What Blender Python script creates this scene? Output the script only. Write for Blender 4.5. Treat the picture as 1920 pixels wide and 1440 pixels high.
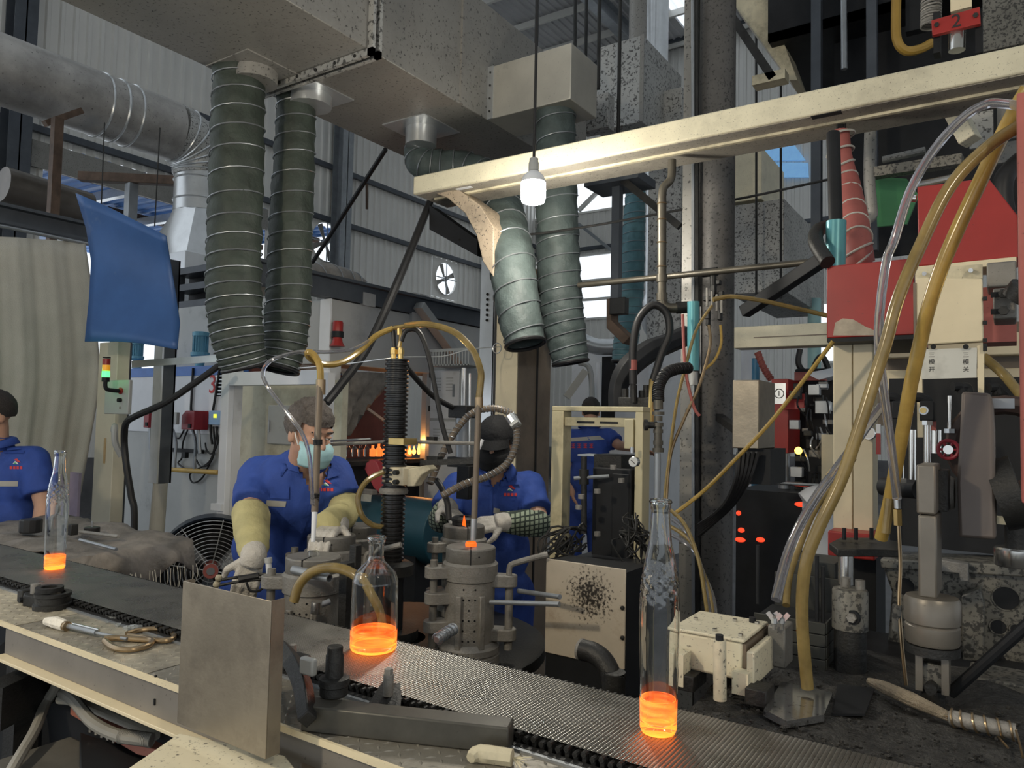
import bpy, bmesh, math, random
from math import sin, cos, pi, radians, sqrt, atan2
from mathutils import Vector, Matrix, noise
random.seed(7)
for o in list(bpy.data.objects): bpy.data.objects.remove(o)
SC = bpy.context.scene
COL = SC.collection
# ------------------------------------------------------------------ camera
FPX = 1400.0
CAMZ = 1.6
AN = radians(33.8)                      # the camera looks this far left of the hall's long axis
CR = Matrix.Rotation(AN, 4, 'Z') @ Matrix.Rotation(radians(90 + 2.9), 4, 'X') @ Matrix.Rotation(radians(1.24), 4, 'Z')
cd = bpy.data.cameras.new('camera'); cam = bpy.data.objects.new('camera', cd); COL.objects.link(cam)
cd.sensor_width = 36; cd.lens = FPX / 1920 * 36; cd.clip_start = .02; cd.clip_end = 300
cam.matrix_world = Matrix.Translation((0, 0, CAMZ)) @ CR
SC.camera = cam
# ------------------------------------------------------------------ world, exposure
w = bpy.data.worlds.new('sky'); SC.world = w; w.use_nodes = True
bg = w.node_tree.nodes['Background']; bg.inputs[0].default_value = (.86, .93, 1.0, 1); bg.inputs[1].default_value = 1.0
SC.view_settings.view_transform = 'Standard'; SC.view_settings.look = 'None'
SC.view_settings.gamma = 1; SC.view_settings.use_curve_mapping = False
SC.view_settings.exposure = 0.3
# ------------------------------------------------------------------ geometry of the place
U = Vector((1, 0, 0)); V = Vector((0, 1, 0)); Z = Vector((0, 0, 1))
RT = Vector((cos(AN), sin(AN), 0)); FW = Vector((-sin(AN), cos(AN), 0))   # the camera's right and forward on the level
def CV(x, y, z): return RT * x + FW * y + Z * z
CAM = Vector((0, 0, CAMZ)); CR3 = CR.to_3x3()
def ray(px, py): return CR3 @ Vector(((px - 960) / FPX, -(py - 720) / FPX, -1))
def P(px, py, d):                      # the point seen at a pixel, d metres ahead
    r = ray(px, py); return CAM + r * (d / r.dot(FW))
def G(px, py, z):                      # ... lying on the level z
    r = ray(px, py); return CAM + r * ((z - CAMZ) / r.z)
def PV(px, py, v):                     # ... on a plane facing the hall's front
    r = ray(px, py); return CAM + r * (v / r.dot(V))
def PS(px, py, s):                     # ... on a plane facing the hall's side
    r = ray(px, py); return CAM + r * (s / r.dot(U))
def W(s, v, z): return U * s + V * v + Z * z
def R_(px, d): return px * d / FPX     # pixel length -> metres at depth d
class KB: pass
def kb(cx, yt, yb, d, xl, xr):         # an upright box in the hall's axes: near edge at (cx, yt..yb), front to xl, side to xr
    k = KB(); a = P(cx, yb, d); b = P(cx, yt, d); m = P(cx, (yt + yb) / 2, d)
    k.z0, k.z1 = a.z, b.z; k.c = Vector((m.x, m.y, 0)); k.h = b.z - a.z
    rl = ray(xl, (yt + yb) / 2); tx = rl.dot(RT) / rl.dot(FW); mx = m.dot(RT); my = m.dot(FW)
    k.L = (mx - tx * my) / (U.dot(RT) - tx * U.dot(FW))
    rr = ray(xr, (yt + yb) / 2); tx = rr.dot(RT) / rr.dot(FW)
    k.D = -(mx - tx * my) / (V.dot(RT) - tx * V.dot(FW))
    if not 0 < k.D < 1.6: k.D = .12
    k.o = k.c - U * k.L + Z * k.z0     # left front bottom corner
    k.mid = k.o + U * k.L / 2 + V * k.D / 2
    k.s0 = k.o.dot(U); k.v0 = k.o.dot(V); k.s1 = k.s0 + k.L; k.v1 = k.v0 + k.D
    return k
# ------------------------------------------------------------------ mesh builder
def frame(d):
    d = d.normalized(); a = Vector((0, 0, 1)) if abs(d.z) < .9 else Vector((1, 0, 0))
    x = a.cross(d).normalized(); return x, d.cross(x).normalized(), d
def smooth_path(pts, n=6):
    pts = [Vector(p) for p in pts]
    if len(pts) < 3: return pts
    out = []
    for i in range(len(pts) - 1):
        p0 = pts[max(i - 1, 0)]; p1 = pts[i]; p2 = pts[i + 1]; p3 = pts[min(i + 2, len(pts) - 1)]
        for k in range(n):
            t = k / n; t2 = t * t; t3 = t2 * t
            out.append(.5 * ((2 * p1) + (p2 - p0) * t + (2 * p0 - 5 * p1 + 4 * p2 - p3) * t2 + (3 * p1 - p0 - 3 * p2 + p3) * t3))
    out.append(pts[-1]); return out
class MB:
    def __init__(s): s.v = []; s.f = []
    def add(s, vs, fs):
        b = len(s.v); s.v += [Vector(v) for v in vs]; s.f += [tuple(b + i for i in f) for f in fs]; return s
    def obox(s, o, a, b, c):
        o = Vector(o); vs = [o, o + a, o + a + b, o + b, o + c, o + a + c, o + a + b + c, o + b + c]
        f = [(0, 3, 2, 1), (4, 5, 6, 7), (0, 1, 5, 4), (1, 2, 6, 5), (2, 3, 7, 6), (3, 0, 4, 7)]
        if a.cross(b).dot(c) < 0: f = [q[::-1] for q in f]
        return s.add(vs, f)
    def box(s, o, lu, lv, lz): return s.obox(o, U * lu, V * lv, Z * lz)
    def cbox(s, c, lu, lv, lz): return s.box(Vector(c) - U * lu / 2 - V * lv / 2 - Z * lz / 2, lu, lv, lz)
    def k(s, k, eu=0): return s.box(k.o, k.L, k.D, k.h)
    def bar(s, p, q, wd, ht, up=Z):
        p, q = Vector(p), Vector(q); d = q - p; x = d.cross(up)
        x = x.normalized() if x.length > 1e-6 else U; y = x.cross(d).normalized()
        return s.obox(p - x * wd / 2 - y * ht / 2, x * wd, y * ht, d)
    def cyl(s, p, q, r, r2=None, n=16, caps=True):
        p, q = Vector(p), Vector(q); r2 = r if r2 is None else r2; x, y, d = frame(q - p)
        vs = [p + (x * cos(2 * pi * i / n) + y * sin(2 * pi * i / n)) * r for i in range(n)] + [q + (x * cos(2 * pi * i / n) + y * sin(2 * pi * i / n)) * r2 for i in range(n)]
        fs = [(i, (i + 1) % n, n + (i + 1) % n, n + i) for i in range(n)]
        if caps: fs += [tuple(range(n))[::-1], tuple(range(n, 2 * n))]
        return s.add(vs, fs)
    def tube(s, pts, r, n=8, sm=6, rs=None, caps=True):
        c = smooth_path(pts, sm) if sm else [Vector(p) for p in pts]; m = len(c)
        t = (c[1] - c[0]).normalized(); x, y, _ = frame(t); vs = []; fs = []
        for i, p in enumerate(c):
            nt = (c[min(i + 1, m - 1)] - c[max(i - 1, 0)])
            nt = nt.normalized() if nt.length > 1e-9 else t
            q = t.rotation_difference(nt); x = q @ x; y = q @ y; t = nt
            rr = r
            if rs: g = i / (m - 1) * (len(rs) - 1); j = min(int(g), len(rs) - 2); rr = rs[j] + (rs[j + 1] - rs[j]) * (g - j)
            vs += [p + (x * cos(2 * pi * k / n) + y * sin(2 * pi * k / n)) * rr for k in range(n)]
        for i in range(m - 1):
            for k in range(n): a = i * n + k; b = i * n + (k + 1) % n; fs.append((a, b, b + n, a + n))
        if caps: fs += [tuple(range(n))[::-1], tuple(range((m - 1) * n, m * n))]
        return s.add(vs, fs)
    def coil(s, pts, R, turns, r, n=5, seg=14, rs=None):      # a wire wound round a path
        c = smooth_path(pts, 8); m = len(c); fr = []; t = (c[1] - c[0]).normalized(); x, y, _ = frame(t)
        for i, p in enumerate(c):
            nt = (c[min(i + 1, m - 1)] - c[max(i - 1, 0)]).normalized(); q = t.rotation_difference(nt); x = q @ x; y = q @ y; t = nt; fr.append((p, x.copy(), y.copy()))
        out = []; N = int(turns * seg)
        for i in range(N + 1):
            g = i / N * (m - 1); j = min(int(g), m - 2); u = g - j; p = fr[j][0].lerp(fr[j + 1][0], u); X = fr[j][1].lerp(fr[j + 1][1], u); Y = fr[j][2].lerp(fr[j + 1][2], u)
            RR = R
            if rs: g2 = i / N * (len(rs) - 1); j2 = min(int(g2), len(rs) - 2); RR = rs[j2] + (rs[j2 + 1] - rs[j2]) * (g2 - j2)
            a = 2 * pi * i / seg; out.append(p + (X * cos(a) + Y * sin(a)) * RR)
        return s.tube(out, r, n, 0)
    def lathe(s, c, prof, n=24, axis=Z, close=False):
        c = Vector(c); x, y, d = frame(Vector(axis)); vs = []; fs = []
        for r, h in prof: vs += [c + d * h + (x * cos(2 * pi * k / n) + y * sin(2 * pi * k / n)) * max(r, 1e-5) for k in range(n)]
        m = len(prof)
        for i in range(m if close else m - 1):
            for k in range(n):
                a = i * n + k; b = i * n + (k + 1) % n; i2 = ((i + 1) % m) * n; fs.append((a, b, i2 + (k + 1) % n, i2 + k))
        if not close: fs += [tuple(range(n))[::-1], tuple(range((m - 1) * n, m * n))]
        return s.add(vs, fs)
    def prism(s, poly, e):
        poly = [Vector(p) for p in poly]; n = len(poly); e = Vector(e)
        nn = sum(((poly[i]).cross(poly[(i + 1) % n]) for i in range(n)), Vector()); 
        if nn.dot(e) > 0: poly = poly[::-1]
        vs = poly + [p + e for p in poly]
        fs = [tuple(range(n)), tuple(range(n, 2 * n))[::-1]] + [(i, n + i, n + (i + 1) % n, (i + 1) % n) for i in range(n)]
        return s.add(vs, fs)
    def ell(s, c, rx, ry=None, rz=None, rot=None, n=16, m=10):
        ry = rx if ry is None else ry; rz = rx if rz is None else rz; c = Vector(c); vs = []; fs = []
        for j in range(m + 1):
            th = pi * j / m
            for i in range(n):
                p = Vector((rx * max(sin(th), 1e-4) * cos(2 * pi * i / n), ry * max(sin(th), 1e-4) * sin(2 * pi * i / n), rz * cos(th)))
                vs.append(c + (rot @ p if rot else p))
        for j in range(m):
            for i in range(n): a = j * n + i; b = j * n + (i + 1) % n; fs.append((a, a + n, b + n, b))
        return s.add(vs, fs)
    def torus(s, c, R, r, axis=Z, n=24, m=8):
        x, y, d = frame(Vector(axis)); c = Vector(c); vs = []; fs = []
        for i in range(n):
            a = 2 * pi * i / n; e = x * cos(a) + y * sin(a)
            for j in range(m): b = 2 * pi * j / m; vs.append(c + e * (R + r * cos(b)) + d * r * sin(b))
        for i in range(n):
            for j in range(m): fs.append((i * m + j, ((i + 1) % n) * m + j, ((i + 1) % n) * m + (j + 1) % m, i * m + (j + 1) % m))
        return s.add(vs, fs)
    def capsule(s, p, q, r, r2=None, n=14):
        p, q = Vector(p), Vector(q); r2 = r if r2 is None else r2; L = (q - p).length
        pr = [(r * sin(a), -r * cos(a)) for a in [pi / 2 * i / 4 for i in range(5)]] + [(r2 * cos(a), L + r2 * sin(a)) for a in [pi / 2 * i / 4 for i in range(5)]]
        return s.lathe(p, pr, n, q - p)
    def sheet(s, rows, th=None):            # a grid of points, rows of equal length
        m, n = len(rows), len(rows[0]); vs = [Vector(p) for r in rows for p in r]
        fs = [(i * n + j, i * n + j + 1, (i + 1) * n + j + 1, (i + 1) * n + j) for i in range(m - 1) for j in range(n - 1)]
        return s.add(vs, fs)
# ------------------------------------------------------------------ objects
BASE = {}
def _link(name, mb, mat, base, parent, bev=0, sm=35, mods=None):
    me = bpy.data.meshes.new(name); me.from_pydata([tuple(v - base) for v in mb.v], [], mb.f); me.update()
    if sm: me.polygons.foreach_set('use_smooth', [True] * len(me.polygons)); me.set_sharp_from_angle(angle=radians(sm))
    o = bpy.data.objects.new(name, me); COL.objects.link(o)
    if mat: me.materials.append(mat)
    if parent: o.parent = parent
    else: o.location = base
    BASE[o.name] = base
    if bev: m = o.modifiers.new('bevel', 'BEVEL'); m.width = bev; m.segments = 2; m.limit_method = 'ANGLE'; m.harden_normals = False
    return o
def tag(o, label=None, cat=None, group=None, kind=None):
    if label: o['label'] = label
    if cat: o['category'] = cat
    if group: o['group'] = group
    if kind: o['kind'] = kind
    return o
def thing(name, label, cat, loc, group=None):
    o = bpy.data.objects.new(name, None); COL.objects.link(o); o.location = loc; o.empty_display_size = .05
    BASE[o.name] = Vector(loc); return tag(o, label, cat, group)
def part(par, name, mb, mat, bev=0, label=None, kind=None, sm=35):
    o = _link(name, mb, mat, BASE[par.name], par, bev, sm)
    return tag(o, label, None, None, kind)
def single(name, label, cat, mb, mat, bev=0, group=None, kind=None, sm=35, base=None):
    if base is None:
        n = len(mb.v); lo = Vector((min(v.x for v in mb.v), min(v.y for v in mb.v), min(v.z for v in mb.v))); hi = Vector((max(v.x for v in mb.v), max(v.y for v in mb.v), 0))
        base = Vector(((lo.x + hi.x) / 2, (lo.y + hi.y) / 2, lo.z))
    return tag(_link(name, mb, mat, base, None, bev, sm), label, cat, group, kind)
def struct(name, mb, mat, parent=None, sm=35, bev=0):
    if parent: return part(parent, name, mb, mat, bev, sm=sm)
    o = _link(name, mb, mat, Vector((0, 0, 0)), None, bev, sm); o['kind'] = 'structure'; return o
def twin(o, par, loc=None, rot=None):       # another part sharing the mesh of o, moved by loc
    c = o.copy(); COL.objects.link(c); c.parent = par
    if loc is not None: c.location = loc
    if rot is not None: c.rotation_euler = rot
    BASE[c.name] = BASE[o.name]; return c
def dup(root, loc, rz=0, label=None, scale=None):
    r = root.copy(); COL.objects.link(r); r.location = loc; r.rotation_euler = (0, 0, rz); BASE[r.name] = Vector(loc)
    if scale: r.scale = (scale,) * 3
    if label: r['label'] = label
    for ch in list(root.children):
        c = ch.copy(); COL.objects.link(c); c.parent = r; BASE[c.name] = Vector(loc)
        for g in ch.children: e = g.copy(); COL.objects.link(e); e.parent = c; BASE[e.name] = Vector(loc)
    return r
def fuse(mb, voxel, it=4, fac=.5):          # melt overlapping solids into one continuous skin
    me = bpy.data.meshes.new('t'); me.from_pydata([tuple(v) for v in mb.v], [], mb.f); o = bpy.data.objects.new('t', me); COL.objects.link(o)
    m = o.modifiers.new('r', 'REMESH'); m.mode = 'VOXEL'; m.voxel_size = voxel
    m = o.modifiers.new('s', 'SMOOTH'); m.factor = fac; m.iterations = it
    dg = bpy.context.evaluated_depsgraph_get(); dg.update(); ev = o.evaluated_get(dg); em = ev.to_mesh()
    r = MB(); r.v = [v.co.copy() for v in em.vertices]; r.f = [tuple(p.vertices) for p in em.polygons]
    ev.to_mesh_clear(); bpy.data.objects.remove(o); bpy.data.meshes.remove(me); return r
def text(txt, size, o, x, y, th=.0008):     # lettering as flat raised shapes; o = centre, x and y its axes
    cu = bpy.data.curves.new('t', 'FONT'); cu.body = txt; cu.size = size; cu.align_x = 'CENTER'; cu.align_y = 'CENTER'; cu.extrude = th; cu.resolution_u = 3
    ob = bpy.data.objects.new('t', cu); COL.objects.link(ob); dg = bpy.context.evaluated_depsgraph_get(); dg.update()
    em = ob.evaluated_get(dg).to_mesh(); n = x.cross(y); r = MB(); o = Vector(o)
    r.v = [o + x * v.co.x + y * v.co.y + n * v.co.z for v in em.vertices]; r.f = [tuple(p.vertices) for p in em.polygons]
    ob.evaluated_get(dg).to_mesh_clear(); bpy.data.objects.remove(ob); bpy.data.curves.remove(cu); return r
# ------------------------------------------------------------------ materials
MATS = {}
def M(name, col, rough=.5, metal=0, var=.12, scale=6, speck=0, speckcol=(.02, .02, .02), sscale=60, bump=0, bscale=80, grime=0, gcol=(.05, .045, .04), gscale=2.2, emit=None, estr=0, trans=0, ior=1.45, alpha=1, spec=None):
    m = bpy.data.materials.new(name); m.use_nodes = True; nt = m.node_tree; N = nt.nodes; L = nt.links; b = N['Principled BSDF']
    b.inputs['Roughness'].default_value = rough; b.inputs['Metallic'].default_value = metal
    b.inputs['IOR'].default_value = ior
    if spec is not None: b.inputs['Specular IOR Level'].default_value = spec
    if trans: b.inputs['Transmission Weight'].default_value = trans
    if alpha < 1: b.inputs['Alpha'].default_value = alpha
    if emit: b.inputs['Emission Color'].default_value = (*emit, 1); b.inputs['Emission Strength'].default_value = estr
    tc = N.new('ShaderNodeTexCoord'); src = tc.outputs['Object']
    def nz(sc, det=4, ro=.6):
        n = N.new('ShaderNodeTexNoise'); n.inputs['Scale'].default_value = sc; n.inputs['Detail'].default_value = det; n.inputs['Roughness'].default_value = ro; L.new(src, n.inputs['Vector']); return n.outputs['Fac']
    def ramp(inp, a, c):
        r = N.new('ShaderNodeMapRange'); r.inputs['From Min'].default_value = a; r.inputs['From Max'].default_value = c; L.new(inp, r.inputs['Value']); return r.outputs['Result']
    def mix(fac, A, B):
        x = N.new('ShaderNodeMix'); x.data_type = 'RGBA'; L.new(fac, x.inputs[0])
        for i, q in ((6, A), (7, B)):
            if isinstance(q, tuple): x.inputs[i].default_value = (*q, 1)
            else: L.new(q, x.inputs[i])
        return x.outputs[2]
    c = mix(ramp(nz(scale), .3, .7), tuple(max(0, k * (1 - var)) for k in col), tuple(min(1, k * (1 + var)) for k in col))
    if grime: c = mix(ramp(nz(gscale, 6, .7), .62 - grime * .3, .9 - grime * .3), c, gcol)
    if speck:
        sp = ramp(nz(sscale * 2.1, 3, .6), .70 - speck * .17, .78 - speck * .17); mm = N.new('ShaderNodeMath'); mm.operation = 'MULTIPLY'; mm.inputs[1].default_value = .8; L.new(sp, mm.inputs[0]); c = mix(mm.outputs[0], c, speckcol)
    L.new(c, b.inputs['Base Color'])
    if bump:
        bn = N.new('ShaderNodeBump'); bn.inputs['Strength'].default_value = bump; bn.inputs['Distance'].default_value = .01; L.new(nz(bscale, 3), bn.inputs['Height']); L.new(bn.outputs[0], b.inputs['Normal'])
    MATS[name] = m; return m
iron = M('cast_iron', (.25, .24, .22), .55, .3, .25, 14, speck=.12, bump=.25, bscale=160)
irond = M('sooty_iron', (.032, .032, .031), .5, .5, .3, 10, bump=.2, bscale=120)
ironl = M('worn_cast_iron', (.22, .21, .19), .5, .5, .2, 9, speck=.3, sscale=90, bump=.15)
speckled = M('oil_specked_casting', (.175, .168, .145), .5, .25, .25, 9, speck=1.15, sscale=42, grime=.35)
black = M('black_paint', (.013, .014, .016), .55, 0, .3, spec=.3)
rubber = M('black_rubber', (.015, .015, .016), .45, 0, .2)
galv = M('sooty_galvanised_sheet', (.44, .44, .42), .42, .35, .22, 2.2, speck=.95, sscale=26, grime=.45, gcol=(.09, .088, .085), gscale=1.1)
galvb = M('galvanised_sheet_dark', (.27, .262, .242), .45, .25, .2, 1.6, speck=.62, sscale=32, grime=.35, gcol=(.15, .145, .135), gscale=1.6)
galvc = M('clean_galvanised_sheet', (.62, .64, .65), .3, .75, .12, 5, grime=.1)
steel = M('grey_steel', (.30, .32, .34), .4, .6, .15, 6)
chrome = M('bright_steel', (.62, .61, .58), .22, .95, .12, 12)
stain = M('brushed_stainless', (.28, .245, .19), .4, .6, .25, 5, grime=.4, gcol=(.17, .145, .115), gscale=9, bump=.05)
darkbeam = M('slate_painted_steel', (.075, .085, .10), .5, .2, .15)
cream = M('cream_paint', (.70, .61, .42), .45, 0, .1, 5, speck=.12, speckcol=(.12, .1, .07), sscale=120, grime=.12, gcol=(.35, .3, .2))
creamb = M('cream_beam_paint', (.66, .61, .45), .42, 0, .1, 7, speck=.42, speckcol=(.14, .12, .09), sscale=90, grime=.15, gcol=(.3, .27, .2))
creamd = M('sooty_cream_paint', (.60, .54, .38), .5, 0, .15, 5, grime=.5, gcol=(.07, .06, .045), gscale=3.5, speck=.2)
creams = M('oil_specked_cream_paint', (.64, .59, .44), .45, 0, .1, 6, speck=.58, speckcol=(.05, .045, .04), sscale=60, grime=.1)
brown = M('mottled_brown_steel', (.17, .135, .10), .45, .1, .3, 3, grime=.35, gcol=(.04, .035, .03))
red = M('red_paint', (.32, .024, .02), .38, 0, .12, 5, speck=.05, grime=.08)
redd = M('faded_red_paint', (.34, .10, .085), .6, 0, .2, 5, speck=.2)
pink = M('salmon_primer', (.44, .17, .12), .7, 0, .15, 8, speck=.3, sscale=50)
bluesheet = M('blue_sheet_paint', (.045, .12, .32), .42, .1, .15, 3, grime=.1, gcol=(.25, .3, .4))
blueroof = M('blue_roof_paint', (.06, .2, .52), .45, 0, .1)
teal = M('teal_paint', (.10, .32, .36), .35, .2, .12)
tealm = M('motor_blue_paint', (.14, .36, .48), .4, .1, .15)
tealdark = M('dark_teal_paint', (.012, .06, .085), .4, .1, .15)
white = M('white_paint', (.74, .76, .79), .45, 0, .06, 3, grime=.06)
dwhite = M('dirty_white_panel', (.62, .63, .64), .5, 0, .08, 2, grime=.2, gcol=(.3, .29, .27))
greyp = M('grey_cabinet_paint', (.40, .41, .40), .45, .1, .08, 3, grime=.1)
lehr = M('grey_oven_sheet', (.44, .44, .43), .5, .25, .1, 1.5, grime=.2, gcol=(.25, .24, .23))
rust = M('rusty_steel', (.105, .07, .05), .65, .3, .35, 9)
brass = M('brass', (.60, .44, .18), .3, .9, .15)
bronze = M('bronze_steel', (.34, .25, .15), .3, .85, .2, 20)
wood = M('yellow_gas_pipe_paint', (.55, .36, .09), .5, 0, .15)
hosefab = M('dark_green_hose_cloth', (.034, .045, .036), .62, 0, .3, 12, bump=.5, bscale=30)
hosegrey = M('grey_green_hose_cloth', (.065, .086, .083), .6, 0, .3, 12, bump=.5, bscale=30)
hosetan = M('dusty_hose_cloth', (.2, .185, .165), .6, 0, .3, 10, bump=.5, bscale=30)
hoseteal = M('teal_hose_cloth', (.10, .22, .25), .55, 0, .2, 12, bump=.3, bscale=30)
canvas = M('grey_canvas', (.18, .165, .148), .85, 0, .4, 9, bump=.4, bscale=60)
curtain = M('fireproof_curtain_cloth', (.47, .46, .41), .85, 0, .12, 2, bump=.3, bscale=150, grime=.12, gcol=(.35, .34, .3))
amber = M('amber_plastic_hose', (.50, .34, .09), .2, 0, .2, 20, trans=.3)
amberd = M('dull_amber_hose', (.36, .265, .10), .18, 0, .3, 14, trans=.42)
clearh = M('clear_plastic_hose', (.62, .62, .66), .08, 0, .1, 20, trans=.88)
greyhose = M('grey_hose', (.28, .27, .24), .55, 0, .15)
glass = M('clear_glass', (.97, .985, .98), .02, 0, 0, trans=1, ior=1.48)
hot_plain = M('glowing_hot_glass', (.9, .25, .05), .12, 0, .1, 20, emit=(1.0, .13, .01), estr=.62, trans=.4)
hoty = M('yellow_hot_glass', (.95, .5, .1), .12, 0, .1, 20, emit=(1.0, .42, .06), estr=.9, trans=.3)
flame = M('gas_flame', (1, .5, .1), .5, emit=(1, .36, .06), estr=4)
concrete = M('dark_concrete', (.12, .12, .125), .6, 0, .3, 1.5, grime=.3, gcol=(.05, .05, .05))
cinder = M('black_cinder_crust', (.03, .029, .027), .7, 0, .5, 40, bump=1, bscale=90, speck=.12, speckcol=(.25, .24, .22), sscale=140)
wallm = M('light_grey_wall_sheet', (.74, .73, .69), .5, .1, .05, 1)
roofm = M('roof_sheet', (.55, .55, .56), .5, .2, .1, 1)
skym = bpy.data.materials.new('translucent_skylight'); skym.use_nodes = True
def _sky(nt):
    N = nt.nodes; N.remove(N['Principled BSDF']); a = N.new('ShaderNodeBsdfTranslucent'); a.inputs[0].default_value = (.9, .93, .95, 1); b = N.new('ShaderNodeBsdfTransparent'); m = N.new('ShaderNodeMixShader'); m.inputs[0].default_value = .5
    nt.links.new(a.outputs[0], m.inputs[1]); nt.links.new(b.outputs[0], m.inputs[2]); nt.links.new(m.outputs[0], N['Material Output'].inputs[0])
_sky(skym.node_tree)
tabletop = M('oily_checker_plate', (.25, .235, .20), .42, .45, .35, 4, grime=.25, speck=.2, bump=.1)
tablelit = M('bare_checker_plate', (.46, .42, .33), .45, .25, .25, 6, grime=.35, gcol=(.13, .12, .10), gscale=5, speck=.25)  # lit copy of the plate, light falling on it put into the colour
tablemid = M('half_worn_checker_plate', (.40, .37, .30), .45, .3, .3, 6, grime=.75, gcol=(.11, .10, .085), gscale=4.5, speck=.25)  # middle plate: grime, with part of the light kept in the colour
skin = M('skin', (.50, .29, .20), .5, 0, .1, 10)
hair = M('dark_hair', (.035, .03, .028), .7, 0, .3, 60, bump=.5, bscale=200)
hairg = M('greying_hair', (.10, .085, .075), .7, 0, .4, 80, bump=.5, bscale=200)
shirt = M('royal_blue_cotton', (.028, .07, .31), .75, 0, .12, 14, bump=.25, bscale=45)
trous = M('dark_blue_cotton', (.022, .058, .28), .78, 0, .12, 14, bump=.25, bscale=40)
reflect = M('grey_reflective_tape', (.42, .41, .37), .5, .1, .05)
maskc = M('pale_blue_mask', (.42, .68, .72), .7, 0, .05, bump=.1)
maskb = M('black_cloth', (.012, .012, .013), .8, 0, .2, bump=.3)
glovew = M('white_knit_glove', (.55, .52, .47), .85, 0, .15, 30, bump=.5, bscale=140)
glovek = M('khaki_sleeve_cloth', (.50, .45, .22), .8, 0, .15, 12, bump=.4, bscale=40)
eyem = M('dark_eye', (.02, .015, .012), .2)
redink = M('red_print', (.62, .05, .05), .6, 0, 0)
blackink = M('black_print', (.02, .02, .02), .6, 0, 0)
whiteink = M('white_print', (.75, .75, .72), .6, 0, 0)
greenl = M('lit_green_lamp', (.05, .9, .15), .4, emit=(.05, 1, .12), estr=3)
amberl = M('amber_lamp', (.85, .42, .03), .35, emit=(1, .4, .02), estr=.25)
redl = M('red_lamp', (.3, .02, .02), .35)
yellowl = M('lit_yellow_lamp', (.9, .6, .1), .4, emit=(1, .6, .08), estr=4)
screen = M('lit_yellow_screen', (.8, .8, .05), .4, emit=(.8, .85, .05), estr=.8)
bulbm = M('lit_bulb', (1, .95, .85), .4, emit=(1, .93, .8), estr=130)
tube_l = M('green_plastic', (.06, .22, .09), .4)
def hot_material():
    m = bpy.data.materials.new('orange_hot_glass'); m.use_nodes = True; nt = m.node_tree; N = nt.nodes; L = nt.links; b = N['Principled BSDF']
    b.inputs['Base Color'].default_value = (1, .62, .3, 1); b.inputs['Transmission Weight'].default_value = .85; b.inputs['Roughness'].default_value = .04; b.inputs['IOR'].default_value = 1.45
    tc = N.new('ShaderNodeTexCoord'); mp = N.new('ShaderNodeMapping'); mp.inputs['Scale'].default_value = (14, 14, 95); L.new(tc.outputs['Object'], mp.inputs['Vector'])
    nz = N.new('ShaderNodeTexNoise'); nz.inputs['Scale'].default_value = 1; nz.inputs['Detail'].default_value = 3; L.new(mp.outputs[0], nz.inputs['Vector'])
    mr = N.new('ShaderNodeMapRange'); mr.inputs['From Min'].default_value = .35; mr.inputs['From Max'].default_value = .72; L.new(nz.outputs['Fac'], mr.inputs['Value'])
    cx = N.new('ShaderNodeMix'); cx.data_type = 'RGBA'; cx.inputs[6].default_value = (1, .085, .008, 1); cx.inputs[7].default_value = (1, .30, .04, 1); L.new(mr.outputs[0], cx.inputs[0]); L.new(cx.outputs[2], b.inputs['Emission Color'])
    ms = N.new('ShaderNodeMapRange'); ms.inputs['To Min'].default_value = .22; ms.inputs['To Max'].default_value = .75; L.new(mr.outputs[0], ms.inputs['Value']); L.new(ms.outputs[0], b.inputs['Emission Strength'])
    return m
hot = hot_material()
def belt_material():
    m = bpy.data.materials.new('woven_steel_belt'); m.use_nodes = True; nt = m.node_tree; N = nt.nodes; L = nt.links; b = N['Principled BSDF']
    b.inputs['Metallic'].default_value = .75
    tc = N.new('ShaderNodeTexCoord'); mp = N.new('ShaderNodeMapping'); mp.inputs['Rotation'].default_value = (0, 0, 0); L.new(tc.outputs['Object'], mp.inputs['Vector'])
    wv = N.new('ShaderNodeTexWave'); wv.bands_direction = 'Y'; wv.inputs['Scale'].default_value = 60; wv.inputs['Distortion'].default_value = .6; L.new(mp.outputs[0], wv.inputs['Vector'])
    nz = N.new('ShaderNodeTexNoise'); nz.inputs['Scale'].default_value = 9; nz.inputs['Detail'].default_value = 6; L.new(tc.outputs['Object'], nz.inputs['Vector'])
    cr = N.new('ShaderNodeMix'); cr.data_type = 'RGBA'; cr.inputs[6].default_value = (.13, .127, .115, 1); cr.inputs[7].default_value = (.30, .29, .265, 1); L.new(nz.outputs['Fac'], cr.inputs[0]); L.new(cr.outputs[2], b.inputs['Base Color'])
    mr = N.new('ShaderNodeMapRange'); mr.inputs['From Min'].default_value = .3; mr.inputs['From Max'].default_value = .7; mr.inputs['To Min'].default_value = .2; mr.inputs['To Max'].default_value = .42; L.new(nz.outputs['Fac'], mr.inputs['Value']); L.new(mr.outputs[0], b.inputs['Roughness'])
    bn = N.new('ShaderNodeBump'); bn.inputs['Strength'].default_value = .3; bn.inputs['Distance'].default_value = .001; L.new(wv.outputs['Fac'], bn.inputs['Height']); L.new(bn.outputs[0], b.inputs['Normal'])
    return m
beltm = belt_material()
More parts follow.
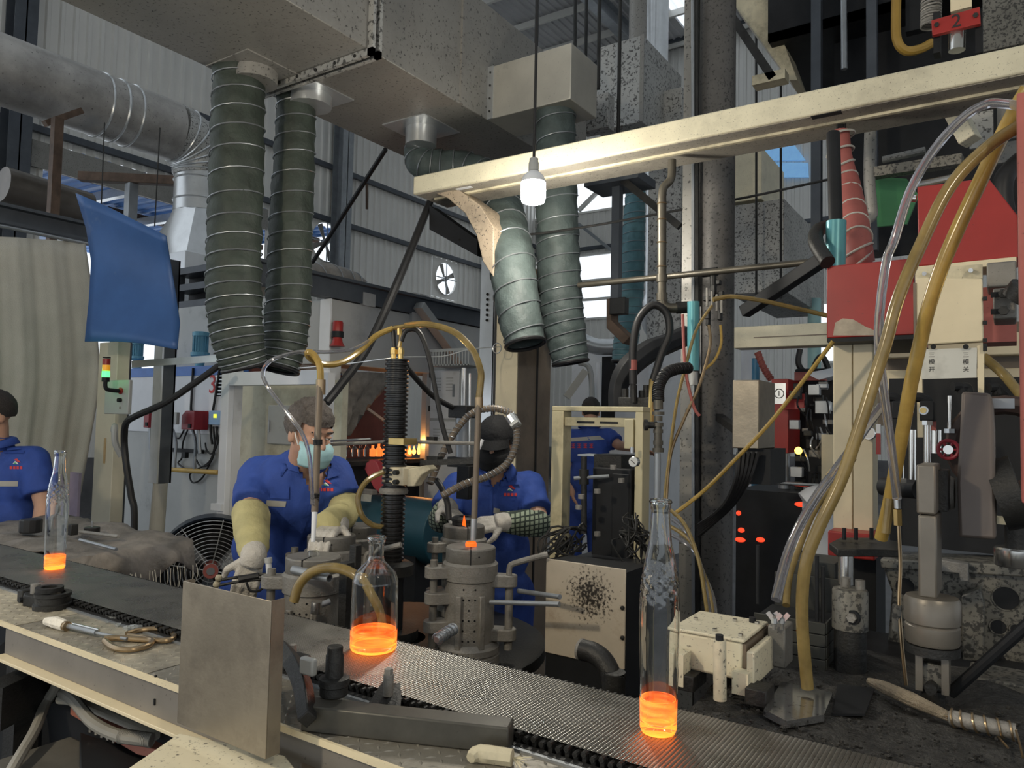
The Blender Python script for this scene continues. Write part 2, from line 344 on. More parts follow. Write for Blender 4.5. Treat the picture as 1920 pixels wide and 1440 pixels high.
def check_material():
    m = bpy.data.materials.new('checked_sleeve_cloth'); m.use_nodes = True; nt = m.node_tree; N = nt.nodes; L = nt.links; b = N['Principled BSDF']; b.inputs['Roughness'].default_value = .85
    tc = N.new('ShaderNodeTexCoord'); out = []; mp = N.new('ShaderNodeMapping'); mp.inputs['Rotation'].default_value = (0, 0, -AN); L.new(tc.outputs['Object'], mp.inputs['Vector'])
    for ax in 'XZ':
        wv = N.new('ShaderNodeTexWave'); wv.bands_direction = ax; wv.inputs['Scale'].default_value = 16; wv.inputs['Distortion'].default_value = 1.2; wv.inputs['Detail'].default_value = 1; L.new(mp.outputs[0], wv.inputs['Vector'])
        mr = N.new('ShaderNodeMapRange'); mr.inputs['From Min'].default_value = .15; mr.inputs['From Max'].default_value = .3; L.new(wv.outputs['Fac'], mr.inputs['Value']); out.append(mr.outputs[0])
    mu = N.new('ShaderNodeMath'); mu.operation = 'MULTIPLY'; L.new(out[0], mu.inputs[0]); L.new(out[1], mu.inputs[1])
    x = N.new('ShaderNodeMix'); x.data_type = 'RGBA'; x.inputs[6].default_value = (.035, .05, .04, 1); x.inputs[7].default_value = (.36, .42, .31, 1); L.new(mu.outputs[0], x.inputs[0]); L.new(x.outputs[2], b.inputs['Base Color'])
    return m
checkm = check_material()
# ------------------------------------------------------------------ lamps: bare bulbs on cords
def hanging_bulb(p, label, watt, cord_top, r=.05, colr=(1, .85, .62)):
    t = thing('hanging_bulb', label, 'lamp', p, 'bare bulbs on cords')
    m = MB(); m.tube([p + Z * .115, p + Z * .2, Vector((p.x + .004, p.y, cord_top))], .006, 8, 4); part(t, 'cord', m, rubber)
    m = MB().lathe(p, [(.016, .065), (.021, .07), (.021, .1), (.018, .105), (.018, .118), (.008, .124)], 20); part(t, 'socket', m, greyp)
    m = MB().lathe(p, [(.02, .066), (.03, .058), (r * .85, .045), (r, .025), (r, .02)], 24); part(t, 'bulb_collar', m, white)
    m = MB().lathe(p, [(r * .98, .02), (r, -.01), (r * .98, -.045), (r * .9, -.058), (r * .5, -.066), (.001, -.068)], 24); part(t, 'bulb', m, bulbm)
    ld = bpy.data.lights.new('bulb_light', 'POINT'); ld.energy = watt; ld.color = colr; ld.shadow_soft_size = .06; lo = bpy.data.objects.new('bulb_light', ld); COL.objects.link(lo); lo.parent = t; lo.location = (0, 0, -.16)
    return t
hanging_bulb(P(1000, 352, 2.95), 'lit bare bulb hanging on a black cord before the long cream beam', 9, 6.0, colr=(1, .95, .85))
hanging_bulb(CV(-1.9, .35, 2.75), 'bare bulb on a cord over the near end of the packing table, outside the picture', 76, 6.0)
hanging_bulb(CV(.9, -.9, 3.0), 'bare bulb on a cord added behind the camera to light the foreground, outside the picture', 37, 6.0)  # added unseen lamp, fills the foreground from behind the camera
# ================================================================== THE HALL
struct('floor', MB().box(W(-20, -6, -.1), 40, 40, .1), concrete)
WS, WB, RZ = -12.0, 19.0, 12.0
def corr(o, a, up, nrm, wd, ht, pitch=.2, dep=.035):
    m = MB(); prof = []; x = 0
    while x < wd - 1e-6:
        prof += [(x, 0), (x + pitch * .55, 0), (x + pitch * .65, dep), (x + pitch * .9, dep)]; x += pitch
    prof.append((wd, 0)); lo = [Vector(o) + a * p + nrm * q for p, q in prof]
    return m.sheet([lo, [p + up * ht for p in lo]])
wl = struct('wall_left', MB().box(W(WS - .25, 2.2, 0), .2, 17, .9), concrete)
panels = {}
def wall_panel(par, key, o, a, nrm, z0, z1, mat=None):
    off = Vector(o)
    k = (par.name, round(z1 - z0, 3), mat.name if mat else '')
    if k not in panels: panels[k] = (struct('panel', corr(off + Z * z0, a, Z, nrm, 1.0, z1 - z0), mat or wallm, par, sm=0), off + Z * z0)
    else: twin(panels[k][0], par, off + Z * z0 - panels[k][1])
fans = []
for px, py in ((620, 458), (820, 520)):
    q = PS(px, py, WS); fans.append((q.dot(V), q.z))
for i in range(17):
    v0 = 2.2 + i; o = W(WS, v0, 0); segs = [(.9, RZ)]
    if 5.0 <= v0 + .5 < 8.9: segs = [(.9, 1.9), (5.62, RZ)]
    for fv, fz in fans:
        if v0 <= fv < v0 + 1: segs = [(.9, fz - .5), (fz + .5, RZ)]
    for a, b in segs: wall_panel(wl, i, o, V, U, a, b)
fan_t = []
for n, (fv, fz) in enumerate(fans):
    v0 = 2.2 + math.floor(fv - 2.2) + .5; c = W(WS + .02, v0, fz)
    t = thing('exhaust_fan', ['round wall exhaust fan with daylight behind it, beside the dark green hose', 'round wall exhaust fan with daylight behind it, left of the cream pillar'][n], 'fan', c, 'wall exhaust fans')
    m = MB(); ring = [c + (V * cos(2 * pi * i / 32) + Z * sin(2 * pi * i / 32)) * .41 for i in range(32)]; sq = []
    for i in range(32):
        a = 2 * pi * i / 32; k = .5 / max(abs(cos(a)), abs(sin(a))); sq.append(c + (V * cos(a) + Z * sin(a)) * k)
    m.add(ring + sq + [p + U * .06 for p in ring], [(i, (i + 1) % 32, 32 + (i + 1) % 32, 32 + i) for i in range(32)] + [(64 + i, 64 + (i + 1) % 32, (i + 1) % 32, i) for i in range(32)])
    part(t, 'fan_housing', m, wallm)
    part(t, 'motor', MB().cyl(c - U * .05, c + U * .05, .07), galvc)
    for k in range(4):
        a = pi / 2 * k + .4; e = V * cos(a) + Z * sin(a); g = -V * sin(a) + Z * cos(a)
        m = MB().prism([c + e * .06 - g * .02, c + e * .39 - g * .06, c + e * .39 + g * .08, c + e * .06 + g * .03], U * .012); part(t, 'blade', m, galvb)
    for k in range(2): part(t, 'guard_bar', MB().cyl(c + (V if k else Z) * .42 + U * .06, c - (V if k else Z) * .42 + U * .06, .012, n=6), steel)
for z in (5.72, 6.85, 3.6, 8.6, 10.2): struct('girt', MB().box(W(WS + .05, 2.2, z), .08, 17, .1), darkbeam, wl)
for k, v in enumerate((4.55, 10.75, 16.4)):
    m = MB(); o = W(WS + .12, v, 0); m.box(o, .02, .3, RZ).box(o + U * .28, .02, .3, RZ).box(o + V * .14, .3, .02, RZ); struct('column', m, steel if k else darkbeam, wl)
# back wall
wb = struct('wall_back', MB().box(W(WS, WB + .05, 0), 26, .2, .9), concrete)
ow0 = PV(1040, 540, WB).dot(U); ow1 = PV(1215, 540, WB).dot(U); zt = PV(1120, 478, WB).z; zb = PV(1120, 596, WB).z
for i in range(26):
    s0 = WS + i; segs = [(.9, RZ)]
    if ow0 - .5 < s0 + .5 < ow1 + .3: segs = [(.9, zb), (zt, RZ)]
    if i in (8, 9, 10): segs = [(.9, 3.2), (4.6, RZ)]
    if i in (0, 1, 2, 3): segs = [q for q in segs if q[1] < RZ] + [(zt if len(segs) > 1 else .9, 7.75), (9.6, RZ)]
    for a, b in segs: wall_panel(wb, i, W(s0, WB, 0), U, -V, a, b)
for n, (a, b, c, d) in enumerate(((ow0 - .4, ow1 + .4, zb, zt), (WS + 8, WS + 11, 3.2, 4.6), (WS, WS + 4, 7.75, 9.6))):  # third window is added out of view, for its reflection on the belt
    wf = struct('window_%d' % (n + 1), MB().box(W(a, WB - .06, c - .05), b - a, .1, .06).box(W(a, WB - .06, d), b - a, .1, .06), wallm)
    nx = (1, 4, 3)[n]
    for i in range(nx + 1): struct('window_mullion', MB().box(W(a + (b - a) * i / nx - .03, WB - .05, c), .06, .08, d - c), wallm, wf)
    for z in ((c + (d - c) * .28, c + (d - c) * .58) if n == 0 else (c + (d - c) * .5,)): struct('window_rail', MB().box(W(a, WB - .05, z), b - a, .08, .07), wallm, wf)
struct('girt', MB().box(W(WS, WB - .12, 6.6), 26, .08, .1), darkbeam, wb)
struct('girt', MB().box(W(WS, WB - .12, 9.0), 26, .08, .1), darkbeam, wb)
struct('brace', MB().bar(PV(1085, 420, WB - .3), PV(1160, 480, WB - .3), .08, .08), steel, wb)
struct('brace', MB().bar(PV(1085, 395, WB - .4), PV(1130, 350, WB - .4), .1, .1), wallm, wb)
# roof
cl = struct('ceiling', MB().box(W(WS, WB - .4, RZ - .1), 26, .3, .1), darkbeam)
rp = None
for i in range(26):
    s0 = WS + i; sky = i == 0 or (i > 3 and i % 3 == 2)
    o = W(s0, -8, RZ)
    if i < 2: p = struct('roof_sheet', corr(o, U, V, -Z, 1.0, 27), skym if sky else roofm, cl, sm=0); ref = {**(ref if i else {}), sky: (p, o)}
    else: twin(ref[sky][0], cl, o - ref[sky][1])
for k in range(18): struct('purlin', MB().box(W(WS, -6 + k * 1.45, RZ - .2), 26, .08, .16), wallm, cl)
for s0 in (-8.2, -2.2, 4): struct('rafter', MB().box(W(s0, -8, RZ - .62), .25, 27, .03).box(W(s0, -8, RZ - .22), .25, 27, .03).box(W(s0 + .115, -8, RZ - .6), .02, 27, .4), steel, cl)
struct('wall_front', MB().box(W(WS, -8, 3.2), 26, .2, RZ - 3.2), wallm)
struct('wall_right', MB().box(W(14, -8, 3.2), .2, 27, RZ - 3.2), wallm)
# shed roof beyond the wall opening
t = thing('shed_roof', 'blue corrugated shed roof with rusty beams seen through the wall opening', 'roof', W(WS - 3, 7, 0))
rd = (-U + Z * .04).normalized(); rp = None
for i in range(8):
    o = W(WS - .2, 3.5 + i, 5.7)
    if not rp: rp = part(t, 'roof_sheet', corr(o, V, rd, -Z, 1.0, 9, .25, .04), blueroof, sm=0)
    else: twin(rp, t, V * i)
for i in range(4): part(t, 'purlin', MB().bar(W(WS - .3, 3.5, 5.58) + rd * (.8 + i * 2.0), W(WS - .3, 11.5, 5.58) + rd * (.8 + i * 2.0), .1, .12), rust)
for i in range(3): part(t, 'rafter', MB().bar(W(WS - .3, 5.4 + i * 1.5, 5.45), W(WS - .3, 5.4 + i * 1.5, 5.45) + rd * 8, .12, .16), galvc)
for i in range(2): part(t, 'post', MB().box(W(WS - 3.4, 5.9 + i * 2.2, 0), .12, .12, 5.5), darkbeam)
single('fascia_board', 'long grey board above the wall opening with the blue roof', 'board', MB().box(W(WS + .05, 5.0, 5.2), .03, 4.2, .4), galvb)
# ================================================================== OVERHEAD DUCTS
DS0, DS1, DZ = -3.06, -2.30, 3.2
t = thing('overhead_duct', 'huge soot-specked galvanised duct running overhead across the top of the picture', 'duct', W(-2.68, 2.3, DZ))
DH = .62
part(t, 'duct_body', MB().box(W(DS0, .2, DZ), DS1 - DS0, 2.07, DH), galvb, .004)
part(t, 'duct_body', MB().box(W(DS0, 2.30, DZ), DS1 - DS0, 1.95, DH), galvb, .004)
fl = MB()
for a in (2.255, 2.295): fl.box(W(DS0 - .03, a, DZ - .03), DS1 - DS0 + .06, .018, .03).box(W(DS1, a, DZ - .03), .03, .018, DH + .06).box(W(DS0 - .03, a, DZ), .03, .018, DH)
fg = part(t, 'flange', fl, galv)
bl = part(fg, 'bolt', MB().cyl(W(DS0 + .06, 2.25, DZ - .015), W(DS0 + .06, 2.32, DZ - .015), .008, n=6), irond)
for i in range(1, 6): twin(bl, fg, U * .125 * i)
part(t, 'side_seam', MB().box(W(DS1, 2.9, DZ), .012, .02, DH), galvb)
kx = kb(1062, 70, 172, 3.627, 905, 1112)
part(t, 'branch_box', MB().box(W(DS1, kx.v0, DZ), .505, .28, .285), M('galvanised_branch_box', (.50, .48, .42), .45, .45, .12, 4, speck=.15, sscale=70, grime=.1), .004)
sb = part(t, 'seam_strip', MB().box(W(DS1, kx.v0 - .006, DZ), .035, .008, .285), galvc)
rv = part(sb, 'rivet', MB().ell(W(DS1 + .018, kx.v0 - .008, DZ + .04), .006, n=8, m=4), irond)
for i in range(1, 4): twin(rv, sb, Z * .07 * i)
for v, s in ((2.13, -2.90), (2.446, -2.88)): part(t, 'spigot', MB().cyl(W(s, v, DZ - .06), W(s, v, DZ), .105).box(W(s - .15, v - .15, DZ - .006), .3, .3, .006), galvc if v > 2.3 else galvb)
q = G(790, 240, DZ); part(t, 'spigot', MB().cyl(q - Z * .1, q, .085).box(q - U * .15 - V * .15 - Z * .006, .3, .3, .006), galvc)
for px, d in ((1005, 4.9), (1060, 5.4), (1098, 5.6)): part(t, 'hanger_rod', MB().cyl(P(px + (18 if px == 1060 else 0), 110, d), Vector((P(px, 110, d).x, P(px, 110, d).y, RZ)), .014, n=8), irond)
t = thing('branch_duct', 'tall square galvanised duct freckled with soot beyond the branch box', 'duct', P(1200, 225, 5.2))
k = kb(1205, 65, 228, 5.2, 1118, 1278); part(t, 'duct_body', MB().k(k), galv, .004); part(t, 'corner_seam', MB().box(k.o + U * (k.L - .02) - V * .008, .03, .008, k.h), galvb)
k = kb(1140, 172, 238, 4.9, 1090, 1152); part(t, 'duct_collar', MB().k(k), galv, .004)
part(t, 'hanger_rod', MB().cyl(k.mid + Z * .3, Vector((k.mid.x, k.mid.y, RZ)), .014, n=8), irond); part(t, 'duct_drop', MB().box(P(1212, 640, 5.6), .26, .24, 1.9), galv, .004)
# round duct along the left wall
t = thing('round_duct', 'long round silver sheet-metal duct along the left wall with an elbow down', 'duct', W(-7.2, 4.5, 4.2))
c0 = W(-7.2, 1.5, 4.53); c1 = PS(322, 240, -7.2); c1.z = 4.53; v1 = c1.dot(V)
part(t, 'duct_pipe', MB().cyl(c0, c1, .30, n=32), M('weathered_round_duct', (.40, .385, .36), .4, .4, .25, 1.5, speck=.35, sscale=20, grime=.4, gcol=(.17, .165, .16), gscale=1.2))
for vv in (3.72, 3.86, v1 - .75, v1 - .6): part(t, 'seam_ring', MB().torus(W(-7.2, vv, 4.53), .302, .012, V, 32, 6), galvc)
el = [c1 + V * .36 * sin(a) - Z * .36 * (1 - cos(a)) + V * .02 for a in [pi / 2 * i / 6 for i in range(7)]]
part(t, 'elbow', MB().tube(el, .3, 28, 0), galv)
for p, a in zip(el[1:], [pi / 2 * i / 6 for i in range(1, 7)]): part(t, 'elbow_seam', MB().torus(p, .302, .01, V * cos(a) - Z * sin(a), 28, 6), galvc)
e = el[-1]; part(t, 'drop_pipe', MB().cyl(e, e - Z * .42, .285, n=28), galvc)
for z in (.08, .3): part(t, 'seam_ring', MB().torus(e - Z * z, .287, .01, Z, 28, 6), galvc)
m = MB(); r0 = .285; top = [e - Z * .42 + (U * cos(2 * pi * i / 16) + V * sin(2 * pi * i / 16)) * r0 for i in range(16)]; bot = []
for i in range(16): a = 2 * pi * i / 16; kq = .42 / max(abs(cos(a)), abs(sin(a))); bot.append(e - Z * .95 + (U * cos(a) + V * sin(a)) * kq)
m.add(top + bot, [(i, 16 + i, 16 + (i + 1) % 16, (i + 1) % 16) for i in range(16)]); part(t, 'transition', m, galvc, sm=20)
part(t, 'plenum_box', MB().cbox(e - Z * 1.35, .9, .9, .8), M('bright_plenum_sheet', (.7, .73, .76), .4, .4, .06, 3), .006)
# ================================================================== FLEXIBLE HOSES
def hose(label, pts, r, mat, turns, rs=None, wire=None, group='spiral wire air hoses', end=True):
    wire = wire or steel; pts = [Vector(p) for p in pts]; low = min(pts, key=lambda p: p.z)
    t = thing('flexible_air_hose', label, 'hose', low, group)
    base = rs or [r, r]; N = int(turns * 4); mod = []
    for i in range(N + 1):
        g = i / N * (len(base) - 1); j = min(int(g), len(base) - 2); b = base[j] + (base[j + 1] - base[j]) * (g - j); mod.append(b * (1 + .028 * cos(i * pi / 2)))
    c = smooth_path(pts, max(8, int(N / (len(pts) - 1)) + 1))
    m = MB().tube(c, r, 26, 0, mod, caps=False)
    for i, v in enumerate(m.v):
        ri, kk = divmod(i, 26); a = c[ri]; th = 2 * pi * kk / 26
        m.v[i] = a + (v - a) * (1 + .022 * sin(5 * th + ri * .8) + .05 * noise.noise(Vector((cos(th) * 2.2 + ri * .11, sin(th) * 2.2, ri * .17))))
    hb = part(t, 'hose_cloth', m, mat, sm=60)
    part(t, 'wire_coil', MB().coil(pts, r * 1.03, turns, .003 * (r / .11), 5, 18, [b * 1.035 for b in base]), wire)
    if end: part(t, 'open_end', MB().torus(pts[-1], base[-1], .009, pts[-1] - pts[-2], 24, 6), rubber)
    return t
hose('dark green spiral hose hanging from the duct, the left one of the front pair', [P(449, 118, 3.4), P(446, 250, 3.4), P(440, 430, 3.38), P(439, 560, 3.36), P(447, 640, 3.36), P(458, 690, 3.38)], .118, hosefab, 22, [.114, .118, .118, .12, .112, .095])
hose('darker green spiral hose hanging from the duct, the right one of the front pair', [P(556, 170, 3.66), P(553, 280, 3.66), P(545, 430, 3.66), P(541, 560, 3.64), P(533, 640, 3.62), P(520, 692, 3.6)], .104, hosefab, 20, [.092, .098, .104, .108, .108, .1])
hose('bent green spiral hose swinging from a duct spigot to behind the beam', [P(788, 275, 4.15), P(792, 305, 4.12), P(825, 315, 4.12), P(880, 322, 4.1), P(925, 352, 4.0), P(945, 410, 3.75), P(958, 480, 3.5), P(970, 565, 3.42), P(985, 645, 3.38)], .11, hosegrey, 17, [.085, .09, .1, .105, .108, .108, .108, .104, .09])
hose('grey spiral hose dropping straight from the branch box past the bulb', [P(1042, 190, 3.8), P(1043, 300, 3.8), P(1045, 430, 3.8), P(1050, 540, 3.8), P(1058, 610, 3.8), P(1070, 680, 3.8)], .108, hosegrey, 17, [.1, .104, .108, .11, .108, .09])
hose('teal spiral hose hanging farther back, beside the freckled square duct', [P(1192, 352, 6.6), P(1188, 440, 6.6), P(1183, 540, 6.6), P(1176, 620, 6.6), P(1168, 680, 6.6)], .10, hoseteal, 22, [.085, .1, .115, .11, .1])
part(bpy.data.objects['flexible_air_hose.004'], 'feed_pipe', MB().cyl(P(1192, 354, 6.6), Vector((P(1192, 352, 6.6).x, P(1192, 352, 6.6).y, RZ)), .08), galvb)
hose('crumpled dusty hose lying along the top of the grey oven housing', [P(500, 528, 5.9), P(600, 523, 6.3), P(660, 538, 6.6), P(690, 558, 6.7), P(745, 566, 7.1), P(790, 575, 7.4), P(800, 590, 7.5)], .15, hosetan, 16, [.12, .14, .13, .08, .1, .12, .08])
for p, q in ((G(449, 118, DZ), .13),): pass
# ================================================================== CREAM BEAM, PILLARS, COLUMNS
BV0, BV1, BZ1, BH = 2.73, 2.99, 2.797, .09
t = thing('overhead_beam', 'long cream box beam crossing the upper right of the picture', 'beam', W(-1, 2.85, BZ1 - BH))
bs0 = PV(775, 340, BV0).dot(U)
part(t, 'beam_body', MB().box(W(bs0, BV0, BZ1 - BH), 3.3, BV1 - BV0, BH), creamb, .006)
part(t, 'end_cap', MB().box(W(bs0 - .006, BV0 + .01, BZ1 - .085), .008, BV1 - BV0 - .02, .08), creamb)
part(t, 'lower_lip', MB().box(W(bs0 + .06, BV0 + .09, BZ1 - .102), 3.2, .018, .012), creamd)
for a, b in ((1520, 215), (1532, 232)):
    q = G(a + 30, b, BZ1 - BH); sl = part(t, 'cable_slot', MB().cbox(q - Z * .001, .1, .03, .003), black)
for px, py in ((870, 352), (885, 359)): q = G(px, py, BZ1 - BH); part(t, 'label_plate', MB().cbox(q - Z * .002, .09, .025, .003), white)
br = [PV(805, 358, 2.77), PV(840, 372, 2.77), PV(872, 400, 2.77), PV(893, 440, 2.77), PV(905, 490, 2.77), PV(925, 520, 2.77), PV(925, 492, 2.77), PV(925, 425, 2.77), PV(900, 385, 2.77), PV(860, 356, 2.77)]
part(t, 'curved_bracket', MB().prism(br, V * .15), M('sooty_bracket_paint', (.36, .29, .21), .55, 0, .2, 6, speck=.7, sscale=50, grime=.3), .004)
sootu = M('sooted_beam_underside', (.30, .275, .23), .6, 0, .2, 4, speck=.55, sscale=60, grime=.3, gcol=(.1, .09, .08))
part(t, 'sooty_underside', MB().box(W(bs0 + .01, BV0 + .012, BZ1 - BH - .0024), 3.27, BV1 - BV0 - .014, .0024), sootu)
part(t, 'gusset', MB().prism([PV(805, 385, 2.92), PV(895, 450, 2.92), PV(895, 480, 2.92), PV(805, 430, 2.92)], V * .08), black)
k = kb(966, 490, 1190, 3.72, 926, 1030); k.o.z = 0; k.h = 2.4
t = thing('cream_pillar', 'cream square pillar with a brown right side behind the masked worker in the black cap', 'pillar', k.mid - Z * k.mid.z)
part(t, 'pillar_front', MB().box(k.o, k.L, .01, k.h), cream, .003); part(t, 'pillar_body', MB().box(k.o + V * .01, k.L, k.D - .01, k.h), brown, .004)  # cream front sheet on a brown body
part(t, 'side_joint', MB().box(k.o + U * k.L + V * k.D * .55, .006, .012, k.h), black)
k2 = kb(925, 485, 900, 3.95, 898, 932); t = thing('galvanised_column', 'pale galvanised steel column standing left against the cream pillar', 'column', Vector((k2.mid.x, k2.mid.y, 0)))
m = MB(); o = Vector((k2.o.x, k2.o.y, 0)); m.box(o, k2.L, .008, k2.z1).box(o + V * .1, k2.L, .008, k2.z1).box(o + U * k2.L * .9, .008, .1, k2.z1); part(t, 'column_profile', m, galvc)
bo = part(t, 'bolt', MB().ell(o + U * k2.L * .5 - V * .004 + Z * 2.28, .008, n=8, m=4), irond)
for i in range(1, 6): twin(bo, t, -Z * .028 * i)
c = P(1341, 700, 3.4); t = thing('round_column', 'thick sooty round steel column right of the centre', 'column', Vector((c.x, c.y, 0)))
part(t, 'column_pipe', MB().cyl((c.x, c.y, 0), (c.x, c.y, 5.5), .082, n=32), M('sooty_column_steel', (.10, .095, .09), .55, .25, .3, 3, speck=.8, sscale=35))
c2 = P(1288, 700, 3.45); part(t, 'flat_stiffener', MB().box(Vector((c2.x, c2.y, 0)) - U * .03, .07, .03, 5.5), galvb)
part(t, 'conduit', MB().cyl(P(1308, 1150, 3.36), P(1306, -40, 3.36), .012, n=8), irond)
part(t, 'conduit', MB().cyl(P(1300, 1150, 3.36), P(1299, -40, 3.36), .008, n=8), steel)
part(t, 'base_plate', MB().cbox(Vector((c.x, c.y, .01)), .3, .3, .02), irond)
# stay rods
def rod(name, label, cat, p, q, r, mat, n=10): return single(name, label, cat, MB().cyl(p, q, r, n=n), mat)
rod('stay_rod', 'upper black diagonal rod crossing the far corrugated wall', 'rod', G(723, 280, DZ), P(586, 492, 5.3), .014, black)
single('stay_rod', 'long black diagonal pole from the beam bracket down towards the masked worker', 'rod', MB().tube([PV(806, 380, 2.97), P(745, 530, 3.55), P(690, 650, 3.5), P(640, 720, 3.45), P(612, 755, 3.4)], .02, 10), rubber)
single('ceiling_wire', 'thin slack wire strung from the bracket across to the round column', 'wire', MB().tube([P(860, 450, 3.7), P(990, 440, 3.7), P(1100, 425, 3.6), P(1240, 400, 3.5), P(1400, 370, 3.4), P(1560, 335, 3.3)], .006, 6), irond)
rod('hanging_rod', 'thin brown rod on the far wall, the left of a pair', 'rod', PS(652, 328, WS + .2), PS(652, 378, WS + .2), .03, rust)
rod('hanging_rod', 'thin brown rod on the far wall, the right of a pair', 'rod', PS(688, 345, WS + .2), PS(688, 392, WS + .2), .03, rust)
# ================================================================== CONVEYOR
CZ = 1.10; CV0, CV1 = 1.04, 1.295; CS0, CS1 = -4.2, .28
t = thing('conveyor', 'dark woven steel conveyor belt running diagonally across the foreground', 'conveyor', W(-1.8, 1.16, 0))
m = MB(); pitch = .0072; n = int((CS1 - CS0) / pitch)
for i in range(n):
    s = CS0 + (i + .5) * pitch; vs = []
    for v in (CV0 + .006, CV1 - .006):
        for a in (-.0034, -.002, 0, .002, .0034): vs.append(W(s + a, v, CZ - .0009 * (a / .0034) ** 2))
    m.add(vs, [(j, j + 1, j + 6, j + 5) for j in range(4)])
part(t, 'belt_mesh', m, beltm, kind='stuff', sm=60)
part(t, 'belt_bed', MB().box(W(CS0, CV0 + .008, CZ - .05), CS1 - CS0, CV1 - CV0 - .016, .042), irond)
pm = part(t, 'link_pin', MB().cyl(W(-1, CV0 + .006, CZ - .004), W(-1, CV0 - .006, CZ - .004), .0046, n=8).box(W(-1.0035, CV0 - .003, CZ - .02), .007, .006, .016), irond)
s = -1 + pitch
k = 0
for i in range(-226, 72):
    if i: twin(pm, t, U * i * .0151 + Z * (-.004 if i % 2 else 0))
m = MB()
for i in range(int((CS1 - CS0) / .0151)): m.cyl(W(CS0 + i * .0151, CV1 - .006, CZ - .006), W(CS0 + i * .0151, CV1 + .005, CZ - .006), .005, n=6)
part(t, 'far_edge_pins', m, irond, kind='stuff')
part(t, 'near_rail', MB().box(W(CS0, CV0 - .018, CZ - .06), CS1 - CS0, .012, .045), irond)
part(t, 'far_rail', MB().box(W(CS0, CV1 + .008, CZ - .08), CS1 - CS0, .012, .07), irond)
for s in (-3.2, -1.5, 0): part(t, 'support_leg', MB().box(W(s, 1.12, 0), .07, .07, CZ - .05), irond)
# ------------------------------------------------------------------ packing table before it
TZ = 1.08; TV0, TV1 = .862, 1.018
t = thing('side_table', 'long checker-plate side table along the near edge of the conveyor', 'table', W(-2, .95, 0))
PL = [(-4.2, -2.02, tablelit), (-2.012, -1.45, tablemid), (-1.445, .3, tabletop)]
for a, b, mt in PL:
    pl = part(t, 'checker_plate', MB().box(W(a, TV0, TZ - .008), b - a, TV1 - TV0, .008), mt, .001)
    m = MB(); N = int((b - a) / .022)
    for i in range(N):
        for j in range(7):
            s = a + .012 + i * .022; v = TV0 + .012 + j * .022
            if s > b - .01: continue
            e = (U + V if (i + j) % 2 else U - V).normalized() * .0095; g = e.cross(Z) * .28; c = W(s, v, TZ)
            m.add([c - e, c + g, c + e, c - g, c + Z * .0016], [(0, 3, 4), (3, 2, 4), (2, 1, 4), (1, 0, 4)])
    part(pl, 'tread_pattern', m, mt, kind='stuff', sm=0)
part(t, 'inner_strip', MB().box(W(-4.2, TV1 - .004, TZ - .006), 4.5, .016, .010), steel)
sk0 = G(48, 1160, TZ).dot(U)
part(t, 'front_channel', MB().box(W(sk0, TV0 + .004, TZ - .075), .3 - sk0, .008, .068), M('worn_channel_steel', (.20, .185, .165), .5, .2, .15, 5, speck=.15), .001)
lip = part(t, 'lower_flange', MB().box(W(sk0, TV0 - .022, TZ - .082), .3 - sk0, .03, .007), cream, .001)
part(t, 'edge_strip', MB().box(W(-4.2, TV0 - .002, TZ - .01), 4.5, .006, .011), cream)
for px, py in ((292, 1272), (290, 1316)): q = PV(px, py, TV0 + .003); part(t, 'slot', MB().cbox(q, .004, .004, .012), black)
for s in (-3.6, -2.2, -.3): part(t, 'table_leg', MB().box(W(s, .93, 0), .06, .06, TZ - .008), irond)
part(t, 'back_panel', MB().box(W(-4.2, 1.0, .35), 4.4, .02, .66), black)
# machine bed beneath the table
t = thing('gearbox_housing', 'grey oily gearbox housing under the side table at lower left', 'machine', G(150, 1420, 0.3))
bz = .80
part(t, 'base_body', MB().box(W(-1.95, .72, 0), .75, .26, bz), M('oily_grey_casting', (.16, .155, .14), .5, .3, .25, 5, grime=.35, speck=.15), .01)
part(t, 'salmon_plate', MB().prism([G(132, 1325, .86), G(185, 1305, .86), G(345, 1375, .86), G(360, 1420, .86), G(258, 1398, .86)], -Z * .02), pink, .002)
part(t, 'black_box', MB().prism([G(150, 1372, .83), G(290, 1420, .83), G(290, 1500, .83), G(150, 1460, .83)], -Z * .3), black, .003)
for i in range(5): part(t, 'bolt', MB().cyl(G(170 + i * 11, 1372 + i * 5, .846), G(170 + i * 11, 1372 + i * 5, .846) + Z * .012, .005, n=6), chrome)
part(t, 'dark_frame', MB().bar(G(-20, 1330, .9), G(110, 1265, .9), .06, .1), irond)
part(t, 'dark_frame', MB().bar(G(-30, 1290, .85), G(60, 1215, .95), .04, .12), black)
m = MB()
for i in range(60):
    q = G(130 + random.random() * 60, 1284 + random.random() * 25, .84); r = .006 + random.random() * .01; m.ell(q + Z * random.random() * .012, r, r * .8, r * .7, n=6, m=4)
part(t, 'caked_dirt', m, cinder, kind='stuff')
def tubes(name, label, cat, pts, r, mat, n=10, group=None, ribs=None, sm=6):
    o = single(name, label, cat, MB().tube(pts, r, n, sm), mat, group=group)
    return o
tubes('flexible_conduit', 'grey conduit bending down to the lower left corner', 'conduit', [G(112, 1260, .95), G(104, 1290, .90), G(85, 1320, .86), G(65, 1370, .84), G(30, 1430, .82), G(5, 1475, .8)], .0125, greyhose)
cp = [G(118, 1300, .885), G(140, 1315, .9), G(175, 1355, .895), G(225, 1380, .89), G(285, 1388, .885)]
t = thing('flexible_conduit', 'ribbed dark conduit lying across the salmon plate', 'conduit', cp[-1]); part(t, 'conduit_sheath', MB().tube(cp, .0135, 10), greyhose); part(t, 'ribbed_sleeve', MB().coil([cp[-2], (cp[-2] + cp[-1]) / 2 + Z * .0005, cp[-1]], .014, 26, .0018), greyhose)
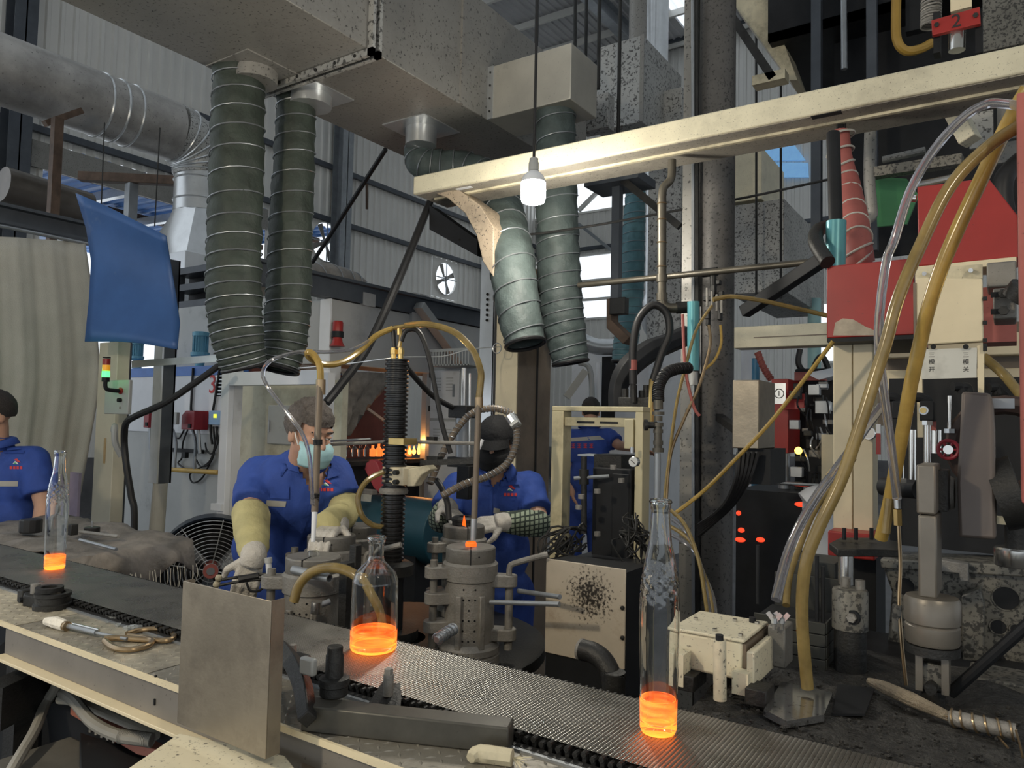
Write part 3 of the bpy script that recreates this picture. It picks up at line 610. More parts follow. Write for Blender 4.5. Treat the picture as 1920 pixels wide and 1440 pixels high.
tubes('flexible_conduit', 'pale plastic conduit beside the ribbed dark one', 'conduit', [G(112, 1312, .87), G(150, 1318, .885), G(230, 1352, .88), G(295, 1378, .88)], .011, curtain)
# ------------------------------------------------------------------ steel plate on its cream stand
t = thing('cream_stand', 'cream specked plate under the steel shield at the bottom edge', 'stand', G(400, 1440, 0.0))
pts = [(196, 1470), (336, 1374), (535, 1416), (600, 1500), (330, 1580)]
part(t, 'top_plate', MB().prism([G(x, y, 1.045) for x, y in pts], -Z * .02), creams, .003)
q = G(420, 1450, 0); c = G(420, 1460, 1.02); part(t, 'stand_post', MB().cbox(Vector((c.x, c.y, .51)), .1, .1, 1.02), creams)
part(t, 'brown_block', MB().prism([G(565, 1392, 1.03), G(640, 1398, 1.03), G(640, 1460, 1.03), G(560, 1450, 1.03)], -Z * .08), brown, .004)
k = kb(503, 1127, 1424, 1.195, 335, 527)
t = thing('steel_shield', 'upright brushed stainless steel shield plate in the left foreground', 'plate', k.mid - Z * k.h / 2)
part(t, 'front_sheet', MB().box(k.o, k.L, .002, k.h), stain, .0008); part(t, 'side_return', MB().box(k.o + U * (k.L - .002) + V * .002, .002, k.D, k.h), stain)
part(t, 'left_return', MB().box(k.o + V * .002, .002, .02, k.h), stain)
# ------------------------------------------------------------------ tools on the table
def T(px, py, dz=0): return G(px, py, TZ) + Z * dz
c = T(98, 1140)
t = thing('neck_ring_clamp', 'dark hinged neck-ring clamp lying on the bare table plate', 'tool', c)
part(t, 'ring_body', MB().lathe(c + Z * .001, [(.028, 0), (.046, 0), (.046, .012), (.041, .014), (.041, .03), (.044, .032), (.044, .04), (.03, .04), (.028, .036)], 28, close=True), irond)
part(t, 'upper_jaw', MB().lathe(c + Z * .041 - U * .02, [(.02, 0), (.034, 0), (.034, .012), (.02, .012)], 20, close=True), irond)
h = c - U * .075 - V * .01; part(t, 'clamp_arm', MB().prism([c - U * .03 + V * .02, c - U * .03 - V * .03, h - V * .03, h - U * .035 - V * .012, h - U * .03 + V * .02], Z * .03), irond, .003)
part(t, 'end_block', MB().cbox(h - U * .05 + Z * .017, .03, .035, .034), irond, .003); part(t, 'hinge_pin', MB().cyl(h + Z * .02, h + Z * .055, .012), iron); part(t, 'eye_hole', MB().cyl(h - V * .035 + Z * .016 - U * .01, h - V * .028 + Z * .016 - U * .01, .007), black)
t = thing('bottle_tongs', 'long tongs with a white wrapped tip and bronze loop handles on the table', 'tool', T(200, 1195))
a = T(86, 1174, .012); b = T(122, 1183, .012)
part(t, 'wrapped_tip', MB().tube([a, (a + b) / 2 + Z * .002, b], .013, 10, 4, [.009, .014, .013]), M('white_wrapping', (.7, .67, .6), .9, 0, .15, 30, bump=.5)); part(t, 'collar', MB().cyl(b, T(126, 1184, .012), .0115), bronze)
part(t, 'shank', MB().cyl(T(122, 1182, .012), T(180, 1196, .012), .0062), steel); part(t, 'shank', MB().cyl(T(135, 1178, .01), T(185, 1190, .01), .004), chrome)
part(t, 'shank', MB().cyl(T(176, 1195, .011), T(238, 1206, .009), .004), steel)
lp = [T(238, 1195, .008), T(262, 1188, .008), T(300, 1186, .008), T(324, 1193, .008), T(322, 1205, .008), T(296, 1208, .008), T(262, 1202, .008), T(240, 1199, .008)]
part(t, 'loop_handle', MB().tube(lp, .0065, 10), bronze)
lp = [T(195, 1204, .008), T(215, 1203, .008), T(255, 1205, .008), T(284, 1208, .008), T(276, 1218, .008), T(245, 1225, .008), T(215, 1222, .008), T(196, 1208, .008)]
part(t, 'loop_handle', MB().tube(lp, .0065, 10), bronze)
random.seed(3)
for i in range(14):
    px = 178 + random.random() * 110; py = 1152 + (px - 178) * .12 + random.random() * 22; c = T(px, py); m = MB(); n = 5; r = .006 + random.random() * .009
    ring = [c + Vector((cos(2 * pi * j / n + i), sin(2 * pi * j / n + i), 0)) * r * (.6 + random.random() * .6) for j in range(n)]
    tilt = Vector((random.random() - .5, random.random() - .5, 0)); tp = [p + Z * (.003 + random.random() * .008) + tilt * .006 for p in ring]
    m.prism(ring, Z * (.002 + random.random() * .008)); single('glass_shard', 'small clear glass shard scattered on the table before the conveyor', 'shard', m, M('shard_glass', (.85, .9, .92), .08, 0, 0, trans=.75), group='glass shards on the side table', sm=0) if i == 0 else single('glass_shard', 'small clear glass shard scattered on the table before the conveyor', 'shard', m, MATS['shard_glass'], group='glass shards on the side table', sm=0)
t = thing('iron_bar', 'heavy dark square iron bar lying on the oily table', 'bar', T(780, 1375))
part(t, 'bar_body', MB().bar(T(575, 1362, .021), T(958, 1405, .021), .045, .042), M('dark_oily_bar', (.075, .072, .062), .45, .35, .3, 12, speck=.15), .003)
t = thing('mandrel', 'dark stepped cylindrical mandrel standing on the iron bar', 'tool', T(623, 1345))
c = T(624, 1350, .042); part(t, 'collar_ring', MB().lathe(c, [(.022, 0), (.024, .002), (.024, .016), (.026, .018), (.026, .03), (.02, .032)], 24), irond); part(t, 'spindle', MB().lathe(c, [(.0155, .03), (.0155, .068), (.0135, .072), (.0135, .082), (.012, .084)], 24), irond)
part(t, 'set_screw_hole', MB().cyl(c - V * .0262 + Z * .025, c - V * .0245 + Z * .025, .003), black)
t = thing('vee_bracket', 'sooty V-shaped bracket with an upright bolt beside the mandrel', 'bracket', T(715, 1340))
a = T(690, 1352); b = T(745, 1318)
part(t, 'wedge_plate', MB().prism([T(668, 1352), T(712, 1358), T(712, 1358) + Z * .006, T(738, 1312) + Z * .028, T(716, 1306) + Z * .028], V * .008), irond, .001)
part(t, 'wedge_plate', MB().prism([T(700, 1356), T(742, 1358), T(744, 1330) + Z * .02, T(742, 1312) + Z * .03], V * .012), irond, .001)
c = T(727, 1325, .02); part(t, 'bolt', MB().cyl(c, c + Z * .038, .0095, n=14), iron); part(t, 'bolt_head', MB().cyl(c + Z * .038, c + Z * .048, .008, n=6), iron)
t = thing('lever_arm', 'curved sooty lever with a pale grip pad behind the steel shield', 'lever', T(560, 1365))
lv = [T(507, 1225, .03), T(530, 1260, .04), T(550, 1300, .05), T(566, 1345, .05), T(575, 1385, .03)]
part(t, 'curved_bar', MB().tube(lv, .02, 4, 5, [.018, .024, .02, .018, .016]), irond, .002); q = T(575, 1342, .085); part(t, 'grip_pad', MB().cbox(q, .034, .014, .03), greyp, .004)
part(t, 'clamp_block', MB().cbox(T(560, 1255, .015), .04, .03, .03), irond, .003); part(t, 'clamp_screw', MB().cyl(T(548, 1240, .01), T(548, 1240, .035), .008), iron); part(t, 'shackle', MB().torus(T(578, 1262, .01), .016, .005, Z, 16, 6), irond)
t = thing('threaded_rod', 'long steel rod with a threaded end beside the iron bar', 'rod', T(880, 1370))
part(t, 'rod_body', MB().tube([T(762, 1357, .008), T(800, 1361, .008), T(955, 1376, .008)], .0066, 10, 2, [.003, .0066, .0066]), steel); part(t, 'thread', MB().coil([T(955, 1376, .008), T(978, 1378.5, .008), T(1000, 1381, .008)], .0062, 12, .0018).cyl(T(955, 1376, .008), T(1000, 1381, .008), .006), steel)
c = T(1006, 1378); single('hex_nut', 'small dark nut standing at the end of the threaded rod', 'nut', MB().lathe(c, [(.003, 0), (.008, 0), (.008, .014), (.003, .014)], 6, close=True), irond)
t = thing('frayed_stick', 'frayed cream fibre stick on the checker plate at the bottom edge', 'stick', T(920, 1430))
part(t, 'stick_body', MB().tube([T(882, 1434, .01), T(900, 1428, .012), T(960, 1436, .012)], .014, 8, 3, [.008, .014, .013]), creamd); m = MB()
for i in range(14): a = T(962, 1436, .012); m.cyl(a, a + U * (.01 + random.random() * .02) + Z * (random.random() - .5) * .02 + V * (random.random() - .5) * .02, .0008, n=4)
part(t, 'frayed_fibres', m, creamd, kind='stuff')
single('table_bolt', 'short dark bolt standing at the edge of the table by the glass shards', 'bolt', MB().cyl(T(240, 1153), T(240, 1153, .014), .0055, n=6), irond)
# ================================================================== HOT BOTTLES
def bottle(px, py, prof, inner, hoth, label, rz=0, sq=1, ripple=None):
    c = G(px, py, CZ + .0008); t = thing('glass_bottle', label, 'bottle', c, 'freshly blown bottles on the conveyor')
    def at(h, pr):
        for (r0, h0), (r1, h1) in zip(pr, pr[1:]):
            if h0 <= h <= h1 and h1 > h0: return r0 + (r1 - r0) * (h - h0) / (h1 - h0)
        return pr[-1][0]
    H = prof[-1][1]; hs = [hoth + (H - hoth) * i / 70 for i in range(71)]; out = [(at(h, prof), h) for h in hs]; wt = .0022
    m = MB().lathe(c, out + [(r - wt, h) for r, h in reversed(out)], 40, close=True)
    if ripple:
        for i, v in enumerate(m.v):
            h = v.z - c.z
            if ripple[0] < h < ripple[1]:
                e = Vector((v.x - c.x, v.y - c.y, 0)); a = atan2(e.y, e.x); f = min(1, (h - ripple[0]) / .012, (ripple[1] - h) / .012)
                m.v[i] = v + e.normalized() * .0013 * f * sin(h * 640) * cos(a * 9 + sin(h * 300) * 2)
    part(t, 'glass_body', m, glass, sm=60)
    hs = [hoth * i / 8 for i in range(9)]; lo = [(at(h, prof), h) for h in hs]
    m = MB().lathe(c, [(.001, 0)] + lo + [(r - .004, h) for r, h in reversed(lo[3:])] + [(lo[3][0] * .55, lo[2][1] * 1.05), (.001, lo[2][1] * .9)], 40)
    part(t, 'glowing_base', m, hot, label='orange glowing base', sm=50)
    r = lo[1][0] - .002; part(t, 'bright_ring', MB().torus(c + Z * .004, r - .002, .0028, Z, 36, 6), hoty)
    r = prof[-1][0]; part(t, 'lip', MB().torus(c + Z * (H - .004), r - .0012, .003, Z, 32, 8), glass)
    return t
f = .000871
TALL = [(31 * f, 0), (34 * f, 6 * f), (35 * f, 60 * f), (38 * f, 200 * f), (37 * f, 245 * f), (34 * f, 285 * f), (29 * f, 320 * f), (22 * f, 350 * f), (19 * f, 385 * f), (17.5 * f, 412 * f), (20 * f, 418 * f), (20 * f, 432 * f)]
bottle(1234, 1371, TALL, None, 62 * f, 'tall slim clear bottle with a glowing orange base at the right end of the conveyor', ripple=(.2, .275))
bottle(102, 1066, TALL, None, 50 * f, 'tall slim clear bottle with a glowing orange base at the far left of the conveyor', ripple=(.2, .275))
f = 1.6 / 1400
bottle(700, 1217, [(40 * f, 0), (44 * f, 4 * f), (44.5 * f, 60 * f), (43.5 * f, 128 * f), (38 * f, 145 * f), (26 * f, 157 * f), (16.5 * f, 166 * f), (14.5 * f, 175 * f), (14.5 * f, 198 * f), (17 * f, 202 * f), (17 * f, 213 * f)], None, 38 * f, 'squat broad-shouldered clear bottle with a glowing orange base in the middle of the conveyor')
# ================================================================== MOULD STATION
TT = .84
cc = P(748, 1060, 2.65); cc = Vector((cc.x, cc.y, 0))
t = thing('turntable', 'round dark iron turntable carrying the bottle moulds behind the conveyor', 'turntable', cc)
part(t, 'table_disc', MB().lathe(cc + Z * (TT - .05), [(.1, 0), (.51, 0), (.52, .01), (.52, .045), (.51, .05), (.1, .05)], 48, close=True), irond)
part(t, 'pedestal', MB().lathe(cc, [(.3, 0), (.3, .04), (.16, .1), (.14, TT - .06), (.2, TT - .05)], 32), irond)
def mould(px, py, d, rz, label, handle=True, tallbars=False, hotneck=False):
    top = P(px, py, d); H = top.z - TT; c = Vector((top.x, top.y, TT)); t = thing('bottle_mould', label, 'mould', c, 'iron bottle moulds on the turntable')
    Ux = Vector((cos(rz + AN), sin(rz + AN), 0)); Vx = Vector((-sin(rz + AN), cos(rz + AN), 0))
    part(t, 'mould_base', MB().lathe(c, [(.098, 0), (.098, .03), (.09, .035), (.098, .038), (.098, .055), (.08, .07)], 32), iron)
    part(t, 'mould_body', MB().lathe(c, [(.079, .07), (.079, H - .105), (.086, H - .1), (.088, H - .052), (.08, H - .045)], 40), iron, label='pitted cast iron mould body')
    tp = part(t, 'top_plate', MB().lathe(c, [(.077, H - .045), (.079, H - .04), (.079, H - .004), (.076, H)], 40), ironl)
    part(tp, 'parting_slit', MB().obox(c - Vx * .0805 - Ux * .0016 + Z * (H - .06), Ux * .0032, Vx * .06, Z * .0615), black)
    part(tp, 'plate_hole', MB().cyl(c + (Ux * .35 - Vx).normalized() * .074 + Z * (H - .022), c + (Ux * .35 - Vx).normalized() * .0795 + Z * (H - .022), .003, n=8), black)
    for s in (-.42, .5):
        e = (Ux * s - Vx).normalized(); g = Vector((-e.y, e.x, 0)); part(t, 'vertical_rib', MB().obox(c + e * .07 - g * .009 + Z * .06, g * .018, e * .022, Z * (H - .2)), iron, .003)
    m = MB()
    for r in range(6):
        for q in (-.25, -.02, .22):
            if (r * 3 + int(q * 10)) % 4 == 3: continue
            e = (Ux * q - Vx).normalized(); p = c + e * .0775 + Z * (.085 + r * (H - .2) / 5.2); m.cyl(p, p + e * .0022, .0032, n=8)
    part(t, 'vent_holes', m, black, kind='stuff')
    for zz in (H * .28, H * .52, H * .74):
        lug = -Ux * .9 - Vx * .25; lug.normalize(); g = Vector((-lug.y, lug.x, 0)); o = c + Z * zz
        pts = [o + lug * .06 - g * .03] + [o + lug * (.115 + .032 * cos(a)) + g * .03 * sin(a) for a in [-pi / 2 + pi * i / 8 for i in range(9)]] + [o + lug * .06 + g * .03]
        part(t, 'hinge_lug', MB().prism(pts, Z * .036), iron, .003)
    hp = c + lug * .118; part(t, 'hinge_pin', MB().cyl(hp + Z * .04, hp + Z * (H * .74 + .055), .012), ironl)
    if handle:
        for zz in (H * .2, H * .66):
            lug = (Ux * .95 - Vx * .1).normalized(); g = Vector((-lug.y, lug.x, 0)); o = c + Z * zz
            pts = [o + lug * .06 - g * .03] + [o + lug * (.125 + .025 * cos(a)) + g * .026 * sin(a) for a in [-pi / 2 + pi * i / 8 for i in range(9)]] + [o + lug * .06 + g * .03]
            part(t, 'latch_lug', MB().prism(pts, Z * .038), iron, .004)
        q = c + lug * .125; part(t, 'latch_post', MB().cyl(q + Z * H * .12, q + Z * H * .66, .013), iron)
        part(t, 'bent_handle', MB().tube([q + Z * (H * .66 + .02), q + Z * (H * .66 + .06), q + lug * .02 + Z * (H * .66 + .075), q + lug * .12 + Z * (H * .66 + .105)], .0095, 10, 5), iron)
    if hotneck is not None:
        nr = part(t, 'bottle_neck', MB().lathe(c, [(.014, H - .001), (.018, H), (.018, H + .01), (.015, H + .014), (.012, H + .014), (.012, H)], 20, close=True), hot_plain if hotneck else glass, label='neck of the bottle inside the mould')
    return t, c, H
mA, cA, HA = mould(883, 1024, 2.4, .05, 'cast iron bottle mould with a glowing neck, right in front of the black-capped worker', hotneck=True)
cbp = P(869, 976, 2.85)
mB_, cB, HB = mould(870, 984, 2.86, .25, 'cast iron bottle mould under the black-capped worker\'s gloved hands', handle=False, hotneck=None)
mC, cC, HC = mould(588, 1042, 2.22, -.15, 'foremost bottle mould of the left group, slit plate and pipes in front', handle=False, hotneck=False)
mD, cD, HD = mould(622, 1002, 2.52, -.1, 'middle bottle mould of the left group beside the worker with the pale blue mask', handle=True, hotneck=False)
mE, cE, HE = mould(668, 984, 2.92, 0, 'rearmost bottle mould of the left group nearest the ridged column', handle=False, hotneck=None)
t = thing('neck_ring_tool', 'black neck-ring tool held over the rear mould with a hot glass drip', 'tool', cB + Z * HB)
part(t, 'ring', MB().lathe(cB + Z * (HB + .002), [(.02, 0), (.046, 0), (.046, .012), (.05, .014), (.05, .022), (.04, .03), (.02, .03)], 24, close=True), irond)
q = P(869, 985, 2.78); part(t, 'hot_drip', MB().prism([q - U * .006, q + U * .008 - Z * .004, q + Z * .035], V * .006), hot_plain)
t = thing('mould_pipes', 'pair of long steel push rods sticking out right from the front mould', 'rod', P(930, 1125, 2.33))
part(t, 'push_rod', MB().cyl(P(920, 1129, 2.32), P(1049, 1133, 2.18), .0075), steel); part(t, 'push_rod', MB().cyl(P(972, 1108, 2.4), P(1050, 1119, 2.25), .0075), steel)
t = thing('cooling_pipe', 'short open steel pipe across the foremost left mould', 'pipe', P(590, 1075, 2.12))
part(t, 'pipe', MB().lathe(P(550, 1068, 2.1), [(.009, 0), (.012, 0), (.012, .135), (.009, .135)], 16, P(632, 1088, 2.02) - P(550, 1068, 2.1), close=True), steel)
t = thing('curved_hose', 'tan rubber hose arching beside the squat bottle', 'hose', P(552, 1130, 2.05)); part(t, 'hose_tube', MB().tube([P(551, 1128, 2.05), P(562, 1095, 2.05), P(590, 1070, 2.03), P(630, 1065, 2.0), P(665, 1078, 1.97), P(692, 1110, 1.95), P(715, 1150, 1.95), P(722, 1195, 1.95)], .0135, 12), amberd)
t = thing('pipe_stub', 'small steel pipe elbow stub just behind the conveyor', 'pipe', P(592, 1150, 1.98)); part(t, 'stub', MB().cyl(P(592, 1150, 1.98), P(594, 1128, 1.98), .014), chrome); part(t, 'arm', MB().cyl(P(596, 1136, 1.98), P(618, 1128, 2.0), .008), steel)
for px, lab in ((506, 'upright white pipe beside the worker\'s gloved right hand'),): 
    t = thing('white_pipe', lab, 'pipe', P(508, 1125, 2.25)); part(t, 'pipe', MB().cyl(P(509, 1128, 2.25), P(503, 1052, 2.25), .0085, n=12), dwhite); part(t, 'coupling', MB().cyl(P(506, 1090, 2.25), P(505, 1078, 2.25), .011, n=12), greyp); part(t, 'coupling', MB().cyl(P(503.5, 1055, 2.25), P(503, 1046, 2.25), .011, n=12), greyp)
t = thing('foil_wrapped_nozzle', 'foil-wrapped nozzle lying at the conveyor edge before the front mould', 'nozzle', P(838, 1195, 1.75)); part(t, 'wrapped_body', MB().tube([P(818, 1200, 1.72), P(832, 1190, 1.75), P(852, 1178, 1.78)], .012, 10, 5, [.007, .012, .013]), galvc); part(t, 'wrap_wire', MB().coil([P(820, 1199, 1.72), P(834, 1189, 1.75), P(852, 1178, 1.78)], .013, 6, .0015), steel)
single('post_frame', 'square dark steel post standing between the left moulds and the squat bottle', 'post', MB().box(Vector((P(632, 1180, 2.1).x, P(632, 1180, 2.1).y, TT)), .03, .03, .36).box(Vector((P(650, 1185, 2.15).x, P(650, 1185, 2.15).y, TT)), .025, .025, .4), irond, .002)
# ridged central column
d = 2.65; ct = P(745, 680, d); r = R_(21.5, d)
t = thing('ridged_column', 'tall black ridged screw column with a cream clamp in the middle of the mould station', 'column', Vector((ct.x, ct.y, TT)))
base = Vector((ct.x, ct.y, 0)); z0 = P(745, 1052, d).z; z1 = ct.z; z = z0; pr = []
while z < z1: pr += [(r * .88, z), (r * .88, z + .005), (r * 1.05, z + .0065), (r * 1.05, z + .0125)]; z += .0155
part(t, 'ridged_shaft', MB().lathe(base, pr, 28), M('oily_black_screw', (.04, .04, .04), .3, .7, .2, 10))
part(t, 'foot_collar', MB().lathe(base, [(.05, z0 - .05), (.078, z0 - .045), (.078, z0 - .01), (.06, z0)], 28), irond); part(t, 'lower_shaft', MB().cyl(base + Z * TT, base + Z * (z0 - .045), .045, n=24), black); part(t, 'foot_flange', MB().cyl(base + Z * TT, base + Z * (TT + .03), .1, n=28), irond)
k = kb(756, 877, 911, 2.58, 716, 762); cb = part(t, 'clamp_block', MB().box(k.o, k.L, .1, k.h), cream, .004)
for y in (886, 904): q = P(742, y, 2.585); part(cb, 'clamp_bolt', MB().cyl(q - V * .008, q + V * .03, .0085, n=12), irond)
part(t, 'clamp_arm', MB().prism([P(762, 880, 2.6), P(800, 872, 2.6), P(808, 880, 2.6), P(790, 890, 2.6), P(776, 912, 2.6), P(762, 912, 2.6)], V * .04), creamd, .003)
part(t, 'clamp_ring', MB().lathe(base + Z * P(745, 925, d).z, [(.03, 0), (.05, 0), (.052, .01), (.046, .02), (.03, .02)], 24, close=True), iron)
part(t, 'mid_clamp', MB().box(P(728, 833, 2.6), .07, .07, .022), brass)
for px in (738, 751): part(t, 'pipe_fitting', MB().cyl(P(px, 684, d), P(px, 652, d), .010, n=10).cyl(P(px, 664, d), P(px, 656, d), .014, n=6), brass)
part(t, 'top_hose', MB().tube([P(740, 655, d), P(738, 630, d), P(736, 612, d)], .008, 8), rubber); part(t, 'top_hose', MB().tube([P(748, 652, d), P(752, 632, d), P(748, 612, d)], .0075, 8), amber); part(t, 'tee_fitting', MB().cyl(P(734, 616, d), P(762, 611, d), .0085, n=10).cyl(P(748, 614, d), P(748, 628, d), .0075, n=10), brass)
# lances
t = thing('gas_lance', 'upright burner lance before the worker with the pale blue mask', 'lance', P(589, 1018, 2.2))
part(t, 'lance_pipe', MB().cyl(P(600, 712, 2.3), P(590, 960, 2.22), .0105, n=14), brown); part(t, 'coupling', MB().cyl(P(601, 740, 2.3), P(601.5, 712, 2.3), .015, n=12), bronze); part(t, 'coupling', MB().cyl(P(596, 834, 2.26), P(596, 824, 2.26), .014, n=12), irond); part(t, 'tip', MB().cyl(P(590, 958, 2.22), P(587, 1016, 2.2), .009, .006, n=12), white); part(t, 'wire_binding', MB().coil([P(591.5, 925, 2.23), P(591, 932, 2.23), P(590.5, 940, 2.23)], .012, 7, .0016), rubber)
t = thing('gas_lance', 'upright burner lance standing on the glowing front mould', 'lance', P(887, 1012, 2.4))
part(t, 'lance_pipe', MB().cyl(P(898, 742, 2.45), P(889, 975, 2.4), .0098, n=14), brown); part(t, 'coupling', MB().cyl(P(898, 765, 2.45), P(898, 745, 2.45), .014, n=12), bronze); part(t, 'tip', MB().cyl(P(889, 972, 2.4), P(887, 1012, 2.4), .011, .0095, n=12), galvc)
# hoses of the station
tubes('gas_hose', 'amber hose from the tee on the ridged column down to the right lance', 'hose', [P(760, 611, 2.65), P(800, 608, 2.62), P(850, 622, 2.55), P(885, 655, 2.5), P(901, 695, 2.46), P(901, 720, 2.45), P(898, 748, 2.45)], .0115, amberd)
tubes('gas_hose', 'amber hose from the tee looping left to the left lance', 'hose', [P(735, 616, 2.65), P(705, 630, 2.6), P(675, 658, 2.55), P(640, 680, 2.45), P(605, 683, 2.38), P(582, 672, 2.33), P(577, 661, 2.3), P(588, 665, 2.3), P(599, 685, 2.3), P(601, 714, 2.3)], .0105, amber)
tubes('air_tube', 'clear tube looping down in front of the worker with the pale blue mask', 'hose', [P(700, 634, 2.6), P(660, 655, 2.5), P(615, 660, 2.4), P(560, 660, 2.3), P(510, 675, 2.25), P(493, 698, 2.25), P(502, 725, 2.25), P(535, 770, 2.22), P(565, 810, 2.2), P(579, 850, 2.2), P(584, 900, 2.2), P(586, 945, 2.21)], .0062, clearh)
tubes('air_tube', 'black cable arching from the ridged column to the valve block', 'cable', [P(752, 640, 2.65), P(762, 620, 2.65), P(785, 622, 2.65), P(803, 665, 2.65), P(818, 740, 2.65), P(830, 800, 2.65), P(845, 850, 2.65)], .009, rubber)
tubes('air_tube', 'thick black cable sagging from the ridged column to the actuator', 'cable', [P(762, 688, 2.7), P(785, 715, 2.8), P(815, 745, 2.9), P(856, 768, 3.0)], .011, rubber)
tubes('air_tube', 'brown hose bowing out left of the cream clamp', 'hose', [P(720, 884, 2.6), P(690, 900, 2.6), P(672, 930, 2.6), P(678, 965, 2.6), P(700, 985, 2.62), P(728, 987, 2.64)], .0098, amberd)
t = thing('wrapped_cable', 'thick wire-wrapped cable looping round the black-capped worker\'s face', 'cable', P(806, 905, 2.75))
wc = [P(806, 907, 2.7), P(830, 850, 2.75), P(860, 800, 2.8), P(890, 772, 2.8), P(930, 766, 2.8), P(960, 778, 2.8), P(968, 800, 2.78), P(967, 835, 2.75), P(950, 870, 2.72), P(915, 893, 2.7), P(870, 908, 2.68), P(828, 930, 2.66)]
part(t, 'cable_core', MB().tube(wc, .0125, 10), brown); part(t, 'wire_wrap', MB().coil(wc, .0135, 60, .0016), steel); part(t, 'clamp_fitting', MB().cyl(P(956, 780, 2.79), P(970, 800, 2.77), .02, n=10).cyl(P(958, 800, 2.76), P(972, 790, 2.76), .012, n=8), galvc)
tubes('air_tube', 'black cable end trailing onto the rear mould beside the white glove', 'cable', [P(818, 900, 2.75), P(828, 915, 2.72), P(838, 940, 2.7), P(842, 975, 2.68)], .011, rubber)
t = thing('burner_rail', 'horizontal rod rail with clamps crossing behind the ridged column', 'rail', P(740, 830, 2.7))
part(t, 'rail_rod', MB().cyl(P(605, 834, 2.72), P(732, 828, 2.7), .006, n=8), iron); part(t, 'rail_rod', MB().cyl(P(600, 828, 2.74), P(695, 823, 2.72), .004, n=8), steel); part(t, 'rail_rod', MB().cyl(P(760, 828, 2.66), P(905, 832, 2.6), .0065, n=8), iron)
part(t, 'rail_bar', MB().bar(P(790, 868, 2.68), P(890, 864, 2.6), .02, .02), irond); part(t, 'clamp', MB().cbox(P(810, 824, 2.66), .035, .02, .02), irond); part(t, 'clamp', MB().cbox(P(815, 862, 2.67), .05, .03, .025), irond); part(t, 'nozzle', MB().cyl(P(905, 824, 2.58), P(898, 842, 2.58), .006, n=8), white)
t = thing('actuator', 'upright grey pneumatic cylinder on a black block behind the mould station', 'actuator', P(868, 940, 2.95)); part(t, 'cylinder', MB().cyl(P(868, 862, 3.0), P(868, 775, 3.0), .03, n=20), steel); part(t, 'cap', MB().cbox(P(868, 772, 3.0), .09, .08, .05), irond, .004); part(t, 'piston_rod', MB().cyl(P(869, 760, 3.0), P(870, 690, 3.0), .01, n=10), chrome); part(t, 'tie_rod', MB().cyl(P(880, 862, 2.98), P(881, 700, 2.98), .005, n=8), chrome); part(t, 'lower_cap', MB().cbox(P(868, 866, 3.0), .1, .08, .04), irond, .003); part(t, 'black_block', MB().box(P(855, 935, 2.95), .06, .05, .13), black, .003)
t = thing('wire_tangle', 'thin white wire strung from the grey column to the left', 'wire', P(720, 675, 3.0)); part(t, 'wire', MB().tube([P(560, 690, 3.2), P(650, 682, 3.1), P(750, 670, 3.0), P(830, 668, 3.3), P(880, 655, 3.5), P(940, 650, 3.7)], .0024, 5), galvc); part(t, 'wire_loop', MB().torus(P(932, 653, 3.65), .025, .0024, V, 16, 5), galvc)
# ------------------------------------------------------------------ press frame behind, right of the black-capped worker
k = kb(1203, 772, 1200, 2.75, 1031, 1217)
t = thing('press_frame', 'cream steel gantry frame with a pressure gauge around a black press', 'machine', Vector((k.mid.x, k.mid.y, 0)))
o = Vector((k.o.x, k.o.y, 0)); hz = k.z1; pw = .052; ps = M('sooty_cream_post', (.56, .5, .32), .45, .05, .1, 4, grime=.3, gcol=(.16, .13, .08), gscale=3)
ps2 = part(t, 'post', MB().box(o, pw, k.D, hz), ps, .003); part(t, 'post', MB().box(o + U * (k.L - pw * .6), pw * .6, k.D, hz), ps, .003); part(t, 'top_rail', MB().box(o + Z * hz, k.L, k.D, .018), ps, .002)
zr = P(1120, 800, 2.85).z; cr = part(t, 'cross_rail', MB().box(o + U * pw + Z * zr + V * .01, k.L - pw * 1.6, .02, .035), ps, .002)
for f in (.2, .55): part(cr, 'rail_slot', MB().box(o + U * (pw + f * (k.L - pw * 2)) + Z * (zr + .012) + V * .007, .075, .004, .008), black)
part(t, 'inner_plate', MB().box(o + U * (k.L - pw * 1.4) + Z * (P(1183, 842, 2.75).z) - V * .004, pw * .7, .02, zr - P(1183, 842, 2.75).z + .03), ps, .002)
q = P(1187, 866, 2.68); gg = part(t, 'gauge', MB().lathe(q, [(.017, 0), (.019, .002), (.019, .02), (.012, .026)], 24, V), chrome); part(gg, 'dial', MB().cyl(q - V * .001, q + V * .002, .016, n=24), whiteink); part(gg, 'needle', MB().bar(q - V * .002 - U * .008 + Z * .006, q - V * .002 + U * .008 - Z * .006, .002, .002), blackink); part(t, 'gauge_pipe', MB().cyl(P(1185, 850, 2.72), P(1185, 838, 2.72), .007, n=10), galvc)
t = thing('black_press', 'black oily press with a lever post inside the cream gantry frame', 'machine', P(1120, 1030, 2.9) - Z * .0)
part(t, 'press_body', MB().box(P(1108, 1055, 2.85), .16, .16, .36), black, .006); part(t, 'press_head', MB().box(P(1112, 900, 2.9), .12, .12, .1), irond, .004); part(t, 'lever_post', MB().cyl(P(1095, 1000, 2.8), P(1095, 856, 2.8), .011, n=12), irond); part(t, 'lever_collar', MB().cyl(P(1095, 908, 2.8), P(1095, 880, 2.8), .018, n=12), irond); part(t, 'lever_bar', MB().cyl(P(1076, 897, 2.8), P(1142, 893, 2.78), .007, n=8), steel)
part(t, 'top_tray', MB().cbox(P(1128, 854, 2.95), .16, .1, .006), galvc); part(t, 'press_column', MB().box(P(1145, 1050, 2.8), .07, .08, .32), black, .004); part(t, 'press_bed', MB().box(P(1062, 1062, 2.75), .34, .2, .03), black, .004)
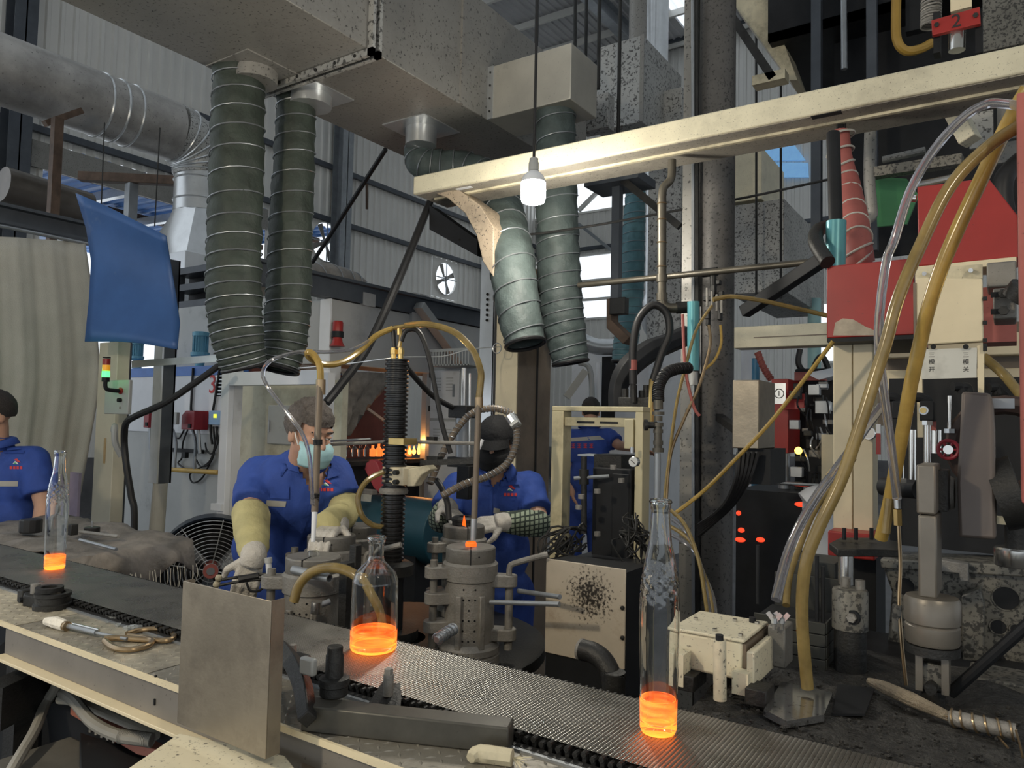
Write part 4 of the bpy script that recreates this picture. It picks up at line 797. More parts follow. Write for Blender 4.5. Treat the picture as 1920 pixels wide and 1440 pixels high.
for x, y in ((1090, 935), (1120, 925), (1150, 880), (1165, 905), (1120, 1005), (1085, 955)): part(t, 'bolt', MB().cyl(P(x, y, 2.72), P(x, y - 8, 2.72), .012, n=8), iron)
random.seed(11)
m = MB()
for i in range(26):
    a = P(1010 + random.random() * 70, 1030 + random.random() * 20, 2.55); b = P(1050 + random.random() * 50, 985 + random.random() * 40, 2.6); m.tube([a, (a + b) / 2 + Vector((random.random() - .5, random.random() - .5, random.random() - .3)) * .08, b], .004, 5, 4)
for i in range(30):
    a = P(1160 + random.random() * 40, 960 + random.random() * 60, 2.5); b = P(1170 + random.random() * 60, 990 + random.random() * 90, 2.45); m.tube([a, (a + b) / 2 + Vector((random.random() - .5, random.random() - .5, random.random() - .5)) * .1, b], .003, 5, 4)
single('wire_thicket', 'sooty tangle of thin wires around the foot of the black press', 'wire', m, irond, kind='stuff')
k = kb(1172, 1068, 1256, 2.25, 1022, 1186)
t = thing('scorched_cabinet', 'pale panel with a black soot burst in front of the black press', 'cabinet', Vector((k.mid.x, k.mid.y, 0)))
def soot_material():
    m = M('soot_burst_panel', (.50, .44, .35), .45, .05, .12, 6, grime=.3, gcol=(.22, .14, .08), gscale=6); nt = m.node_tree; N = nt.nodes; L = nt.links; b = N['Principled BSDF']; old = b.inputs['Base Color'].links[0].from_socket
    tc = N.new('ShaderNodeTexCoord'); vs = N.new('ShaderNodeVectorMath'); vs.operation = 'DISTANCE'; L.new(tc.outputs['Object'], vs.inputs[0]); q = P(1100, 1118, 2.3) - (k.mid - Z * k.mid.z); vs.inputs[1].default_value = tuple(q)
    nz = N.new('ShaderNodeTexNoise'); nz.inputs['Scale'].default_value = 110; nz.inputs['Detail'].default_value = 2; L.new(tc.outputs['Object'], nz.inputs['Vector'])
    ma = N.new('ShaderNodeMath'); ma.operation = 'MULTIPLY_ADD'; L.new(nz.outputs['Fac'], ma.inputs[0]); ma.inputs[1].default_value = -.26; L.new(vs.outputs['Value'], ma.inputs[2])
    mr = N.new('ShaderNodeMapRange'); mr.inputs['From Min'].default_value = -.105; mr.inputs['From Max'].default_value = -.06; mr.inputs['To Min'].default_value = 1; mr.inputs['To Max'].default_value = 0; L.new(ma.outputs[0], mr.inputs['Value'])
    x = N.new('ShaderNodeMix'); x.data_type = 'RGBA'; L.new(mr.outputs[0], x.inputs[0]); L.new(old, x.inputs[6]); x.inputs[7].default_value = (.03, .025, .02, 1); L.new(x.outputs[2], b.inputs['Base Color']); return m
part(t, 'front_panel', MB().box(k.o, k.L, .006, k.h), soot_material(), .002); part(t, 'cabinet_body', MB().box(Vector((k.o.x, k.o.y, 0)) + V * .007, k.L, k.D + .1, k.z1 - .01), black)
for y in (1140, 1196): q = PV(1167, y, k.v0 - .004); part(t, 'panel_bolt', MB().ell(q, .007, n=8, m=5), irond)
t = thing('elbow_pipe', 'fat grey bent pipe in front of the scorched panel', 'pipe', P(1150, 1290, 1.7)); part(t, 'pipe_bend', MB().tube([Vector((P(1152, 1300, 1.68).x, P(1152, 1300, 1.68).y, 0)), P(1152, 1330, 1.68), P(1150, 1300, 1.68), P(1146, 1268, 1.7), P(1132, 1240, 1.72), P(1112, 1224, 1.74), P(1090, 1218, 1.76)], .024, 16), irond); part(t, 'pipe_mouth', MB().torus(P(1090, 1218, 1.76), .022, .004, P(1112, 1224, 1.74) - P(1090, 1218, 1.76), 16, 6), iron)
# ================================================================== LEFT BACKGROUND
def cloth(name, label, cat, rows, mat, th=.003, fold=0):
    m = MB().sheet(rows); o = single(name, label, cat, m, mat, sm=80); s = o.modifiers.new('solid', 'SOLIDIFY'); s.thickness = th; return o
SC_ = -5.2; rows = []
for j in range(19):
    y = 432 + (985 - 432) * j / 18; xr = 158 + 30 * sin(min(1, (y - 430) / 330) * pi / 2) - max(0, y - 700) * .17; row = []
    for i in range(61):
        f = i / 60; x = -170 + (xr + 170) * f; q = PS(x, y + 22 * f * (1 - j / 18), SC_); row.append(q + U * (.016 * sin(i * .55 + .5 * sin(j * .3)) + .006 * sin(i * 1.6 + j * .15)) * (.4 + .6 * j / 18))
    rows.append(row)
cloth('fireproof_curtain', 'big pale fireproof cloth curtain hanging at the left edge', 'curtain', rows, curtain)
t = thing('gantry_beam', 'dark I-beam along the top of the pale curtain', 'beam', W(-5.3, 3.2, 2.8)); zt = PS(0, 383, -5.3).z
part(t, 'beam_web', MB().box(W(-5.31, 1.2, zt - .12), .02, 1.75, .11), darkbeam); part(t, 'top_flange', MB().box(W(-5.37, 1.2, zt - .02), .14, 1.75, .02), darkbeam); part(t, 'bottom_flange', MB().box(W(-5.37, 1.2, zt - .13), .14, 1.75, .02), darkbeam)
for v in (1.25, 2.85): part(t, 'beam_post', MB().box(W(-5.36, v, 0), .1, .08, zt - .13), darkbeam)
part(t, 'curtain_rail', MB().cyl(W(-5.2, 1.2, PS(60, 436, -5.2).z), W(-5.2, 2.75, PS(60, 436, -5.2).z), .012, n=8), steel)
t = thing('duct_stand', 'rusty T-shaped post propping up the round duct', 'post', PS(104, 402, -6.3)); part(t, 'post', MB().bar(PS(99, 405, -6.5), PS(108, 222, -6.5), .07, .07, V), rust); part(t, 'cross_bracket', MB().bar(PS(84, 232, -6.6), PS(152, 208, -6.6), .06, .05), rust)
part(t, 'foot', MB().bar(PS(99, 405, -6.5) * 1, Vector((PS(99, 405, -6.5).x, PS(99, 405, -6.5).y, 0)), .06, .06, V), rust)
single('dark_pipe', 'fat dark horizontal pipe behind the rusty post', 'pipe', MB().cyl(PS(5, 345, -8), PS(165, 392, -8), .17, n=20), M('dark_pipe_paint', (.12, .105, .09), .35, .4, .2))
t = thing('rusty_rack', 'rusty horizontal beam on a short post before the blue roof', 'beam', P(250, 395, 8.2)); part(t, 'rusty_beam', MB().bar(P(150, 331, 8.2), P(360, 341, 8.2), .1, .1), rust, .005); part(t, 'rack_post', MB().bar(Vector((P(247, 395, 8.2).x, P(247, 395, 8.2).y, 0)), P(247, 345, 8.2), .1, .1, V), steel)
d = 4.4; tops = [(143, 362), (200, 386), (280, 414), (312, 442)]; L_ = [(143, 362), (163, 430), (172, 490), (168, 560), (160, 641)]; R__ = [(312, 442), (320, 490), (330, 550), (338, 605), (333, 656)]
def lerp2(pl, f): g = f * (len(pl) - 1); j = min(int(g), len(pl) - 2); u = g - j; return (pl[j][0] + (pl[j + 1][0] - pl[j][0]) * u, pl[j][1] + (pl[j + 1][1] - pl[j][1]) * u)
rows = []
for j in range(13):
    a = lerp2(L_, j / 12); b = lerp2(R__, j / 12); row = []
    for i in range(13):
        f = i / 12; tx, ty = lerp2(tops, f); x = a[0] + (b[0] - a[0]) * f; y = a[1] + (b[1] - a[1]) * f; y += (ty - (362 + 80 * f)) * (1 - j / 12) + 10 * sin(pi * f) * (j / 12) * -.6
        row.append(P(x, y, d + .1 * sin(j / 12 * pi) - .12 * f))
    rows.append(row)
o = cloth('blue_sheet', 'curved blue painted metal sheet hanging beside the curtain', 'sheet', rows, bluesheet, .006)
t = thing('sheet_hanger', 'thin wire holding up the blue sheet', 'wire', P(200, 384, 4.4)); part(t, 'wire', MB().cyl(P(190, 383, 4.42), P(196, 230, 4.5), .004, n=6).cyl(P(290, 424, 4.36), P(300, 240, 4.5), .004, n=6), irond)
k = kb(213, 640, 995, 4.7, 178, 237); o = Vector((k.o.x, k.o.y, 0)); t = thing('control_pillar', 'cream pillar by the curtain carrying the grey control box', 'pillar', Vector((k.mid.x, k.mid.y, 0)))
part(t, 'pillar_body', MB().box(o, k.L, k.D, k.z1), M('pale_pillar_paint', (.58, .54, .43), .5, 0, .1, 3, grime=.15, gcol=(.35, .27, .18)), .004)
q = PV(196, 845, k.v0 - .003); st = part(t, 'stencil_marks', MB().cbox(q, .02, .004, .16), M('worn_orange_print', (.42, .3, .16), .7))
k = kb(241, 712, 777, 4.35, 196, 248); t = thing('control_box', 'grey electric control box with a red button on the cream pillar', 'control box', k.mid)
part(t, 'box_body', MB().k(k), greyp, .005); q = k.o + U * k.L * .7 + Z * k.h * .68; part(t, 'emergency_button', MB().lathe(q - V * .0, [(.018, 0), (.02, .01), (.01, .018)], 20, -V), red); part(t, 'selector_switch', MB().cyl(q - Z * .055, q - Z * .055 - V * .02, .012), black); part(t, 'lock', MB().cyl(q - Z * .1, q - Z * .1 - V * .006, .008), chrome)
part(t, 'cable_tail', MB().tube([k.mid - Z * k.h * .5 - U * .03, P(215, 800, 4.4), P(216, 830, 4.4), P(228, 855, 4.42)], .018, 10), greyp)
q = P(198, 714, 4.3); t = thing('signal_tower', 'stacked red, amber and lit green signal lamp beside the grey control box', 'lamp', q); r = .021
part(t, 'lamp_foot', MB().cyl(q - Z * .005, q + Z * .02, r), black); 
for i, (mt, nm) in enumerate(((greenl, 'green_lamp'), (amberl, 'amber_lamp'), (redl, 'red_lamp'))): part(t, nm, MB().cyl(q + Z * (.022 + i * .036), q + Z * (.055 + i * .036), r, n=20), mt)
part(t, 'cap', MB().cyl(q + Z * .131, q + Z * .137, r), black); part(t, 'elbow_bracket', MB().tube([q, q - Z * .03, q - Z * .05 + V * .015, q - Z * .055 + V * .08], .012, 8), black)
ld = bpy.data.lights.new('green_light', 'POINT'); ld.energy = .22; ld.color = (.1, 1, .2); ld.shadow_soft_size = .03; lo = bpy.data.objects.new('green_light', ld); COL.objects.link(lo); lo.parent = t; lo.location = CV(-.09, .02, .05)
k = kb(299, 652, 907, 4.95, 284, 323); o = Vector((k.o.x, k.o.y, 0)); t = thing('slate_column', 'slate grey steel column with a pale edge hanging over a cloth-wrapped foot', 'column', Vector((k.mid.x, k.mid.y, 0)))
part(t, 'front_flange', MB().box(o + Z * k.z0, k.L, .012, 1.5), galvc); part(t, 'web', MB().box(o + Z * k.z0 + V * .012 + U * (k.L - .02), .02, k.D, 1.5), darkbeam); part(t, 'back_flange', MB().box(o + Z * k.z0 + V * k.D, k.L, .012, 1.5), darkbeam)
part(t, 'cloth_wrapped_foot', MB().tube([Vector((k.mid.x, k.mid.y, 0)), Vector((k.mid.x - .01, k.mid.y, k.z0 * .5)), Vector((k.mid.x + .02, k.mid.y, k.z0))], .05, 12, 5, [.06, .05, .045]), curtain)
tubes('power_cable', 'thick black cable swooping from the green hose to the control pillar', 'cable', [P(410, 686, 4.3), P(370, 715, 4.3), P(310, 755, 4.3), P(255, 780, 4.3), P(236, 795, 4.35), P(233, 830, 4.4), P(238, 880, 4.4), P(246, 930, 4.4), P(252, 990, 4.4), Vector((P(254, 1000, 4.4).x, P(254, 1000, 4.4).y, .01))], .019, rubber)
# annealing oven front
v0 = P(330, 720, 6.0).dot(V); s0 = PV(215, 720, v0).dot(U); s1 = PV(446, 720, v0).dot(U); zb = PV(330, 705, v0).z; zc = PV(330, 688, v0).z
OV0 = v0
t = thing('annealing_oven', 'white annealing oven with a blue stripe and a red number 3', 'oven', W((s0 + s1) / 2, v0 + .5, 0))
zg = PV(330, 812, v0).z
part(t, 'lower_panel', MB().box(W(s0, v0 + .01, 0), s1 - s0, 1.2, zg), greyp); part(t, 'upper_panel', MB().box(W(s0, v0, zg), s1 - s0, 1.2, zb - zg), white, .004); part(t, 'blue_stripe', MB().box(W(s0, v0 - .004, zb), s1 - s0, 1.2, zc - zb), M('blue_stripe_paint', (.08, .2, .55), .45)); part(t, 'top_box', MB().box(W(s0 + .1, v0 + .3, zc), s1 - s0, .8, .55), greyp)
part(t, 'number', text('3', .2, PV(398, 722, v0 - .004), U, Z), redink)
q = PV(415, 722, v0); gr = part(t, 'louvre_grille', MB().cbox(q, .1, .01, .17), black)
for i in range(6): part(gr, 'louvre', MB().cbox(q - V * .008 + Z * (-.07 + i * .028), .1, .008, .008), galvc)
part(t, 'rail', MB().box(PV(290, 845, v0 - .03), .62, .03, .03), black); part(t, 'gas_pipe', MB().cyl(PV(316, 880, v0 - .08), PV(410, 886, v0 - .08), .018), wood)
for x in (365, 328): part(t, 'gas_riser', MB().tube([PV(x, 882, v0 - .08), PV(x, 860, v0 - .08), PV(x + 2, 830, v0 - .06), PV(x - 4, 805, v0 - .06)], .012, 8), steel)
def motor(px, yt, yb, d, lab):
    c = P(px, yb, d); h = P(px, yt, d).z - c.z; r = h * .19; t = thing('electric_motor', lab, 'motor', c, 'blue motors on the oven')
    part(t, 'motor_shell', MB().cyl(c + Z * h * .45, c + Z * h * .9, r * .92, n=20), tealm); fin = part(t, 'cooling_fin', MB().box(c + Z * h * .46 - V * r * 1.1 - U * .004, .008, r * .2, h * .42), tealm)
    m = MB()
    for i in range(16): a = 2 * pi * i / 16; e = Vector((cos(a), sin(a), 0)); g = Vector((-e.y, e.x, 0)); m.obox(c + e * r * .9 - g * .003 + Z * h * .47, g * .006, e * r * .16, Z * h * .4)
    part(t, 'cooling_fins', m, tealm); part(t, 'fan_cowl', MB().lathe(c, [(r * 1.12, h * .88), (r * 1.12, h * .98), (r * .8, h), (.01, h)], 24), tealm); part(t, 'flange', MB().lathe(c, [(r, h * .3), (r * 1.25, h * .36), (r * 1.25, h * .45), (r, h * .46)], 24), tealm); part(t, 'mount', MB().lathe(c, [(r * .9, 0), (r * .9, h * .05), (r * .6, h * .1), (r * .7, h * .3)], 16), tealm); return t
motor(374, 622, 693, 6.1, 'pale blue electric motor standing on the oven beside the dark green hose'); motor(256, 640, 691, 6.6, 'pale blue electric motor half hidden behind the blue sheet'); motor(584, 592, 672, 5.3, 'blue electric motor behind the darker green hose')
def burner(cx, yt, yb, d, xl, xr, lab, mt):
    k = kb(cx, yt, yb, d, xl, xr); t = thing('burner_box', lab, 'burner', k.mid, 'red burner boxes'); o = k.o; h = k.h
    part(t, 'cover', MB().prism([o, o + U * k.L, o + U * k.L + Z * h, o + U * k.L * .3 + Z * h, o + Z * h * .75], V * k.D), mt, .005); part(t, 'socket', MB().cbox(o + U * k.L * .7 - V * .004 + Z * h * .2, .03, .01, .03), black); part(t, 'air_pipe', MB().tube([o + U * k.L * .8 + V * k.D * .5, o + U * k.L * .9 + V * k.D * .5 - Z * .1, o + U * k.L + V * k.D * .5 - Z * .18], .014, 8), steel)
burner(364, 770, 806, 5.6, 340, 391, 'red burner box on the oven front beside the blue meter', M('dark_red_box', (.30, .02, .03), .4)); burner(279, 768, 802, 6.1, 269, 290, 'red burner box half hidden behind the slate column', MATS['dark_red_box'])
k = kb(414, 770, 797, 5.5, 391, 420); t = thing('gas_meter', 'small blue and white meter with a lit yellow screen', 'meter', k.mid); part(t, 'meter_case', MB().k(k), M('meter_blue', (.25, .42, .66), .4), .004); part(t, 'screen', MB().cbox(k.o + U * k.L * .55 + Z * k.h * .62 - V * .002, .035, .005, .028), screen)
single('junction_box', 'small grey junction box on the oven front beside the slate column', 'box', MB().k(kb(331, 773, 796, 5.6, 317, 337)), greyp, .004)
random.seed(5)
for i, (x0, y0, x1, y1, lab) in enumerate(((362, 690, 358, 768, 'black cable dropping to the red burner box'), (412, 690, 395, 800, 'black cable dropping past the blue meter'))):
    tubes('power_cable', lab, 'cable', [PV(x0, y0, OV0 - .012), PV((x0 + x1) / 2, (y0 + y1) / 2, OV0 - .014), PV(x1, y1, OV0 - .012), PV(x1 + 3, y1 + 30 * i + 3, OV0 - .012)], .01, rubber, 6)
for i, pts in enumerate((((405, 800), (408, 830), (398, 850), (388, 845), (385, 830)), ((400, 800), (402, 845), (392, 870), (376, 874), (368, 862)), ((345, 806), (335, 822), (322, 815)), ((352, 806), (343, 830), (341, 858), (334, 868), (345, 878)), ((408, 800), (396, 860), (370, 880), (356, 890), (362, 905), (380, 895), (396, 862)))):
    tubes('meter_lead', 'thin black lead dangling under the meter and burner boxes', 'cable', [PV(x, y, OV0 - .012) for x, y in pts], .007, rubber, 6, group='leads under the burner boxes')
single('wall_socket', 'black plug socket low on the oven front', 'socket', MB().cbox(P(347, 853, 5.6), .05, .03, .045), black, .003)
single('galvanised_strip', 'long perforated galvanised strip across the oven motors', 'strip', MB().bar(P(248, 683, 5.0), P(408, 672, 4.75), .012, .045), galvc)
t = thing('dark_truss', 'dark steel truss under the bright plenum box beside the blue sheet', 'truss', P(365, 600, 6.6)); k = kb(398, 498, 602, 6.6, 322, 430)
for f in (0, .3, .62, .93): part(t, 'truss_bar', MB().box(k.o + Z * k.h * f, k.L, k.D, k.h * .12), darkbeam)
part(t, 'truss_back', MB().box(k.o + V * k.D, k.L, .03, k.h), black); part(t, 'truss_post', MB().box(Vector((k.o.x, k.o.y, 0)), .08, .08, k.z1), darkbeam); part(t, 'white_edge', MB().box(k.o - V * .02 - Z * .07, k.L, .03, .07), dwhite)
# white portal and its cream lining
k = kb(425, 688, 960, 4.6, 411, 441); o = Vector((k.o.x, k.o.y, 0)); t = thing('white_portal', 'white steel portal frame left of the worker with the pale blue mask', 'frame', o)
part(t, 'portal_post', MB().box(o, k.L, .04, k.z1), white, .003); part(t, 'post_side', MB().box(o + V * .04, k.L, k.D, k.z1), dwhite); z = PV(500, 722, k.v0).z; e = PV(604, 700, k.v0).dot(U) - k.s0
part(t, 'lintel', MB().box(o + U * k.L + Z * z, e - k.L, .06, PV(500, 696, k.v0).z - z), white, .003); part(t, 'portal_post', MB().box(o + U * e + Z * 0, .05, .05, k.z1 - .05), dwhite); part(t, 'foot_plate', MB().box(o - U * .03 - V * .02 + Z * (P(415, 958, 4.6).z), .1, .1, .04), white)
v1 = k.v0 + .45; a = PV(443, 800, v1).dot(U); b = PV(640, 800, v1).dot(U); zt = PV(500, 715, v1).z
t = thing('lined_chamber', 'cream-lined chamber wall with a brown scorch behind the masked worker', 'panel', W(a, v1, 0))
part(t, 'cream_lining', MB().box(W(a, v1, 0), b - a, .05, zt), M('stained_cream_lining', (.58, .55, .42), .35, .1, .15, 2.5, grime=.4, gcol=(.2, .15, .07), gscale=1.6)); q = PV(500, 832, v1 - .03); hb = part(t, 'hatch', MB().box(q, .26, .03, .26), greyp, .006); part(hb, 'hatch_handle', MB().cyl(q + U * .03 - V * .012 + Z * .08, q + U * .03 - V * .012 + Z * .16, .006), steel)
# grey oven housing with the opening where the small bottles ride
c = P(620, 640, 5.0); s1 = c.dot(U); v0 = c.dot(V); v2 = PS(905, 640, s1).dot(V); zt = P(620, 560, 5.0).z; zl = PS(705, 690, s1).z
t = thing('oven_housing', 'big grey sheet-metal oven housing above the glowing bottle opening', 'oven', W(s1 - .5, v0 + 1, 0)); LW = .3
part(t, 'hood', MB().box(W(s1 - LW, v0, zl), LW, v2 - v0, zt - zl), lehr, .006); part(t, 'front_edge', MB().box(W(s1 - .1, v0 - .012, 0), .1, .012, zt), white); part(t, 'corner_post', MB().box(W(s1 - .1, v0, 0), .1, .1, zl), dwhite)
part(t, 'inner_back', MB().box(W(s1 - 1.0, v0 + .1, 0), .05, v2 - v0, zl), M('dull_red_oven_lining', (.13, .045, .035), .7, 0, .4, 3)); zbt = PS(700, 858, s1 - .2).z; part(t, 'oven_bed', MB().box(W(s1 - .6, v0 + .12, 0), .5, v2 - v0, zbt - .04), black); part(t, 'oven_belt', MB().box(W(s1 - .4, v0 + .12, zbt - .04), .38, v2 - v0 - .5, .03), irond)
part(t, 'frame_post', MB().box(W(s1 - .06, PS(800, 800, s1).dot(V), 0), .05, .05, zl), greyp); part(t, 'inner_strut', MB().bar(PS(680, 760, s1 - .15), PS(735, 800, s1 - .15), .02, .02), greyp)
for x, y in ((690, 562), (780, 598)): q = PS(x, y, s1 + .01); part(t, 'bracket_tab', MB().cbox(q, .03, .12, .09), lehr)
t2 = thing('crane_rail', 'dark slate I-beam running along the top of the grey oven housing', 'beam', W(s1, v0, zt)); part(t2, 'rail_web', MB().box(W(s1 - .08, v0 - .85, zt + .005), .1, v2 - v0 + .95, .12), darkbeam); part(t2, 'rail_cap', MB().box(W(s1 - .13, v0 - .85, zt + .125), .2, v2 - v0 + .95, .02), darkbeam)
single('diagonal_strut', 'grey diagonal strut in front of the oven housing by the louvred cabinet', 'strut', MB().bar(PS(785, 572, s1 + .06), PS(872, 690, s1 + .06), .09, .06), greyp, .004)
for i in range(13):
    x = 630 + i * 11.4; q = PS(x, 856, s1 - .18); hotm = [glass, MATS.get('warm_glass') or M('warm_glass', (.9, .55, .35), .1, 0, .1, emit=(1, .22, .03), estr=.5, trans=.6)][i > 5]
    b = thing('small_bottle', 'small %s bottle standing in the row inside the oven opening' % ('glowing' if i > 5 else 'clear'), 'bottle', q, 'small bottles riding in the oven, %s' % ('glowing' if i > 5 else 'clear')); h = .085 + .012 * (i % 2)
    part(b, 'bottle_body', MB().lathe(q, [(.001, 0), (.02, 0), (.022, .004), (.022, h * .6), (.01, h * .75), (.009, h * .95), (.012, h), (.001, h)], 14), hotm)
fl = thing('gas_flames', 'yellow gas flames at the right end of the bottle row', 'flame', PS(778, 853, s1 - .1)); 
for x, h in ((768, 14), (776, 17), (785, 24)): q = PS(x, 853, s1 - .12); part(fl, 'flame', MB().lathe(q, [(.001, 0), (.014, .012), (.016, .03), (.008, R_(h, 5.6) * .7), (.001, R_(h, 5.6) * 1.05)], 10), flame)
ld = bpy.data.lights.new('flame_light', 'POINT'); ld.energy = 3; ld.color = (1, .4, .1); ld.shadow_soft_size = .05; lo = bpy.data.objects.new('flame_light', ld); COL.objects.link(lo); lo.parent = fl; lo.location = U * .08 + Z * .1
rows = []
for j in range(7):
    f = j / 6; a = (640 - 4 * f, 696 + 118 * f); b = (738 - 86 * f, 700 + 118 * f); row = []
    for i in range(11): g = i / 10; row.append(PS(a[0] + (b[0] - a[0]) * g, a[1] + (b[1] - a[1]) * g, s1 + .03) + U * (.05 * sin(i * 1.3 + j) * (.3 + f)))
    rows.append(row)
cloth('torn_canvas', 'torn grey canvas flap hanging at the left of the oven opening', 'canvas', rows, canvas)
t = thing('alarm_horn', 'small red alarm horn on the grey oven housing', 'horn', PS(633, 645, s1 + .03)); q = PS(633, 630, s1 + .05); part(t, 'horn_body', MB().lathe(q, [(.035, .03), (.035, .09), (.03, .1)], 16), red); part(t, 'band', MB().cyl(q - Z * .01, q + Z * .03, .04), black); part(t, 'bell', MB().lathe(q, [(.05, -.07), (.035, -.04), (.03, -.01)], 16), red)
single('red_guard_arm', 'dark red rounded metal arm below the oven opening', 'guard', MB().prism([P(683, 880, 4.6), P(686, 868, 4.6), P(696, 861, 4.6), P(706, 866, 4.6), P(728, 915, 4.6), P(732, 935, 4.6), P(722, 935, 4.6), P(700, 915, 4.6)], V * .05), M('deep_red_paint', (.33, .03, .04), .45), .006)
t = thing('teal_tank', 'dark teal rounded machine cover behind the ridged column', 'tank', P(690, 1000, 4.7)); c = P(720, 985, 4.8); part(t, 'tank_shell', MB().cyl(c - U * .45, c + U * .5, .2, n=28), tealdark, .006); part(t, 'tank_stand', MB().box(Vector((c.x, c.y, 0)) - U * .4 - V * .15, .8, .3, c.z - .1), black)
t = thing('floor_brush', 'worn cream brush lying on the teal cover', 'brush', P(685, 940, 4.6)); q = P(668, 938, 4.6); part(t, 'brush_block', MB().box(q + Z * .04, .13, .05, .03), canvas, .004); m = MB()
for i in range(26): m.cyl(q + U * .005 * i + Z * .042, q + U * .005 * i - V * .004, .0018, n=4)
part(t, 'bristles', m, curtain, kind='stuff')
# louvred cabinet
k = kb(866, 688, 1000, 5.3, 802, 878); o = Vector((k.o.x, k.o.y, 0)); t = thing('louvred_cabinet', 'grey steel cabinet with two louvred doors right of the oven opening', 'cabinet', Vector((k.mid.x, k.mid.y, 0))); part(t, 'cabinet_body', MB().box(o + V * .01, k.L, k.D + .1, k.z1), greyp, .004)
zm = P(850, 788, 5.3).z
for a, b in ((zm + .01, k.z1 - .02), (.5, zm - .01)):
    dr = part(t, 'door', MB().box(o + Z * a + U * .01, k.L - .05, .012, b - a), dwhite, .003); part(dr, 'door_handle', MB().box(o + Z * (a + (b - a) * .45) + U * (k.L - .09) - V * .012, .012, .012, .09), steel)
    for cx in (.25, .6):
        for i in range(5): part(dr, 'louvre', MB().box(o + U * k.L * cx - U * .03 + Z * (b - .06 - i * .022) - V * .004, .06, .005, .006), greyp)
    for f in (.15, .85): part(dr, 'hinge', MB().box(o - U * .006 + Z * (a + (b - a) * f), .014, .014, .04), irond)
t = thing('cable_tray', 'grey slotted cable tray above the louvred cabinet', 'tray', P(850, 690, 5.2)); p0 = P(804, 687, 5.25); part(t, 'tray_floor', MB().box(p0, .36, .25, .01), greyp); part(t, 'tray_lip', MB().box(p0 + Z * .1 , .36, .008, .02), greyp)
for i in range(14): part(t, 'tray_rib', MB().box(p0 + U * (.005 + i * .026), .01, .006, .1), greyp)
# drum fan
c = P(395, 1070, 4.2); t = thing('drum_fan', 'large dark drum fan with a wire grille behind the masked worker', 'fan', Vector((c.x, c.y, 0))); ax = (CAM - c); ax.z = 0; ax.normalize(); R = .285
part(t, 'drum_shell', MB().lathe(c - ax * .2, [(R, 0), (R, .2), (R + .012, .21), (R + .012, .19), (R + .008, 0)], 40, ax, close=True), M('fan_slate', (.03, .045, .07), .4, .2)); x_ = ax.cross(Z).normalized()
for i in range(12): part(t, 'grille_ring', MB().torus(c + ax * .012, .04 + i * .0215, .0022, ax, 36, 4), galvc)
for i in range(4): a = pi / 4 * i + .2; e = x_ * cos(a) + Z * sin(a); part(t, 'grille_spoke', MB().cyl(c + ax * .01 - e * R, c + ax * .01 + e * R, .003, n=5), galvc)
part(t, 'back_disc', MB().cyl(c - ax * .21, c - ax * .2, R, n=36), black); part(t, 'hub', MB().cyl(c - ax * .1, c + ax * .02, .04), redd); part(t, 'hub_badge', MB().cyl(c + ax * .02, c + ax * .024, .022), galvc)
for i in range(3):
    a = 2 * pi * i / 3 + .5; e = x_ * cos(a) + Z * sin(a); g = e.cross(ax); part(t, 'fan_blade', MB().prism([c - ax * .1 + e * .03, c - ax * .12 + e * .25 - g * .07, c - ax * .08 + e * .25 + g * .1, c - ax * .07 + e * .03 + g * .03], ax * .006), steel)
for s in (-1, 1): part(t, 'fan_foot', MB().bar(c + x_ * s * .2 - Z * .2, Vector((c.x, c.y, .02)) + x_ * s * .25, .04, .04), black)
# cloth covered bench
t = thing('side_bench', 'low bench under the grey canvas behind the conveyor', 'bench', W(-3.3, 1.55, 0)); part(t, 'bench_top', MB().box(W(-3.85, 1.33, 1.0), .95, .45, .04), irond)
for s in (-3.8, -3.0): part(t, 'bench_leg', MB().box(W(s, 1.5, 0), .06, .1, 1.0), irond)
rows = []
for j in range(15):
    v = 1.315 + .5 * j / 14; row = []
    for i in range(31):
        s = -3.85 + 1.23 * i / 30; n3 = noise.noise(Vector((s * 5, v * 6, 1))) * .03 + noise.noise(Vector((s * 17, v * 15, 4))) * .012; z = 1.085 + n3 + .02 * (j / 14); x = s
        if i > 27: z -= (i - 27) * .035 * (1 + .3 * sin(j)); x = -3.85 + 1.23 * 27.3 / 30 + (i - 27) * .012 + .02 * sin(j * 1.3)
        row.append(W(x, v + .012 * sin(i * .9) * (j == 0), z))
    rows.append(row)
cloth('canvas_cover', 'crumpled grey canvas spread over the bench behind the conveyor', 'canvas', rows, canvas, .006)
m = MB(); random.seed(9)
for i in range(36): a = W(-2.62 + random.random() * .04, 1.32 + random.random() * .45, 1.0); m.tube([a + Z * .03, a + U * .015 * random.random() - Z * .01, a - Z * (.03 + .05 * random.random()) + V * .02 * (random.random() - .5)], .0016, 4, 3)
single('frayed_threads', 'pale frayed threads along the torn edge of the grey canvas', 'thread', m, curtain, kind='stuff')
c = G(57, 998, 1.105); single('rubber_block', 'fluted black block on the grey canvas left of the far bottle', 'block', MB().lathe(c, [(.04, 0), (.042, .004), (.042, .05), (.038, .054)], 12), rubber, sm=20)
c = G(172, 1000, 1.105); t = thing('stopper_tool', 'small black round stopper with a pin on the grey canvas', 'tool', c); part(t, 'stopper_body', MB().cyl(c, c + Z * .026, .03), rubber, .003); part(t, 'stopper_pin', MB().cyl(c + Z * .026, c + Z * .05, .004, n=8), steel)
c = G(136, 1003, 1.105); single('dark_cube', 'small dark cube on the canvas just right of the far bottle', 'block', MB().cbox(c + Z * .022, .03, .03, .044), irond, .003)
